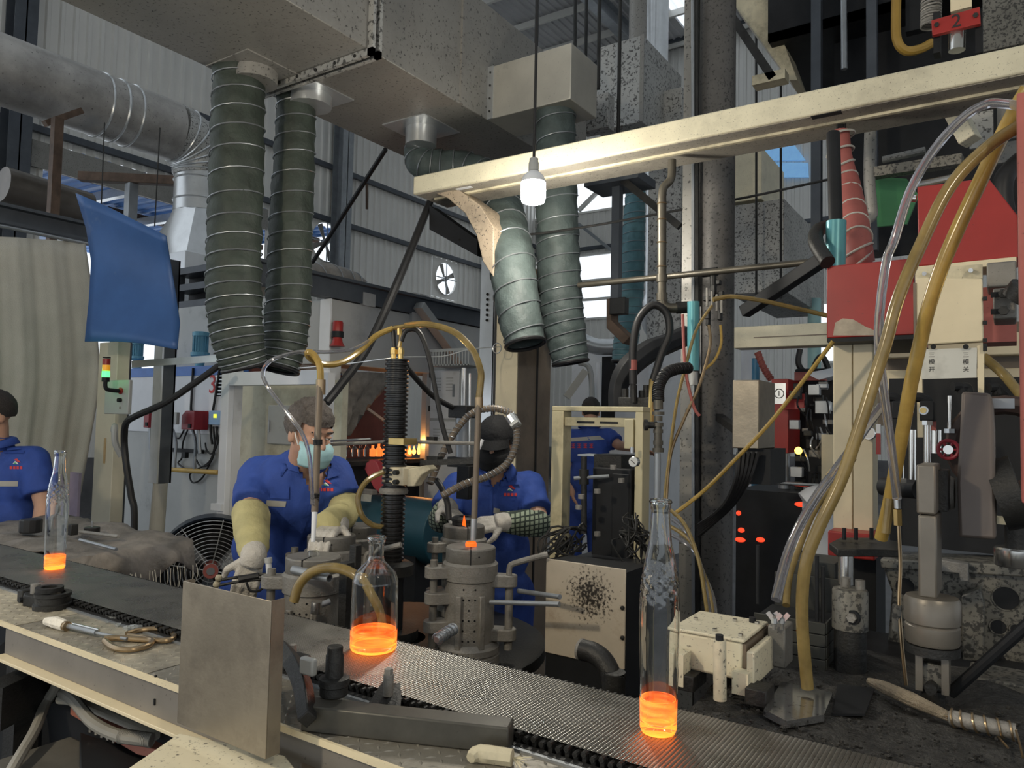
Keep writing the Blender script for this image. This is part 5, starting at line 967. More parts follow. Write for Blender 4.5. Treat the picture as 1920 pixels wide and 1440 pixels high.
rod('steel_bar_tool', 'thin steel bar lying nearer on the grey canvas', 'rod', G(150, 1012, 1.12), G(218, 1030, 1.125), .006, steel); rod('steel_bar_tool', 'thin dark bar lying farther back on the grey canvas', 'rod', G(150, 997, 1.12), G(222, 1006, 1.125), .007, iron)
single('lilac_board', 'small lilac board leaning under the curtain edge', 'board', MB().box(Vector((P(128, 950, 4.9).x, P(128, 950, 4.9).y, 0)), .11, .02, P(128, 885, 4.9).z), M('lilac_paint', (.42, .35, .46), .6), .002)
# ================================================================== RIGHT BACKGROUND
k = kb(1428, 275, 372, 6.2, 1366, 1470); t = thing('cream_duct', 'cream panelled duct beyond the round column', 'duct', Vector((k.mid.x, k.mid.y, k.z0))); part(t, 'bright_panel', MB().k(k), creamb, .006); k = kb(1470, 372, 545, 6.1, 1366, 1545); part(t, 'grey_panel', MB().k(k), galv, .006); part(t, 'hanger_chain', MB().cyl(P(1418, 560, 6.0), P(1418, 40, 6.0), .01, n=6).cyl(P(1464, 560, 6.0), P(1464, 60, 6.0), .01, n=6), irond)
for i, (a, b) in enumerate(((272, 300), (305, 332))): single('blue_daylight_strip', 'blue wall strip made to glow like daylight, right of the cream duct, the %s one' % ('upper', 'lower')[i], 'skylight', MB().prism([PV(1418 + i * 22, a, WB - .14), PV(1490 + i * 24, a, WB - .14), PV(1510 + i * 6, b, WB - .14), PV(1432 + i * 22, b, WB - .14)], V * .05), M('sky_blue_glow_%d' % i, (.25, .48, .75), .4, emit=(.2, .45, .8), estr=.35))  # emission stands in for daylight behind the strips
t = thing('rear_beam', 'cream beam behind the red box, beyond the round column', 'beam', P(1460, 640, 4.4)); vb = P(1460, 630, 4.4).dot(V); a = PV(1376, 630, vb); b = PV(1570, 625, vb); part(t, 'beam_body', MB().box(W(a.dot(U), vb, PV(1460, 650, vb).z), b.dot(U) - a.dot(U), .14, .13), creamb, .005); part(t, 'beam_groove', MB().box(W(a.dot(U) + .12, vb - .003, PV(1460, 632, vb).z), b.dot(U) - a.dot(U) - .12, .004, .006), brown)
t = thing('black_gallery', 'black steel gallery and hood above the right machine', 'gallery', P(1650, 60, 4.2)); vb = P(1650, 100, 4.3).dot(V); a = PV(1440, 20, vb).dot(U); b = PV(2100, 20, vb).dot(U); z0 = PV(1500, 62, vb).z
part(t, 'gallery_floor', MB().box(W(a, vb, z0), b - a + .5, 1.2, .05), black); part(t, 'gallery_face', MB().box(W(a, vb, z0), b - a + .5, .03, 1.4), black); part(t, 'sloped_hood', MB().box(W(a + .35, vb + .25, PV(1600, 470, vb).z), b - a, .03, z0 - PV(1600, 470, vb).z), black)
part(t, 'gallery_wing', MB().prism([PV(1370, 0, vb + .1), PV(1440, 0, vb + .1), PV(1495, 150, vb + .1), PV(1480, 150, vb + .1)], V * .3), creamd); part(t, 'gallery_brace', MB().bar(PV(1345, -10, vb - .1), PV(1450, 148, vb - .1), .04, .05), irond); part(t, 'brace_foot', MB().box(PV(1410, 160, vb - .12), .2, .1, .06), creamd)
for x in (1520, 1625, ): part(t, 'gallery_post', MB().box(PV(x, 470, vb - .12), .055, .06, 2.2), darkbeam)
part(t, 'bright_pipe', MB().cyl(PV(1583, 130, vb - .15), PV(1581, -60, vb - .15), .018, n=14), steel)
# far machine behind the stainless box
t = thing('far_machine', 'far red and black bottle machine with a round badge, right of the stainless box', 'machine', P(1490, 940, 5.2)); d = 5.2
part(t, 'red_post', MB().k(kb(1478, 710, 850, d, 1446, 1500)), red, .004); part(t, 'red_head', MB().k(kb(1508, 738, 768, d - .1, 1470, 1512)), red, .004); part(t, 'leg', MB().cyl(P(1470, 950, d), P(1470, 850, d), .04), steel); q = P(1461, 738, d - .18); pl = part(t, 'badge_plate', MB().cbox(q, .085, .006, .14), galvc); part(pl, 'badge_ring', MB().torus(q - V * .004, .03, .003, V, 20, 4), blackink); part(pl, 'badge_mark', text('1', .05, q - V * .005, U, Z), blackink)
part(t, 'back_frame', MB().k(kb(1562, 690, 940, d + .2, 1490, 1580)), black, .01); part(t, 'white_cover', MB().prism([P(1510, 700, d), P(1560, 690, d), P(1562, 705, d), P(1535, 712, d)], V * .4), white); part(t, 'red_cover', MB().cbox(P(1520, 706, d + .1), .2, .1, .06), redd)
random.seed(21)
for i in range(34):
    x = 1490 + random.random() * 68; y = 722 + random.random() * 200; sz = .02 + random.random() * .05; part(t, 'machine_block', MB().cbox(P(x, y, d - .02 - random.random() * .15), sz * 1.3, sz, sz * (.5 + random.random())), [irond, black, steel, iron, galvc, irond][i % 6], .003)
for i in range(14):
    x = 1492 + random.random() * 60; y = 730 + random.random() * 160; part(t, 'machine_lead', MB().tube([P(x, y, d - .2), P(x + 14 * (random.random() - .3), y + 18, d - .25), P(x + 26 * (random.random() - .3), y + 40, d - .2)], .006, 6), [rubber, black, galvc][i % 3])
part(t, 'amber_lamp', MB().ell(P(1497, 845, d - .25), .025, n=12, m=8), yellowl); part(t, 'cream_leg', MB().k(kb(1562, 815, 960, d - .3, 1540, 1570)), cream); part(t, 'chrome_rail', MB().cyl(P(1450, 905, d - .5), P(1562, 912, d - .6), .012, n=8), chrome); kq = kb(1570, 930, 1010, d - .5, 1380, 1620); part(t, 'machine_bed', MB().box(Vector((kq.o.x, kq.o.y, 0)), kq.L, kq.D, kq.z1), black)
for i, (x, y, w_) in enumerate(((1388, 1012, 22), (1426, 1012, 18), (1390, 994, 14), (1504, 946, 30), (1385, 962, 10))): single('hot_glow_strip', 'red-hot glass gleaming in the dark far machine', 'glow', MB().ell(PV(x, y, kq.v0), R_(w_ * .5, 4.6), .02, R_(5, 4.6), n=14, m=8), MATS.get('red_hot') or M('red_hot', (.5, .05, .02), .5, emit=(1, .06, .02), estr=1.1), .004, group='red glows in the far machine')
for x0, lab in ((1395, 'teal'), ): pass
single('teal_post', 'pale teal post far behind under the rear cream beam', 'post', MB().cyl(Vector((P(1527, 700, 7).x, P(1527, 700, 7).y, 0)), P(1527, 560, 7), .06), M('pale_teal_paint', (.3, .5, .5), .4)); single('blue_post', 'small blue cylinder far behind under the rear cream beam', 'post', MB().cyl(Vector((P(1417, 710, 6).x, P(1417, 710, 6).y, 0)), P(1417, 672, 6), .03), M('mid_blue_paint', (.05, .2, .35), .4)); single('white_post', 'white post far behind under the rear cream beam', 'post', MB().cyl(Vector((P(1402, 720, 7).x, P(1402, 720, 7).y, 0)), P(1402, 645, 7), .06), white)
single('red_hose', 'ribbed red hose slanting down far behind under the rear cream beam', 'hose', MB().tube([P(1420, 660, 5.8), P(1432, 690, 5.8), P(1446, 712, 5.8)], .025, 10).coil([P(1420, 660, 5.8), P(1432, 690, 5.8), P(1446, 712, 5.8)], .027, 9, .004), redd); single('bent_pipe', 'black bent pipe far behind under the rear cream beam', 'pipe', MB().tube([P(1500, 655, 5.6), P(1498, 685, 5.6), P(1525, 712, 5.6), P(1526, 690, 5.6), P(1540, 668, 5.6), P(1552, 690, 5.6), P(1550, 712, 5.6)], .022, 8), rubber)
# ================================================================== PIPEWORK RIGHT OF THE CENTRE
t = thing('air_main', 'long horizontal steel pipe crossing behind the round column', 'pipe', P(1300, 515, 3.2)); part(t, 'pipe', MB().cyl(P(1085, 535, 3.6), P(1532, 490, 2.95), .014, n=14), M('oily_pipe', (.11, .10, .08), .4, .6, .2, 8)); part(t, 'pipe_tee', MB().cyl(P(1318, 512, 3.26), P(1345, 509, 3.22), .02, n=12).cyl(P(1337, 512, 3.22), P(1338, 545, 3.22), .014, n=10), irond)
pm = MATS['oily_pipe']
t = thing('riser_pipe', 'upright steel pipe with elbows left of the round column', 'pipe', P(1240, 590, 3.0)); part(t, 'pipe', MB().cyl(P(1241, 372, 3.0), P(1241, 560, 3.0), .018, n=16), pm); part(t, 'upper_bend', MB().tube([P(1241, 376, 3.0), P(1244, 352, 3.0), P(1258, 335, 3.0), P(1260, 300, 3.0)], .017, 14), pm); part(t, 'lower_elbow', MB().tube([P(1242, 555, 3.0), P(1243, 570, 3.0), P(1254, 577, 3.0), P(1270, 577, 3.0)], .02, 14), pm); part(t, 'threaded_union', MB().cyl(P(1268, 577, 3.0), P(1292, 576, 3.0), .024, n=14), irond)
for y in (382, 412, 455, 500, 520): part(t, 'joint_ring', MB().torus(P(1241, y, 3.0), .018, .003, Z, 16, 6), bronze)
for y in (515, 550): part(t, 'coupling', MB().cyl(P(1241, y, 3.0), P(1241, y + 14, 3.0), .022, n=14), pm)
t = thing('valve_stack', 'upright stack of steel pipe unions above the tall right bottle', 'pipe', P(1234, 940, 2.4)); part(t, 'pipe', MB().cyl(P(1233, 850, 2.4), P(1232, 945, 2.4), .0105, n=14), steel)
for y0, y1, r in ((750, 768, .016), (772, 778, .02), (780, 790, .014), (792, 800, .017), (800, 845, .0125), (805, 812, .016), (826, 834, .016), (840, 848, .018)): part(t, 'union', MB().cyl(P(1234, y0, 2.4), P(1234, y1, 2.4), r, n=14), pm)
part(t, 'side_plug', MB().cyl(P(1232, 797, 2.4), P(1212, 797, 2.4), .011, n=12).cyl(P(1214, 797, 2.4), P(1208, 797, 2.4), .018, n=12), irond); rb = [P(1234, 752, 2.4), P(1235, 725, 2.42), P(1247, 702, 2.45), P(1268, 692, 2.5), P(1292, 690, 2.55)]; part(t, 'ribbed_hose', MB().tube(rb, .018, 12).coil(rb, .0185, 30, .002), rubber)
t = thing('arched_hose', 'thick black hose arching over the press frame', 'hose', P(1186, 740, 2.95)); part(t, 'hose_tube', MB().tube([P(1187, 720, 2.95), P(1187, 650, 2.95), P(1198, 598, 2.95), P(1225, 572, 2.95), P(1250, 588, 2.95), P(1255, 625, 2.95), P(1240, 665, 2.95), P(1224, 715, 2.95)], .0155, 12), rubber); part(t, 'red_sleeve', MB().cyl(P(1187, 675, 2.95), P(1187, 694, 2.95), .0165, n=12), redd); part(t, 'end_fitting', MB().cyl(P(1187, 715, 2.95), P(1188, 755, 2.95), .012, n=10), irond); part(t, 'end_fitting', MB().cyl(P(1223, 712, 2.95), P(1220, 800, 2.9), .013, n=10), brass)
t = thing('curved_casting', 'heavy black curved casting behind the press frame', 'machine', P(1165, 765, 3.1)); part(t, 'curved_arm', MB().tube([P(1160, 765, 3.1), P(1160, 725, 3.1), P(1178, 690, 3.1), P(1215, 660, 3.15), P(1250, 645, 3.2), P(1290, 628, 3.25)], .04, 8, 5, [.045, .042, .05, .05, .045, .045]), black, .003); part(t, 'top_block', MB().box(P(1158, 768, 3.0), .14, .1, .05), irond, .005)
for x, y in ((1172, 745), (1188, 738), (1204, 748), (1212, 738)): part(t, 'machine_knob', MB().cyl(P(x, y + 8, 3.0), P(x, y - 16, 3.0), .014, n=10), irond)
t = thing('hanging_bar', 'dark hanging steel bar with a bent brown foot right of the grey hoses', 'bar', P(1155, 640, 4.4)); part(t, 'bar', MB().bar(P(1158, 350, 4.4), P(1155, 560, 4.4), .05, .05, V), darkbeam); part(t, 'foot_block', MB().box(P(1142, 590, 4.4), .1, .06, .1), irond, .004); part(t, 'bent_plate', MB().prism([P(1137, 560, 4.4), P(1146, 560, 4.4), P(1146, 600, 4.4), P(1180, 632, 4.4), P(1168, 645, 4.4), P(1137, 615, 4.4)], V * .1), rust, .003); part(t, 'top_bracket', MB().box(P(1095, 350, 4.4), .35, .25, .05), darkbeam); part(t, 'hanger', MB().cyl(P(1158, 345, 4.4), Vector((P(1158, 345, 4.4).x, P(1158, 345, 4.4).y, RZ)), .012, n=8), irond); part(t, 'diagonal', MB().bar(P(1165, 335, 4.3), P(1275, 425, 4.1), .03, .04), irond)
single('silver_cone', 'bright silver duct cone far behind the arched black hose', 'duct', MB().lathe(P(1224, 640, 8), [(.03, 0), (.1, .12), (.16, .28), (.16, .42), (.13, .5), (.13, RZ - P(1224, 640, 8).z)], 24), galvc)
t = thing('far_cabin', 'white far cabin with a dark doorway behind the gantry frame', 'cabin', P(1140, 800, 8) - Z * 0); kq = kb(1215, 640, 980, 8.6, 1070, 1300); part(t, 'cabin_wall', MB().box(Vector((kq.o.x, kq.o.y, 0)), kq.L, kq.D, kq.z1), dwhite, .01); part(t, 'doorway', MB().box(P(1127, 790, 8.3), .16, .02, .72), black); part(t, 'white_tube_lamp', MB().cyl(P(1122, 790, 8.2), P(1122, 680, 8.2), .03), white); part(t, 'leaning_brace', MB().bar(P(1062, 745, 8.1), P(1098, 695, 8.1), .08, .08), curtain); part(t, 'cable_arc', MB().tube([P(1085, 680, 8.1), P(1105, 690, 8.1), P(1110, 740, 8.1), P(1107, 780, 8.1)], .03, 8), greyp); part(t, 'roof_hose', MB().tube([P(1092, 640, 8.2), P(1120, 650, 8.2), P(1160, 650, 8.2)], .09, 12), galvc)
t = thing('pneumatic_cylinder', 'teal pneumatic cylinder beside the round column', 'cylinder', P(1300, 720, 2.9)); part(t, 'cylinder_tube', MB().cyl(P(1300, 566, 2.9), P(1300, 695, 2.9), .023, n=20), teal); part(t, 'end_cap', MB().cyl(P(1300, 697, 2.9), P(1300, 722, 2.9), .017, n=14), greyp); part(t, 'tie_rod', MB().cyl(P(1313, 575, 2.9), P(1313, 700, 2.9), .004, n=6), steel)
t = thing('valve_cluster', 'sooty cluster of small valves under the horizontal pipe at the round column', 'valve', P(1340, 620, 3.2))
for x, y, a, b in ((1338, 545, .02, .05), (1330, 560, .05, .02), (1352, 555, .025, .04), (1327, 590, .02, .04), (1328, 605, .014, .03), (1350, 590, .016, .05), (1345, 530, .03, .02)): part(t, 'valve_body', MB().cbox(P(x, y, 3.22), a, .03, b), irond, .003)
for i in range(4): part(t, 'valve_stem', MB().cyl(P(1326 + i * 9, 575 + i * 4, 3.18), P(1326 + i * 9, 540 + i * 6, 3.18), .006, n=8), iron)
for pts, r, mt, lab in ((((1335, 573), (1305, 620), (1285, 690), (1268, 760), (1252, 880), (1246, 940)), .006, amberd, 'brown thin hose hanging from the valve cluster, the left one'), (((1329, 610), (1331, 650), (1312, 720), (1283, 785), (1258, 850), (1249, 940)), .006, bronze, 'brown thin hose hanging from the valve cluster, the right one'), (((1351, 610), (1352, 645), (1340, 675), (1322, 692)), .0055, amber, 'short bright yellow tube loop below the valve cluster'), (((1337, 562), (1370, 556), (1420, 562), (1480, 575), (1552, 592)), .009, amberd, 'amber hose running from the valve cluster to the red box'), (((1280, 590), (1285, 690), (1300, 760), (1312, 780)), .006, redd, 'thin dark red hose beside the teal cylinder')):
    tubes('thin_hose', lab, 'hose', [P(x, y, 2.85 - .0006 * (y - 560)) for x, y in pts], r, mt, 8)
tubes('thin_hose', 'long thin yellow hose slanting from the red box down to the round column', 'hose', [P(1562, 640, 2.1), P(1500, 722, 2.15), P(1440, 797, 2.2), P(1380, 860, 2.25), P(1320, 920, 2.3), P(1262, 965, 2.3)], .0062, amber, 8)
k = kb(1423, 712, 842, 2.5, 1373, 1453); t = thing('stainless_box', 'hanging stainless steel box right of the round column', 'box', k.mid - Z * k.h / 2); part(t, 'box_shell', MB().k(k), stain, .003); part(t, 'black_underbox', MB().box(k.o - Z * .12 + U * .01 + V * .03, k.L + .02, k.D, .12), black); part(t, 'mount_arm', MB().bar(k.mid + V * .1, P(1345, 780, 3.35), .03, .03), irond)
for i in range(5): part(t, 'drooping_cable', MB().tube([P(1385 + i * 9, 848, 2.5), P(1380 + i * 6, 900, 2.5), P(1355 + i * 4, 950, 2.6), P(1310, 985 + i * 5, 2.8)], .008, 6), rubber)
for i, (a, b) in enumerate(((0, 'foremost'), (16, 'second'), (34, 'third'), (48, 'rearmost'))): tubes('clear_hose', '%s of the thin clear hoses curving down behind the tall right bottle' % b, 'hose', [P(1256 - i * 3, 955 + i * 14, 2.3), P(1285 + i * 4, 985 + i * 14, 2.25), P(1310 + i * 3, 1050 + i * 8, 2.2), P(1322 + i * 5, 1120, 2.15), P(1330 + i * 5, 1180, 2.1), P(1335 + i * 4, 1230, 2.1)], .006, [amberd, clearh][i % 2], 8, group='thin hoses behind the tall bottle')
# ================================================================== RIGHT MACHINE
DK = 1.086
t = thing('machine_deck', 'black cinder-crusted deck between the conveyor and the right machine', 'deck', W(.1, 1.6, 0)); rows = []
for j in range(25):
    row = []
    for i in range(61): s = -.5 + 1.6 * i / 60; v = 1.312 + .62 * j / 24; row.append(W(s, v, DK + .012 * noise.noise(Vector((s * 9, v * 9, 2))) + .006 * noise.noise(Vector((s * 40, v * 40, 7))) - (.01 if j == 0 else 0)))
    rows.append(row)
part(t, 'cinder_crust', MB().sheet(rows), cinder, sm=80); part(t, 'deck_body', MB().box(W(-.5, 1.315, .2), 1.6, .9, DK - .22), black); part(t, 'deck_foot', MB().box(W(-.3, 1.5, 0), 1.3, .6, .2), black)
m = MB(); random.seed(31)
for i in range(700):
    s = -.48 + random.random() * 1.3; v = 1.32 + random.random() ** 1.5 * .4; r = .0015 + random.random() ** 2 * .005; m.ell(W(s, v, DK + .006), r, r * .8, r * .8, n=5, m=3)
part(t, 'loose_cinders', m, cinder, kind='stuff'); q = G(1590, 1318, DK + .009); part(t, 'square_pit', MB().prism([G(1562, 1338, DK + .012), G(1570, 1282, DK + .012), G(1640, 1290, DK + .012), G(1622, 1338, DK + .012)], -Z * .004), black)  # pit is a flat black slab, its deep shade put into the colour
t = thing('wet_plate', 'bright wet steel plate on the black deck under the amber hose', 'plate', G(1500, 1320, DK)); part(t, 'plate', MB().prism([G(x, y, DK + .02) for x, y in ((1432, 1330), (1466, 1278), (1562, 1298), (1545, 1340), (1475, 1352))], -Z * .012), M('wet_steel', (.5, .5, .5), .12, .9, .2, 9, speck=.6, sscale=40))
# ram block
k = kb(1392, 1205, 1278, 1.43, 1262, 1436); t = thing('ram_block', 'cream oil-specked ram housing at the far edge of the conveyor', 'machine', k.mid - Z * k.h / 2)
part(t, 'housing', MB().k(k), creams, .006); part(t, 'lid', MB().box(k.o + Z * k.h - U * .004 - V * .004, k.L + .008, k.D + .006, .006), creams, .002); part(t, 'end_plate', MB().k(kb(1414, 1224, 1290, 1.405, 1399, 1454)), creams, .003); part(t, 'gap_plate', MB().k(kb(1399, 1208, 1262, 1.43, 1391, 1446)), brown)
for f, g in ((.12, .5), (.55, .15), (.62, .75), (.93, .12), (.93, .8)): part(t, 'screw', MB().cyl(k.o + U * k.L * f + V * k.D * g + Z * (k.h + .006), k.o + U * k.L * f + V * k.D * g + Z * (k.h + .011), .005, n=8), chrome)
part(t, 'black_cap', MB().cyl(k.o + U * k.L * .85 + V * k.D * .85 + Z * k.h, k.o + U * k.L * .85 + V * k.D * .85 + Z * (k.h + .016), .007), black)
part(t, 'guide_post', MB().cyl(P(1350, 1312, 1.385), P(1349, 1200, 1.385), .0118, n=16), creams); part(t, 'post_bolt', MB().cyl(P(1349, 1201, 1.385), P(1349, 1190, 1.385), .0075, n=8), black); part(t, 'foot', MB().box(P(1372, 1300, 1.41), .03, .03, .04), creams); part(t, 'foot', MB().box(P(1262, 1285, 1.46), .02, .04, .06), creams); part(t, 'black_shoe', MB().k(kb(1437, 1298, 1330, 1.36, 1396, 1452)), irond, .002); part(t, 'black_shoe', MB().k(kb(1300, 1270, 1300, 1.44, 1262, 1325)), irond, .002)
k = kb(1472, 1178, 1255, 1.5, 1439, 1487); t = thing('wing_nut_clamp', 'grey clamp block with a wing nut beside the cream ram housing', 'clamp', k.mid - Z * k.h / 2); part(t, 'clamp_block', MB().k(k), ironl, .003)
for x in (1452, 1466):
    q = P(x, 1180, 1.5); part(t, 'stud', MB().cyl(q, q + Z * .026, .004, n=8), iron); wn = part(t, 'wing_nut', MB().cyl(q + Z * .012, q + Z * .022, .0065, n=8), galvc); e = U * .013 + Z * .016; part(wn, 'wing', MB().bar(q + Z * .016, q + Z * .016 + e, .003, .009), galvc); part(wn, 'wing', MB().bar(q + Z * .016, q + Z * .016 - U * .013 + Z * .016, .003, .009), galvc)
# stacked plate tank
k = kb(1548, 1168, 1308, 1.62, 1412, 1572); t = thing('plate_tank', 'dark stacked-plate tank that the amber hoses drop into', 'tank', Vector((k.mid.x, k.mid.y, k.z0))); pmk = M('dark_grey_plate', (.05, .052, .048), .5, .3, .2, 8); hh = k.h / 6; part(t, 'tank_core', MB().box(k.o + U * .004 + V * .004, k.L - .008, k.D, k.h - .01), black); ref = part(t, 'plate', MB().box(k.o + U * .001, k.L / 3 - .002, .006, hh - .0022), pmk, .001)
for r in range(6):
    for c in range(3):
        if r or c: twin(ref, t, U * c * k.L / 3 + Z * r * hh)
ref = part(t, 'side_plate', MB().box(k.o + U * (k.L - .003) + V * .008, .004, k.D - .01, hh - .0022), pmk, .001)
for r in range(1, 6): twin(ref, t, Z * r * hh)
part(t, 'back_wall', MB().box(k.o + V * (k.D + .04), k.L, .01, k.h + .06), pmk); part(t, 'back_block', MB().k(kb(1566, 1058, 1130, 1.85, 1480, 1585)), pmk, .003); part(t, 'tank_skirt', MB().box(Vector((k.o.x, k.o.y, DK - .05)) + V * .01, k.L, k.D, k.z0 - DK + .06), black)
for x, y0, y1 in ((1421, 1022, 1132), (1532, 1042, 1165), (1543, 1062, 1190)): part(t, 'guide_rod', MB().cyl(P(x, y1, 1.63), P(x, y0, 1.63), .0042, n=10), black)
# cream column, red boxes
k = kb(1637, 632, 1010, 2.2, 1562, 1646); t = thing('cream_machine_column', 'broad cream column on a red foot in the right machine', 'column', Vector((k.mid.x, k.mid.y, k.z0))); part(t, 'column_half', MB().box(k.o, k.L * .49, k.D, k.h), cream, .003); part(t, 'column_half', MB().box(k.o + U * k.L * .505, k.L * .495, k.D, k.h), cream, .003); part(t, 'red_foot', MB().k(kb(1640, 1003, 1052, 2.12, 1552, 1662)), red, .004); part(t, 'foot_pedestal', MB().box(k.o - Z * (k.z0 - .6) + V * .05, k.L, k.D + .1, k.z0 - .66), black); q = PV(1628, 812, k.v0 - .03); gg = part(t, 'gauge', MB().lathe(q, [(.018, 0), (.02, .003), (.02, .02), (.01, .03)], 24, V), chrome); part(gg, 'dial', MB().cyl(q - V * .001, q + V * .002, .017, n=24), whiteink); part(t, 'red_tag', MB().cbox(P(1647, 832, 2.15), .012, .008, .06), red); part(t, 'white_tag', MB().cbox(P(1647, 805, 2.15), .012, .008, .03), white)
k = kb(1714, 484, 627, 2.05, 1550, 1740); t = thing('red_crosshead', 'flat red box on top of the broad cream column with a chipped corner', 'box', k.mid - Z * k.h / 2); part(t, 'box_shell', MB().k(k), red, .003); part(t, 'chipped_patch', MB().prism([PV(x, y, k.v0 - .0005) for x, y in ((1562, 629), (1566, 605), (1580, 597), (1600, 599), (1622, 612), (1648, 623), (1640, 629))], -V * .0006), M('bare_filler', (.42, .36, .28), .7, 0, .25, 20)); part(t, 'dark_underside_strip', MB().box(k.o - Z * .012 + V * .004, k.L, k.D, .012), black)  # thin black strip along the underside of the red box
t = thing('machine_cross_beam', 'cream horizontal beam behind the control panel in the right machine', 'beam', P(1780, 660, 2.5)); v_ = P(1780, 650, 2.5).dot(V); a = PV(1635, 650, v_).dot(U); b = PV(1960, 650, v_).dot(U); part(t, 'beam_face', MB().box(W(a, v_, PV(1780, 668, v_).z), b - a, .1, PV(1780, 628, v_).z - PV(1780, 668, v_).z), cream, .004); part(t, 'lower_face', MB().box(W(a, v_ + .05, PV(1780, 730, v_).z), b - a, .1, PV(1780, 690, v_).z - PV(1780, 730, v_).z), cream, .004); part(t, 'shadow_web', MB().box(W(a, v_ + .06, PV(1780, 800, v_).z), b - a, .08, .35), brown)
v_ = P(1815, 420, 1.9).dot(V); t = thing('red_cover', 'big red cover with a cut-off corner at the upper right', 'cover', PV(1815, 495, v_)); part(t, 'cover_shell', MB().prism([PV(x, y, v_) for x, y in ((1720, 350), (1853, 333), (1908, 404), (1910, 483), (1722, 499))], V * .14), red, .003); part(t, 'cream_sill', MB().prism([PV(x, y, v_ - .01) for x, y in ((1715, 500), (1906, 481), (1906, 494), (1716, 514))], V * .12), cream, .002); part(t, 'hinge_pin', MB().cyl(PV(1718, 372, v_ + .03), PV(1709, 372, v_ + .03), .01), chrome)
v_ = P(1780, 580, 1.72).dot(V); t = thing('operator_console', 'cream control panel with black Chinese lettering on the right machine', 'panel', PV(1780, 650, v_))
part(t, 'upper_panel', MB().prism([PV(x, y, v_) for x, y in ((1716, 521), (1842, 522), (1844, 640), (1718, 647))], V * .03), cream, .003); part(t, 'panel_edge', MB().prism([PV(x, y, v_ - .003) for x, y in ((1712, 530), (1718, 530), (1718, 640), (1713, 640))], V * .02), brown); part(t, 'hanger_strip', MB().prism([PV(x, y, v_ + .02) for x, y in ((1716, 505), (1842, 495), (1842, 522), (1716, 524))], V * .02), creamd)
for x, y in ((1733, 513), (1820, 507)): part(t, 'screw', MB().cyl(PV(x, y, v_ + .02), PV(x, y, v_), .005, n=10), chrome)
pl = part(t, 'lettered_plate', MB().prism([PV(x, y, v_ + .004) for x, y in ((1728, 655), (1832, 652), (1831, 708), (1728, 711))], V * .01), M('pale_grey_plate', (.55, .55, .50), .5, 0, .08, 6, grime=.15)); ch = .0135
for x, chars in ((1747, '三模开'), (1811, '三模关')):
    for y, c in zip((666, 679, 693), chars): part(pl, 'character', text(c, ch, PV(x, y, v_ + .0035), U, Z, .0004), blackink)
part(t, 'side_rail', MB().prism([PV(x, y, v_ + .006) for x, y in ((1718, 648), (1728, 648), (1730, 820), (1720, 820))], V * .03), cream); part(t, 'side_rail', MB().prism([PV(x, y, v_ + .006) for x, y in ((1832, 648), (1845, 646), (1845, 785), (1834, 785))], V * .03), cream)
for x, y in ((1750, 650), (1811, 650)): part(t, 'knob', MB().cyl(PV(x, y, v_ - .004), PV(x, y, v_ + .004), .006, n=12), black)
for i in range(5): part(t, 'edge_clip', MB().cbox(PV(1847, (560, 605, 638, 648, 655)[i], v_), .008, .01, .008), black)
t = thing('bolted_plate', 'pale bolted bracket plate right of the cream control panel', 'plate', P(1882, 595, 1.75)); part(t, 'plate', MB().k(kb(1906, 538, 597, 1.72, 1862, 1915)), ironl, .004); part(t, 'upper_plate', MB().k(kb(1906, 488, 536, 1.78, 1850, 1915)), ironl, .004); part(t, 'black_boss', MB().cyl(P(1908, 560, 1.68), P(1925, 540, 1.66), .035), irond); part(t, 'backing', MB().k(kb(1906, 535, 640, 1.9, 1842, 1925)), redd)
for y in (551, 583): q = P(1882, y, 1.7); bb = part(t, 'bolt', MB().cyl(q, q - V * .012, .011, n=6), irond); part(bb, 'slot', MB().cbox(q - U * .016 + V * .004, .018, .006, .012), black)
single('red_rail', 'narrow red post at the right edge of the picture', 'post', MB().k(kb(1935, 170, 945, 1.22, 1911, 1950)), redd, .003)
# brown guard arm and actuators
v_ = P(1830, 880, 1.45).dot(V); t = thing('guard_arm', 'tall brown-grey rounded guard plate in front of the right machine', 'guard', PV(1830, 1010, v_)); gm = M('brown_grey_paint', (.15, .125, .11), .45, .2, .12, 5, grime=.2); part(t, 'guard_plate', MB().prism([PV(x, y, v_) for x, y in ((1803, 734), (1857, 737), (1862, 760), (1865, 805), (1868, 1012), (1798, 1008), (1794, 905), (1800, 810))], V * .09), gm, .006); part(t, 'hub', MB().lathe(PV(1790, 925, v_ + .05), [(.03, 0), (.036, .01), (.036, .05)], 24, -U), iron); part(t, 'grey_casing', MB().cyl(PV(1868, 930, v_ + .06), PV(1915, 920, v_ + .06), .07, n=24), irond); part(t, 'dark_arc', MB().torus(PV(1885, 840, v_ + .16), .09, .02, V, 24, 8), M('dark_brown_rubber', (.05, .03, .025), .5)); part(t, 'top_fitting', MB().cbox(PV(1880, 757, v_ + .1), .04, .03, .02), steel)
t = thing('square_ram', 'upright square steel ram bar on a round cylinder in the right machine', 'ram', P(1745, 1205, 1.42)); rm = M('worn_ram_steel', (.185, .168, .142), .4, .45, .15, 8, speck=.08); part(t, 'upper_block', MB().k(kb(1755, 872, 966, 1.4, 1718, 1764)), rm, .004); part(t, 'ram_bar', MB().k(kb(1757, 968, 1125, 1.4, 1721, 1766)), rm, .004); part(t, 'side_block', MB().k(kb(1777, 882, 960, 1.44, 1758, 1782)), irond, .002)
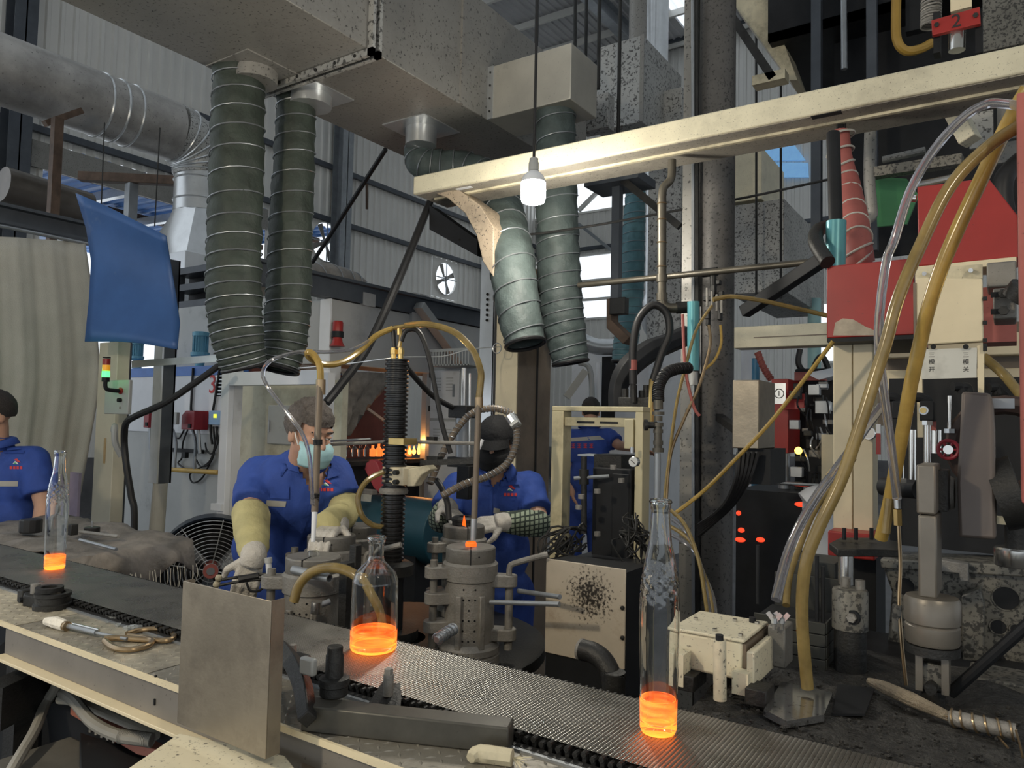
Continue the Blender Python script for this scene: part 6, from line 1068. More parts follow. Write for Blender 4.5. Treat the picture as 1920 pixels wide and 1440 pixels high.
c = P(1748, 1205, 1.42); zt = P(1748, 1118, 1.42).z - c.z; part(t, 'cylinder_body', MB().lathe(c, [(.044, 0), (.046, .004), (.046, zt * .38), (.043, zt * .42), (.047, zt * .46), (.048, zt * .9), (.044, zt), (.01, zt)], 36), rm); part(t, 'lower_cap', MB().lathe(c, [(.046, -.018), (.046, -.002)], 28), irond); part(t, 'fork', MB().cbox(c - Z * .05 - U * .02, .012, .05, .07), rm); part(t, 'fork', MB().cbox(c - Z * .05 + U * .022, .012, .05, .07), rm); part(t, 'fork_block', MB().cbox(c - Z * .06, .035, .03, .05), speckled, .003); part(t, 'fork_pin', MB().cyl(c - Z * .075 - V * .04, c - Z * .075 + V * .02, .01), irond); part(t, 'fork_foot', MB().cyl(c - Z * .12, c - Z * .085, .02), irond)
t = thing('valve_bank', 'black solenoid valves with bright pistons under the control panel', 'valve', P(1740, 900, 1.62))
for x, y0, y1, dd in ((1738, 752, 790, 1.6), (1686, 752, 786, 1.7)): k = kb(x + 14, y0, y1, dd, x - 14, x + 18); part(t, 'valve_block', MB().k(k), black, .003); part(t, 'elbow_fitting', MB().tube([k.mid + Z * k.h * .5, k.mid + Z * (k.h * .5 + .02), k.mid + Z * (k.h * .5 + .03) - U * .012, k.mid + Z * (k.h * .5 + .03) - U * .03], .011, 10), black); part(t, 'port_ring', MB().cyl(k.mid + Z * k.h * .5, k.mid + Z * (k.h * .5 + .006), .01), galvc)
q = P(1733, 770, 1.57); part(t, 'brass_port', MB().cyl(q, q - V * .016, .009), galvc); part(t, 'brass_port', MB().cyl(q - V * .016, q - V * .026, .006), brass)
for x, y0, y1, r, dd in ((1739, 795, 872, .0075, 1.6), (1690, 812, 905, .006, 1.72), (1711, 806, 905, .008, 1.75), (1755, 806, 850, .011, 1.68), (1780, 742, 805, .004, 1.6)): part(t, 'piston_rod', MB().cyl(P(x, y1, dd), P(x, y0, dd), r, n=14), chrome)
for x, y in ((1739, 797), (1780, 812), (1690, 905)): part(t, 'hex_nut', MB().cyl(P(x, y, 1.59), P(x, y - 8, 1.59), .011, n=6), galvc)
for x, y in ((1800, 725), (1812, 726), (1868, 727), (1880, 740)): part(t, 'elbow_fitting', MB().tube([P(x - 14, y, 1.68), P(x, y, 1.68), P(x + 4, y + 12, 1.68)], .011, 10), black)
part(t, 'black_cylinder', MB().cyl(P(1655, 912, 1.68), P(1722, 918, 1.6), .02, n=20), black); part(t, 'dark_backing', MB().box(P(1668, 1020, 2.0), .38, .1, .44), black); part(t, 'label_sticker', MB().cbox(P(1750, 798, 1.66), .012, .004, .022), redd)
q = P(1778, 843, 1.58); t = thing('wheel_valve', 'small dark red valve handwheel beside the guard plate', 'valve', q); part(t, 'rim', MB().torus(q, .019, .004, V, 24, 8), M('wheel_red', (.28, .03, .045), .4)); part(t, 'hub', MB().cyl(q - V * .004, q + V * .008, .0095), chrome)
for i in range(6): a = pi / 3 * i; e = U * cos(a) + Z * sin(a); part(t, 'spoke', MB().cyl(q + e * .008, q + e * .018, .003, n=6), MATS['wheel_red'])
part(t, 'valve_stem', MB().cyl(q, q + V * .05, .006), brass)
# castings on the deck
def cast(px, y0, y1, d, r, lab, extra=True):
    c = P(px, y1, d); h = P(px, y0, d).z - c.z; t = thing('cast_housing', lab, 'casting', c, 'oil-specked castings of the right machine'); part(t, 'housing_body', MB().lathe(c, [(r, 0), (r, h * .95), (r * .93, h), (.01, h)], 32), speckled); part(t, 'lower_body', MB().lathe(c - Z * .12, [(r * .9, 0), (r * .9, .12)], 28), irond); q = c - V * (r - .004) + U * r * .35 + Z * h * .38; part(t, 'bore', MB().cyl(q, q - V * .006 - U * .002, r * .42, n=20), black); part(t, 'bore_bolt', MB().cyl(q, q - V * .012 - U * .004, r * .28, n=6), iron)
    for a in (.3, 2.2): e = Vector((cos(a), sin(a), 0)); part(t, 'cap_bolt', MB().cyl(c + e * r * .55 + Z * h, c + e * r * .55 + Z * (h + .02), r * .28, n=12), ironl)
    return t
cast(1594, 1104, 1178, 1.62, .036, 'round oil-specked casting with a bolt in its bore right of the stacked-plate tank'); 
t = thing('shaft_lever', 'dark flat lever plate with studs on a bright shaft beside the red foot', 'lever', P(1590, 1095, 1.72)); part(t, 'shaft', MB().cyl(P(1586, 1095, 1.72), P(1586, 1035, 1.72), .017, n=20), chrome); v_ = P(1620, 1025, 1.7)
part(t, 'lever_plate', MB().prism([G(x, y, P(1600, 1022, 1.7).z) for x, y in ((1555, 1018), (1575, 1008), (1640, 1008), (1690, 1016), (1690, 1032), (1640, 1030), (1570, 1030))], -Z * .016), irond, .002)
for x in (1583, 1605, 1634): part(t, 'stud', MB().cyl(P(x, 1012, 1.75), P(x, 990, 1.75), .0045, n=8), black)
v_ = P(1780, 1150, 1.85).dot(V); t = thing('bored_casting', 'large oil-specked casting plate with round bores at the lower right', 'casting', PV(1780, 1300, v_)); part(t, 'plate', MB().prism([PV(x, y, v_) for x, y in ((1655, 1062), (1690, 1050), (1960, 1072), (1960, 1330), (1700, 1310), (1662, 1230), (1672, 1110))], V * .12), speckled, .006); part(t, 'top_flange', MB().prism([PV(x, y, v_ - .02) for x, y in ((1650, 1048), (1960, 1062), (1960, 1085), (1652, 1066))], V * .16), speckled, .004)
for x, y, r in ((1697, 1100, 18), (1886, 1122, 22), (1872, 1176, 14), (1874, 1238, 12), (1905, 1180, 10)): q = PV(x, y, v_ - .001); br = part(t, 'bore', MB().cyl(q, q + V * .03, R_(r, 1.8), n=24), black); part(br, 'bore_rim', MB().torus(q, R_(r, 1.8), .002, V, 24, 6), speckled)
part(t, 'base_ledge', MB().k(kb(1945, 1290, 1345, 1.5, 1815, 1975)), speckled, .004); part(t, 'curved_web', MB().prism([PV(x, y, v_ - .06) for x, y in ((1803, 1118), (1838, 1104), (1846, 1135), (1844, 1240), (1805, 1240))], V * .05), speckled, .003); part(t, 'mid_bracket', MB().prism([PV(x, y, v_ - .05) for x, y in ((1764, 1050), (1816, 1058), (1816, 1090), (1800, 1092), (1798, 1075), (1764, 1072))], V * .04), iron, .002)
t = thing('bright_collar', 'bright machined steel collar at the right edge above the casting', 'collar', P(1900, 1062, 1.6)); c = P(1905, 1062, 1.6); part(t, 'collar', MB().lathe(c, [(.038, 0), (.04, .003), (.04, .036), (.036, .04), (.02, .04)], 32), chrome); part(t, 'column', MB().cyl(c + Z * .04, c + Z * .1, .02), irond); part(t, 'cream_tab', MB().cbox(c + Z * .095 + U * .0, .07, .04, .014), creamd)
rod('iron_lever', 'black iron lever slanting up to the right edge at the lower right', 'lever', P(1782, 1300, 1.42), P(1960, 1142, 1.3), .0105, black)
t = thing('oil_line', 'thin copper oil line dropping from a brass fitting beside the square ram', 'pipe', P(1690, 1285, 1.5)); part(t, 'brass_fitting', MB().cyl(P(1684, 985, 1.55), P(1683, 955, 1.55), .0085, n=6), brass); part(t, 'collar', MB().cyl(P(1683, 953, 1.55), P(1682, 932, 1.55), .0065, n=12), galvc); part(t, 'copper_line', MB().tube([P(1685, 985, 1.55), P(1688, 1060, 1.54), P(1686, 1130, 1.52), P(1690, 1200, 1.5), P(1699, 1285, 1.48)], .0035, 8), bronze); part(t, 'bracket', MB().cbox(P(1682, 1158, 1.52), .016, .02, .05), speckled); part(t, 'yellow_sleeve', MB().cyl(P(1668, 935, 1.58), P(1661, 1000, 1.58), .009, n=10), amberd)
t = thing('braided_sleeve', 'tan braided sleeve lying on the black deck ending in a wired pipe', 'hose', G(1720, 1310, DK)); bp = [G(1627, 1276, DK + .03), G(1660, 1290, DK + .026), G(1710, 1312, DK + .022), G(1782, 1345, DK + .018)]; part(t, 'braid', MB().tube(bp, .009, 10, 6, [.006, .012, .013, .008]), M('tan_braid', (.30, .25, .18), .8, .1, .3, 40, bump=.8, bscale=300)); pp = [G(1782, 1345, DK + .02), G(1840, 1358, DK + .022), G(1905, 1372, DK + .022)]; part(t, 'pipe_end', MB().tube(pp, .013, 14), iron); part(t, 'wire_turns', MB().coil(pp, .0145, 6, .002), bronze); m = MB()
for i in range(10): a = G(1770, 1342, DK + .02); m.cyl(a, a + U * (.02 + .03 * random.random()) + Vector((random.random() - .5, random.random() - .5, random.random() - .6)) * .02, .0008, n=4)
part(t, 'loose_strands', m, bronze, kind='stuff'); part(t, 'hanging_wires', MB().tube([G(1860, 1365, DK + .01), G(1875, 1385, DK + .01), G(1890, 1402, DK + .01)], .002, 5).tube([G(1905, 1370, DK + .03), G(1912, 1395, DK + .02), G(1918, 1420, DK + .015)], .002, 5), bronze)
tubes('cream_hose', 'thick white pipe end behind the amber hoses left of the cream column', 'pipe', [P(1512, 945, 2.6), P(1530, 935, 2.6), P(1555, 935, 2.65)], .045, white, 20)
t = thing('white_drum', 'white round drum low behind the amber hoses', 'drum', P(1535, 1040, 2.7)); part(t, 'drum_body', MB().cyl(P(1535, 1060, 2.7), P(1535, 925, 2.7), .055, n=28), white); part(t, 'drum_stand', MB().cyl(Vector((P(1535, 1060, 2.7).x, P(1535, 1060, 2.7).y, 0)), P(1535, 1060, 2.7), .06), black); part(t, 'drum_lid', MB().lathe(P(1535, 925, 2.7), [(.056, -.01), (.058, 0), (.05, .01)], 28), white)
# big hoses in front of the right machine
def HP(pts, d0, d1): return [P(x, y, d0 + (d1 - d0) * i / (len(pts) - 1)) for i, (x, y) in enumerate(pts)]
tubes('amber_hose', 'long amber hose sweeping from the upper right corner into the stacked-plate tank', 'hose', HP(((1930, 230), (1910, 237), (1847, 280), (1780, 352), (1723, 467), (1684, 560), (1662, 640), (1643, 700), (1610, 805), (1577, 900), (1535, 990), (1510, 1062), (1504, 1160), (1514, 1290)), 1.30, 1.42), .0115, amberd, 14)
tubes('amber_hose', 'thicker amber hose hanging from the upper right corner before the red covers', 'hose', HP(((1928, 165), (1895, 222), (1840, 335), (1800, 420), (1766, 500), (1740, 580), (1726, 640), (1708, 720), (1694, 800), (1681, 870), (1666, 950), (1652, 1010)), 1.32, 1.62), .0135, amber, 14)
tubes('clear_hose', 'milky clear hose arching from the upper right down to the brass fitting', 'hose', HP(((1928, 202), (1885, 195), (1847, 196), (1800, 226), (1747, 287), (1705, 362), (1677, 450), (1662, 490), (1650, 580), (1648, 648), (1657, 732), (1670, 832), (1682, 935)), 1.3, 1.5), .0085, clearh, 12)
tubes('clear_hose', 'glossy clear hose from the cream column down into the tank', 'hose', HP(((1652, 762), (1625, 800), (1590, 850), (1535, 925), (1500, 985), (1475, 1045), (1455, 1125)), 2.0, 1.68), .0115, clearh, 12)
tubes('amber_hose', 'short amber hose beside the glossy clear hose over the tank', 'hose', HP(((1600, 860), (1560, 910), (1525, 960), (1500, 1020), (1480, 1080), (1474, 1135)), 2.0, 1.72), .0085, amberd, 12)
tubes('amber_hose', 'amber hose running off to the right edge beside the control panel', 'hose', HP(((1845, 670), (1880, 700), (1905, 730), (1935, 765)), 1.75, 1.6), .011, amberd, 12)
# upper right: number plate, hook, bundles
v_ = P(1790, 45, 2.38).dot(V); t = thing('number_plate', 'red plate with a black number 2 standing on the cream beam', 'sign', PV(1793, 100, v_)); part(t, 'plate', MB().prism([PV(x, y, v_) for x, y in ((1746, 38), (1837, 12), (1839, 44), (1748, 66))], V * .02), red, .002); part(t, 'numeral', text('2', .062, PV(1793, 40, v_ - .001), U, Z), blackink)
for x, y in ((1756, 46), (1829, 28)): part(t, 'bolt', MB().cyl(PV(x, y, v_), PV(x, y, v_ - .008), .008, n=6), irond)
for x in (1754, 1833): part(t, 'upright', MB().box(PV(x - 4, 100, v_ + .03), .02, .05, .14), black)
part(t, 'shaft', MB().cyl(PV(1794, 95, v_ + .04), PV(1795, 56, v_ + .04), .025, n=16), chrome); part(t, 'upper_post', MB().box(PV(1782, 22, v_ + .03), .06, .03, .2), cream); part(t, 'spring', MB().coil([PV(1745, 50, v_ + .1), PV(1746, 20, v_ + .1), PV(1747, -20, v_ + .1)], .03, 14, .004), iron)
t = thing('yellow_hook', 'dull yellow bent tube frame above the cream beam', 'frame', P(1705, 95, 3.2)); part(t, 'tube_frame', MB().tube([P(1682, -30, 3.2), P(1680, 30, 3.2), P(1682, 75, 3.2), P(1698, 95, 3.2), P(1725, 92, 3.2), P(1748, 80, 3.2)], .02, 10), M('dull_yellow_paint', (.36, .22, .04), .45)); part(t, 'dark_block', MB().box(P(1698, 60, 3.25), .1, .05, .2), black)
single('specked_panel', 'pale specked panel in the upper right corner', 'panel', MB().k(kb(1960, -60, 72, 3.1, 1842, 1990)), speckled, .004)
t = thing('cable_bundle', 'red-wrapped cable bundle bound with pale straps below the cream beam', 'cable', P(1605, 488, 2.35)); cb = [P(1577, 245, 2.63), P(1576, 300, 2.63), P(1586, 350, 2.62), P(1600, 410, 2.5), P(1608, 460, 2.35), P(1612, 492, 2.35)]; part(t, 'red_wrap', MB().tube(cb, .03, 12, 6, [.027, .041, .049, .047, .043, .045]), redd)
cs = smooth_path(cb, 4)
for i in range(1, len(cs) - 1, 2): part(t, 'strap', MB().torus(cs[i], .046, .004, cs[min(i + 1, len(cs) - 1)] - cs[i] + U * .006, 18, 5), curtain)
for i in range(4): part(t, 'cable', MB().tube([P(1577 + i * 4, 205, 2.64 + .01 * i), P(1572 + i * 4, 225, 2.64), P(1571 + i * 4, 250, 2.63)], .006, 6), rubber)
single('grey_conduit', 'grey sooty pipe dropping beside the red cable bundle', 'pipe', MB().tube([P(1632, 225, 3.0), P(1630, 330, 3.0), P(1634, 385, 3.0), P(1634, 405, 3.0), P(1615, 418, 3.0)], .022, 12), galvb)
t = thing('pneumatic_cylinder', 'teal cylinder standing on the red box left of the red cable bundle', 'cylinder', P(1567, 500, 2.25)); part(t, 'cylinder_tube', MB().cyl(P(1568, 415, 2.25), P(1566, 503, 2.25), .029, n=22), teal); part(t, 'dark_upper', MB().cyl(P(1562, 250, 2.3), P(1567, 415, 2.25), .02, n=18), black)
single('green_sheet', 'crumpled dark green sheet behind the red cable bundle', 'sheet', MB().prism([P(1640, 330, 3.1), P(1700, 335, 3.1), P(1722, 365, 3.1), P(1700, 420, 3.1), P(1645, 425, 3.1)], V * .02), tube_l); single('cream_bracket', 'specked cream bracket hanging from the beam above the red cover', 'bracket', MB().bar(P(1785, 200, 2.75), P(1820, 265, 2.7), .07, .06), creams, .004)
single('black_elbow', 'black pipe elbow left of the teal cylinder above the red box', 'pipe', MB().tube([P(1556, 424, 2.38), P(1534, 432, 2.3), P(1530, 455, 2.22), P(1552, 492, 2.15)], .022, 12), irond); single('black_strut', 'thick black diagonal strut left of the red box', 'strut', MB().bar(P(1395, 585, 3.2), P(1540, 488, 2.9), .05, .05), black, .003)
t = thing('rear_frame', 'dark specked crosspiece and rods above the red cover', 'frame', P(1690, 340, 3.0)); part(t, 'crosspiece', MB().bar(P(1640, 325, 3.0), P(1805, 300, 2.8), .05, .04), speckled); part(t, 'bright_rod', MB().cyl(P(1705, 350, 2.6), P(1790, 332, 2.5), .012, n=10), chrome); part(t, 'cross_rod', MB().cyl(P(1655, 300, 3.1), P(1735, 282, 3.0), .015, n=10), galvb); part(t, 'dark_hose', MB().tube([P(1915, 300, 2.4), P(1885, 330, 2.4), P(1880, 370, 2.4), P(1890, 420, 2.4)], .03, 12), rubber); part(t, 'pale_plate', MB().cbox(P(1840, 240, 2.9), .08, .02, .16), galv); part(t, 'pale_plate', MB().cbox(P(1895, 215, 2.9), .09, .02, .2), galvb); part(t, 'pale_plate', MB().cbox(P(1895, 285, 2.9), .09, .02, .08), galvb)
# ================================================================== PEOPLE
from mathutils.bvhtree import BVHTree
CRI = CR3.inverted()
def proj(p): q = CRI @ (p - CAM); return (960 + FPX * q.x / -q.z, 720 - FPX * q.y / -q.z)
def inpoly(x, y, pl):
    r = False; n = len(pl)
    for i in range(n):
        (x0, y0), (x1, y1) = pl[i], pl[(i + 1) % n]
        if (y0 > y) != (y1 > y) and x < (x1 - x0) * (y - y0) / (y1 - y0) + x0: r = not r
    return r
def cut(mb, pl):                         # open a garment where the pictured neckline is open
    nf = []
    for f in mb.f:
        c = sum((mb.v[i] for i in f), Vector()) / len(f); n = (mb.v[f[1]] - mb.v[f[0]]).cross(mb.v[f[2]] - mb.v[f[0]])
        if n.dot(CAM - c) > 0 and inpoly(*proj(c), pl): continue
        nf.append(f)
    mb.f = nf; return mb
def patch(mb, quad, n=8, m=6, off=.003):  # a piece of cloth lying on a garment; quad = four pixel corners
    bv = BVHTree.FromPolygons([tuple(v) for v in mb.v], mb.f); g = []; out = MB()
    for j in range(m + 1):
        for i in range(n + 1):
            u, v = i / n, j / m; x = (quad[0][0] * (1 - u) + quad[1][0] * u) * (1 - v) + (quad[3][0] * (1 - u) + quad[2][0] * u) * v; y = (quad[0][1] * (1 - u) + quad[1][1] * u) * (1 - v) + (quad[3][1] * (1 - u) + quad[2][1] * u) * v
            r = ray(x, y).normalized(); h = bv.ray_cast(CAM, r); g.append(h[0] - r * off if h[0] else None)
    idx = {}
    for k, p in enumerate(g):
        if p: idx[k] = len(out.v); out.v.append(p)
    for j in range(m):
        for i in range(n):
            q = [j * (n + 1) + i, j * (n + 1) + i + 1, (j + 1) * (n + 1) + i + 1, (j + 1) * (n + 1) + i]
            if all(k in idx for k in q): out.f.append(tuple(idx[k] for k in q))
    return out
def rotm(x, y, z): return Matrix((x, y, z)).transposed()
def hand(m, w, d, n, side, curl=.5, L=1.0):
    d = d.normalized(); n = (n - d * n.dot(d)).normalized(); s = d.cross(n) * side
    kn = []
    for k, off in enumerate((.032, .011, -.011, -.032)):
        b = w + d * .088 * L * (1 - .05 * abs(k - 1)) + s * off; m.capsule(w + d * .015 + s * off * .7, b, .0145, .0125, 10); kn.append(b)
    for k, b in enumerate(kn):
        dd = d.copy(); p = b; ln = (.043, .047, .043, .034)[k] * L
        for q, f in enumerate((1, .62, .5)):
            a = curl * (.55, .8, .6)[q]; dd = (dd * cos(a) - n * sin(a)).normalized(); e = p + dd * ln * f; m.capsule(p, e, .0108 - .0012 * q, .0098 - .0012 * q, 10); p = e
    t = w + d * .028 + s * .03; dd = (d * .62 + s * .7 - n * .25).normalized(); e = t + dd * .045 * L; m.capsule(t, e, .0145, .0118, 10); dd = (d * .85 + s * .15 - n * (.3 + .4 * curl)).normalized(); m.capsule(e, e + dd * .032 * L, .0115, .0095, 10)
    return m
def head_mats(f, u=Z):
    f = f.normalized(); r = f.cross(u).normalized(); return r, f, r.cross(f).normalized()
def head(m, c, f):
    r, f, u = head_mats(f); R = rotm(r, f, u); at = lambda x, y, z: c + (r * x + f * y + u * z) * HS; m0 = len(m.v)
    e_ = lambda p, a, b, c_: m.ell(p, a * HS, b * HS, c_ * HS, R); e_(at(0, -.012, .035), .077, .097, .09); e_(at(0, .018, -.02), .066, .076, .085); e_(at(0, .042, -.078), .042, .042, .034); m.capsule(at(0, .09, .012), at(0, .106, -.022), .009, .013); e_(at(0, .098, -.028), .019, .014, .01)
    m.capsule(at(-.04, .078, .036), at(.04, .078, .036), .012); m.capsule(at(-.02, .088, -.058), at(.02, .088, -.058), .009)
    for s in (-1, 1): e_(at(s * .078, -.004, -.012), .010, .022, .034); e_(at(s * .042, .068, -.022), .022, .018, .02)
    return at, R
HS = .87
def hair_cap(c, f, cutlow, front, th=.011, bump=.004):
    r, f, u = head_mats(f); R = rotm(r, f, u); m = MB().ell(c + (f * -.014 + u * .036) * HS, .077 * HS + th, .096 * HS + th, .09 * HS + th, R, 36, 26); o = MB(); keep = {}
    ok = []
    for v in m.v: q = (v - c) / HS; ok.append(q.dot(u) > (front if q.dot(f) > .045 else cutlow + max(0, q.dot(f)) * (front - cutlow) / .045 * .6))
    for i, v in enumerate(m.v):
        q = (v - c).normalized(); m.v[i] = v + q * bump * noise.noise(q * 22)
    m.f = [q for q in m.f if all(ok[i] for i in q)]; return m
def wrinkle(mb, amp, sc=11):
    for i, v in enumerate(mb.v): mb.v[i] = v + Vector((noise.noise(Vector((v.x * sc, v.y * sc, v.z * sc * .6))), noise.noise(Vector((v.x * sc, v.y * sc + 9, v.z * sc * .6))), .4 * noise.noise(Vector((v.x * sc, v.y * sc, v.z * sc + 5))))) * amp
    return mb
def person(label, J, f, looks, vneck=None, girth=1.0):
    SR, SL, N, C, B, PV_ = J['sr'], J['sl'], J['n'], J['c'], J['b'], J['p']; X = (SL - SR).normalized(); base = Vector((PV_.x, PV_.y, 0)); t = thing('person', label, 'person', base)
    up = (N - PV_).normalized(); fr = X.cross(up).normalized(); fr = fr if fr.dot(J['front']) > 0 else -fr; R = rotm(X, fr, X.cross(fr) if X.cross(fr).dot(up) > 0 else -X.cross(fr)); g = girth
    fwd = Vector((J['front'].x, J['front'].y, 0)).normalized(); xx = Vector((X.x, X.y, 0)).normalized(); legs = []
    for s in (-1, 1):
        h = PV_ + xx * s * .085; kn = Vector((h.x, h.y, .5)) + fwd * .04 + xx * s * .02; an = Vector((h.x, h.y, .09)) + xx * s * .03; legs.append((h, kn, an))
    m = MB(); at, HR = head(m, J['h'], f); m.capsule(N - up * .03, J['h'] - Z * .04 - f.normalized() * .02, .052, .05)
    m.ell(C, .148 * g, .09 * g, .165, R); m.ell(B, .13 * g, .088 * g, .17, R); m.ell(PV_, .15 * g, .11, .13, R); m.capsule(SR, SL, .05); m.capsule(C + fr * .035 + up * .04, N, .062, .05)
    for s_, e_, w_ in ((SR, J['er'], J['wr']), (SL, J['el'], J['wl'])): m.capsule(s_, e_, .05, .041); m.capsule(e_, w_, .041, .029)
    for h, kn, an in legs: m.capsule(h, kn, .07, .05); m.capsule(kn, an, .05, .035); m.ell(an + fwd * .06 - Z * .05, .04, .04, .035); m.capsule(an - Z * .04, an + fwd * .14 - Z * .055, .035, .03)
    for w_, dk, nk, sd, cu in (('wr', 'dr', 'nr', 1, J.get('curl', .5)), ('wl', 'dl', 'nl', -1, J.get('curl', .5))) if not J.get('gloved') else (): hand(m, J[w_], J[dk], J[nk], sd, cu)
    sk = part(t, 'body', fuse(m, .0065, 3), skin, sm=180)
    m = MB(); m.ell(C, .178 * g, .118 * g, .185, R, 24, 14).ell(B, .168 * g, .122 * g, .2, R, 24, 14).ell(PV_, .17 * g, .128 * g, .14, R, 24, 14).capsule(SR, SL, .068); m.capsule(C + up * .05, N, .105, .066)
    for s_, e_ in ((SR, J['er']), (SL, J['el'])): e2 = s_ + (e_ - s_) * J.get('sleeve', .82); m.capsule(s_, s_.lerp(e2, .25), .07, .074); m.cyl(s_, e2, .066, .077, 20)
    sh = wrinkle(wrinkle(fuse(m, .011, 5), .011), .005, 30)
    if vneck: cut(sh, vneck)
    so = part(t, 'shirt', sh, shirt, sm=180)
    rows = []
    for k, (rr, hh) in enumerate(((.068, -.005), (.064, .02), (.062, .045), (.078, .04), (.092, .012))):
        rows.append([N + X * cos(a) * rr * 1.08 + fr * sin(a) * rr + up * (hh - .02 * max(0, sin(a)) - .012) for a in [pi / 2 + .62 + (2 * pi - 1.24) * i / 28 for i in range(29)]])
    co = part(so, 'collar', MB().sheet(rows), shirt, sm=180); co.modifiers.new('solid', 'SOLIDIFY').thickness = .003
    m = MB().ell(PV_ - up * .02, .162 * g, .12 * g, .14, R, 24, 14)
    for h, kn, an in legs: m.capsule(h, kn, .094, .078); m.cyl(kn, an - Z * .02, .078, .07, 18); m.ell(kn, .078)
    part(t, 'trousers', wrinkle(fuse(m, .014, 5), .008), trous, sm=180)
    m = MB()
    for h, kn, an in legs: m.capsule(an - Z * .05 - fwd * .05, an + fwd * .15 - Z * .055, .042, .036)
    part(t, 'shoes', fuse(m, .01, 2), black, sm=180)
    for s in (-1, 1):
        ey = part(t, 'eye', MB().ell(at(s * .031, .0865, .010), .0125, .006, .0035, HR, n=12, m=8), whiteink); part(ey, 'iris', MB().ell(at(s * .031, .090, .009), .0045, .004, .0035, HR, n=10, m=6), eyem); part(ey, 'eyelid', MB().ell(at(s * .031, .0865, .016), .0135, .007, .005, HR, n=12, m=8), skin); part(t, 'eyebrow', MB().capsule(at(s * .018, .094, .036), at(s * .05, .082, .036), .004, .003), hair)
    return t, at, HR, sh, so
def emblem(t, so, sh, x, y, k=1.0):
    o = part(so, 'chest_emblem', patch(sh, [(x - 4 * k, y - 5 * k), (x + 2 * k, y - 7 * k), (x + 10 * k, y + 1 * k), (x + 5 * k, y + 1 * k)], 4, 3), redink); part(so, 'chest_emblem', patch(sh, [(x - 7 * k, y + 4 * k), (x - 2 * k, y - 2 * k), (x + 4 * k, y + 3 * k), (x + 5 * k, y + 5 * k)], 4, 3, .0035), whiteink); part(so, 'chest_emblem', patch(sh, [(x - 6 * k, y + 4 * k), (x - 2 * k, y + 1 * k), (x + 2 * k, y + 4 * k), (x + 2 * k, y + 5 * k)], 4, 3, .004), M('green_print', (.08, .4, .2), .6) if 'green_print' not in MATS else MATS['green_print'])
    for i in range(4): part(so, 'chest_lettering', patch(sh, [(x + (-13 + i * 7) * k, y + 9 * k), (x + (-8 + i * 7) * k, y + 9 * k), (x + (-8 + i * 7) * k, y + 15 * k), (x + (-13 + i * 7) * k, y + 15 * k)], 2, 2), redink)
def mask_mesh(c, f, lo, hi, th=.012, wide=1.25, chin=0):
    r, f, u = head_mats(f); R = rotm(r, f, u); rows = []
    for j in range(9):
        z = lo + (hi - lo) * j / 8; row = []
        for i in range(17):
            a = (-wide + 2 * wide * i / 16); puff = .012 * sin(pi * j / 8); yy = .018 + .02 * (j < 7); row.append(c + (r * (.072 + puff) * sin(a) + f * (yy + (.082 + puff) * cos(a)) + u * (z + chin * (1 - cos(a))) + f * .0025 * sin(j * 2.2)) * HS)
        rows.append(row)
    return MB().sheet(rows)
def gauntlet(par, name, pts, rs, mat):
    m = MB().tube(pts, .05, 18, 5, rs); part(par, name, wrinkle(m, .007, 26), mat, sm=180)
# --- worker with the pale blue mask
f1 = CV(.74, -.62, -.36)
J = dict(h=P(580, 812, 2.64), n=P(566, 868, 2.74), c=P(550, 935, 2.80), b=P(522, 1025, 2.88), p=P(500, 1105, 2.94), sr=P(484, 888, 2.80), sl=P(622, 886, 2.84), er=P(470, 966, 2.62), wr=P(476, 1040, 2.40), el=P(646, 950, 2.78), wl=P(632, 985, 2.58), front=CV(.25, -1, 0), dr=CV(-.2, -.15, -1), nr=CV(.25, -1, .2), dl=CV(-.2, -1, -.15), nl=CV(0, -.1, 1), curl=.9, sleeve=.8, gloved=1)
t, at, HR, sh, so = person('worker in blue overalls and a pale blue mask bending over the left moulds, holding tongs', J, f1, None, vneck=[(556, 860), (575, 868), (598, 868), (622, 862), (612, 890), (592, 938), (584, 925), (566, 888)])
part(t, 'hair', hair_cap(J['h'], f1, -.02, .055, .012, .012), hairg, sm=180)
mk = part(t, 'face_mask', mask_mesh(J['h'], f1, -.105, -.015, wide=1.2), maskc, sm=180); mk.modifiers.new('solid', 'SOLIDIFY').thickness = .003
for s in (-1, 1): part(mk, 'ear_loop', MB().tube([at(s * .075, .05, -.03), at(s * .08, .03, -.005), at(s * .082, .005, .03)], .0025, 6), whiteink)
gauntlet(t, 'khaki_oversleeve', [J['er'].lerp(J['sr'], .12), J['er'], J['er'].lerp(J['wr'], .5), J['er'].lerp(J['wr'], .85), J['er'].lerp(J['wr'], 1.02)], [.06, .063, .058, .048, .034], glovek); gauntlet(t, 'khaki_oversleeve', [J['el'].lerp(J['sl'], .05), J['el'], J['el'].lerp(J['wl'], .55), J['wl'] + CV(-.03, -.05, 0)], [.06, .06, .055, .05], glovek)
for w_, d_, n_, s_ in (('wr', 'dr', 'nr', 1), ('wl', 'dl', 'nl', -1)): gl = part(t, 'work_glove', fuse(hand(MB(), J[w_], J[d_], J[n_], s_, .9, 1.16), .0042, 2), glovew, sm=180); ew = J[{'wr': 'er', 'wl': 'el'}[w_]]; part(gl, 'glove_cuff', MB().tube([ew.lerp(J[w_], .86), J[w_], J[w_] + J[d_].normalized() * .035], .038, 18, 4, [.037, .041, .036]), glovew, sm=180)
emblem(t, so, sh, 612, 906, 1.0)
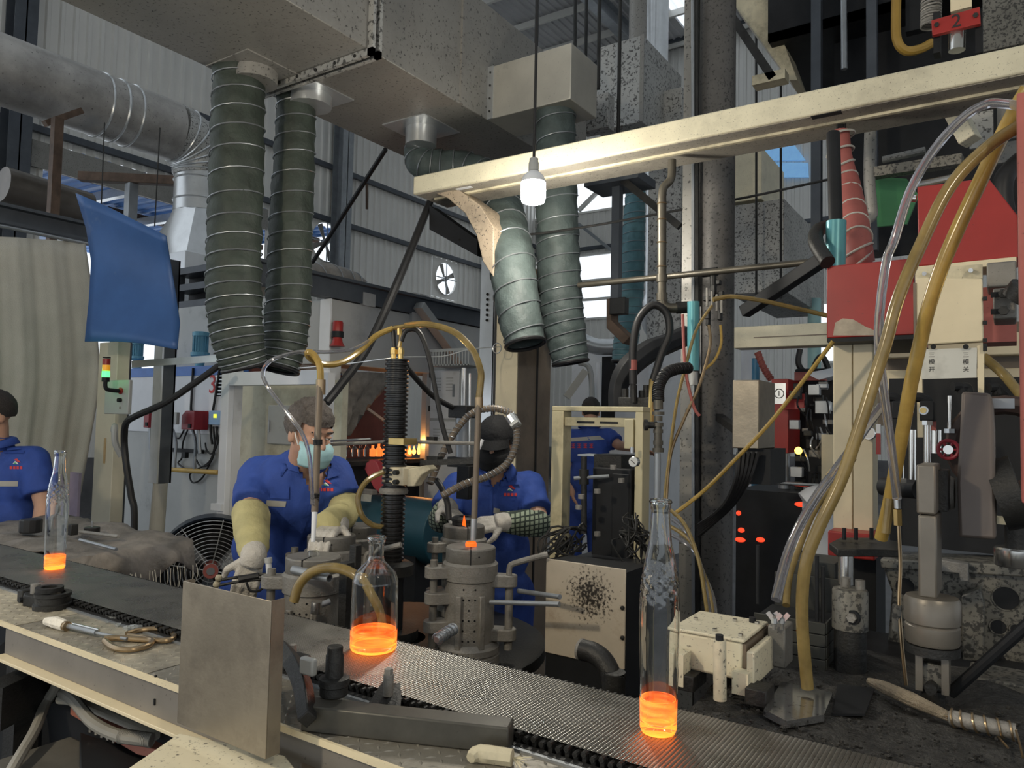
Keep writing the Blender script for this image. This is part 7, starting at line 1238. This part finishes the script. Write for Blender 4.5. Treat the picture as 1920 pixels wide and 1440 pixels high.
part(so, 'reflective_tape', patch(sh, [(500, 938), (537, 940), (535, 951), (499, 949)], 6, 3), reflect); part(so, 'pocket_flap', patch(sh, [(508, 912), (542, 912), (542, 936), (506, 934)], 6, 4, .005), shirt); part(so, 'collar', patch(sh, [(530, 848), (556, 852), (566, 888), (540, 880)], 6, 6, .012), shirt); part(so, 'collar', patch(sh, [(612, 866), (632, 872), (640, 890), (600, 902)], 6, 6, .012), shirt); part(so, 'placket', patch(sh, [(586, 930), (592, 932), (566, 1005), (558, 1003)], 3, 8, .005), shirt)
t = thing('hand_tongs', 'small steel tongs in the worker\'s gloved right hand', 'tool', P(440, 1085, 2.32)); a = P(478, 1078, 2.30); part(t, 'tong_arm', MB().tube([P(500, 1076, 2.3), a, P(440, 1083, 2.28), P(412, 1088, 2.27)], .0045, 8), irond); part(t, 'tong_arm', MB().tube([P(496, 1086, 2.3), P(470, 1088, 2.29), P(440, 1092, 2.28), P(410, 1098, 2.27)], .0045, 8), irond); part(t, 'grip', MB().tube([P(485, 1080, 2.3), P(462, 1084, 2.29), P(448, 1087, 2.285)], .011, 8), rubber)
for x, y in ((410, 1084), (406, 1096)): part(t, 'jaw_tip', MB().ell(P(x, y, 2.27), .011, n=10, m=6), creamd)
part(t, 'cable_loop', MB().tube([P(462, 1092, 2.28), P(470, 1108, 2.28), P(490, 1105, 2.28), P(496, 1085, 2.29)], .004, 6), rubber)
# --- worker with the black cap
f2 = CV(-.16, -.9, -.22)
J = dict(h=P(930, 833, 3.24), n=P(928, 886, 3.32), c=P(925, 955, 3.40), b=P(926, 1030, 3.44), p=P(930, 1105, 3.48), sr=P(858, 912, 3.40), sl=P(992, 910, 3.40), er=P(828, 975, 3.28), wr=P(838, 950, 3.02), el=P(1012, 982, 3.24), wl=P(945, 979, 3.0), front=CV(-.25, -1, 0), dr=CV(.35, -.6, -.25), nr=CV(.2, .1, 1), dl=CV(-.9, -.3, -.1), nl=CV(-.1, -.6, .7), curl=.75, sleeve=.72, gloved=1)
t, at, HR, sh, so = person('worker in a black cap and black mask working over the rear mould in checked oversleeves', J, f2, None, vneck=[(912, 878), (945, 880), (944, 896), (925, 912), (916, 896)])
part(t, 'cap', hair_cap(J['h'], f2, -.02, .03, .016, .006), maskb, sm=180); part(t, 'cap_brim', MB().sheet([[at(.088 * sin(a), .01 + (.09 + .018 * k) * cos(a), .045 - .02 * k) for a in [-1.1 + 2.2 * i / 12 for i in range(13)]] for k in range(3)]), maskb, sm=180); mk = part(t, 'face_mask', mask_mesh(J['h'], f2, -.105, .0, wide=1.35), maskb, sm=180); mk.modifiers.new('solid', 'SOLIDIFY').thickness = .003
gauntlet(t, 'checked_oversleeve', [J['er'].lerp(J['sr'], .05), J['er'], J['er'].lerp(J['wr'], .6), J['wr']], [.054, .056, .052, .038], checkm); gauntlet(t, 'checked_oversleeve', [J['el'].lerp(J['sl'], .05), J['el'].lerp(J['wl'], .05), J['el'].lerp(J['wl'], .5), J['wl']], [.05, .058, .056, .038], checkm)
for w_, d_, n_, s_ in (('wr', 'dr', 'nr', 1), ('wl', 'dl', 'nl', -1)): gl = part(t, 'work_glove', fuse(hand(MB(), J[w_], J[d_], J[n_], s_, .75, 1.1), .0045, 2), glovew, sm=180); ew = J[{'wr': 'er', 'wl': 'el'}[w_]]; part(gl, 'glove_cuff', MB().tube([ew.lerp(J[w_], .86), J[w_], J[w_] + J[d_].normalized() * .035], .038, 18, 4, [.036, .039, .036]), glovew, sm=180)
emblem(t, so, sh, 957, 916, .95); part(so, 'reflective_tape', patch(sh, [(926, 952), (980, 962), (978, 972), (925, 962)], 6, 3), reflect); part(so, 'pocket_flap', patch(sh, [(938, 944), (978, 946), (976, 960), (937, 958)], 6, 4, .006), shirt); part(so, 'collar', patch(sh, [(940, 884), (962, 890), (976, 908), (938, 912)], 6, 6, .012), shirt); part(so, 'collar', patch(sh, [(895, 890), (914, 884), (924, 912), (900, 908)], 6, 6, .012), shirt); part(so, 'placket', patch(sh, [(918, 915), (924, 915), (922, 1000), (916, 1000)], 3, 8, .005), shirt)
# --- worker at the left edge
f3 = CV(-.45, -.9, -.1)
J = dict(h=P(-14, 778, 3.6), n=P(-6, 832, 3.64), c=P(-2, 905, 3.68), b=P(0, 985, 3.68), p=P(0, 1060, 3.68), sr=P(-78, 862, 3.68), sl=P(64, 862, 3.66), er=P(-100, 960, 3.66), wr=P(-95, 1045, 3.6), el=P(82, 948, 3.64), wl=P(66, 1030, 3.56), front=CV(-.1, -1, 0), dr=CV(0, -.1, -1), nr=CV(-1, 0, 0), dl=CV(0, -.2, -1), nl=CV(1, 0, 0), curl=.5, sleeve=.74)
t, at, HR, sh, so = person('worker in blue overalls half out of the left edge of the picture', J, f3, None, vneck=[(-30, 830), (8, 822), (16, 830), (2, 850), (-10, 870)])
part(t, 'hair', hair_cap(J['h'], f3, -.02, .055, .014, .006), hair, sm=180); gauntlet(t, 'dark_oversleeve', [J['el'].lerp(J['wl'], .35), J['el'].lerp(J['wl'], .7), J['wl']], [.042, .042, .036], maskb)
emblem(t, so, sh, 30, 866, .9); part(so, 'reflective_tape', patch(sh, [(-30, 902), (34, 902), (33, 912), (-30, 912)], 6, 3), reflect); part(so, 'collar', patch(sh, [(6, 822), (28, 826), (40, 842), (0, 846)], 6, 6, .014), shirt); part(so, 'pocket_flap', patch(sh, [(0, 845), (45, 845), (45, 850), (0, 850)], 6, 2, .006), trous)
# --- worker seen from behind
f4 = CV(.12, .95, -.3)
J = dict(h=P(1108, 772, 6.25), n=P(1106, 800, 6.2), c=P(1103, 845, 6.2), b=P(1100, 895, 6.2), p=P(1098, 945, 6.2), sr=P(1140, 818, 6.2), sl=P(1070, 820, 6.2), er=P(1160, 835, 6.1), wr=P(1195, 842, 6.2), el=P(1066, 880, 6.2), wl=P(1074, 925, 6.15), front=CV(.1, 1, 0), dr=CV(1, .2, -.1), nr=CV(0, 0, 1), dl=CV(.1, .1, -1), nl=CV(-1, 0, 0), curl=.5, sleeve=.75)
t, at, HR, sh, so = person('worker in blue seen from behind through the cream gantry frame', J, f4, None)
part(t, 'hair', hair_cap(J['h'], f4, -.05, .06, .012, .006), hair, sm=180); part(so, 'reflective_tape', patch(sh, [(1058, 822), (1124, 817), (1134, 824), (1058, 829)], 10, 2), reflect)
for i in range(4):
    x = 1075 + i * 11.2
    for a, b, c, d in ((-3.5, -4, 3.5, -3), (-3, -.6, 3, .4), (-3.5, 3, 3.5, 4), (-.7, -4, .5, 4)): part(so, 'back_lettering', patch(sh, [(x + a, 836 + b), (x + c, 836 + b), (x + c, 836 + d), (x + a, 836 + d)], 2, 2, .004), redink)
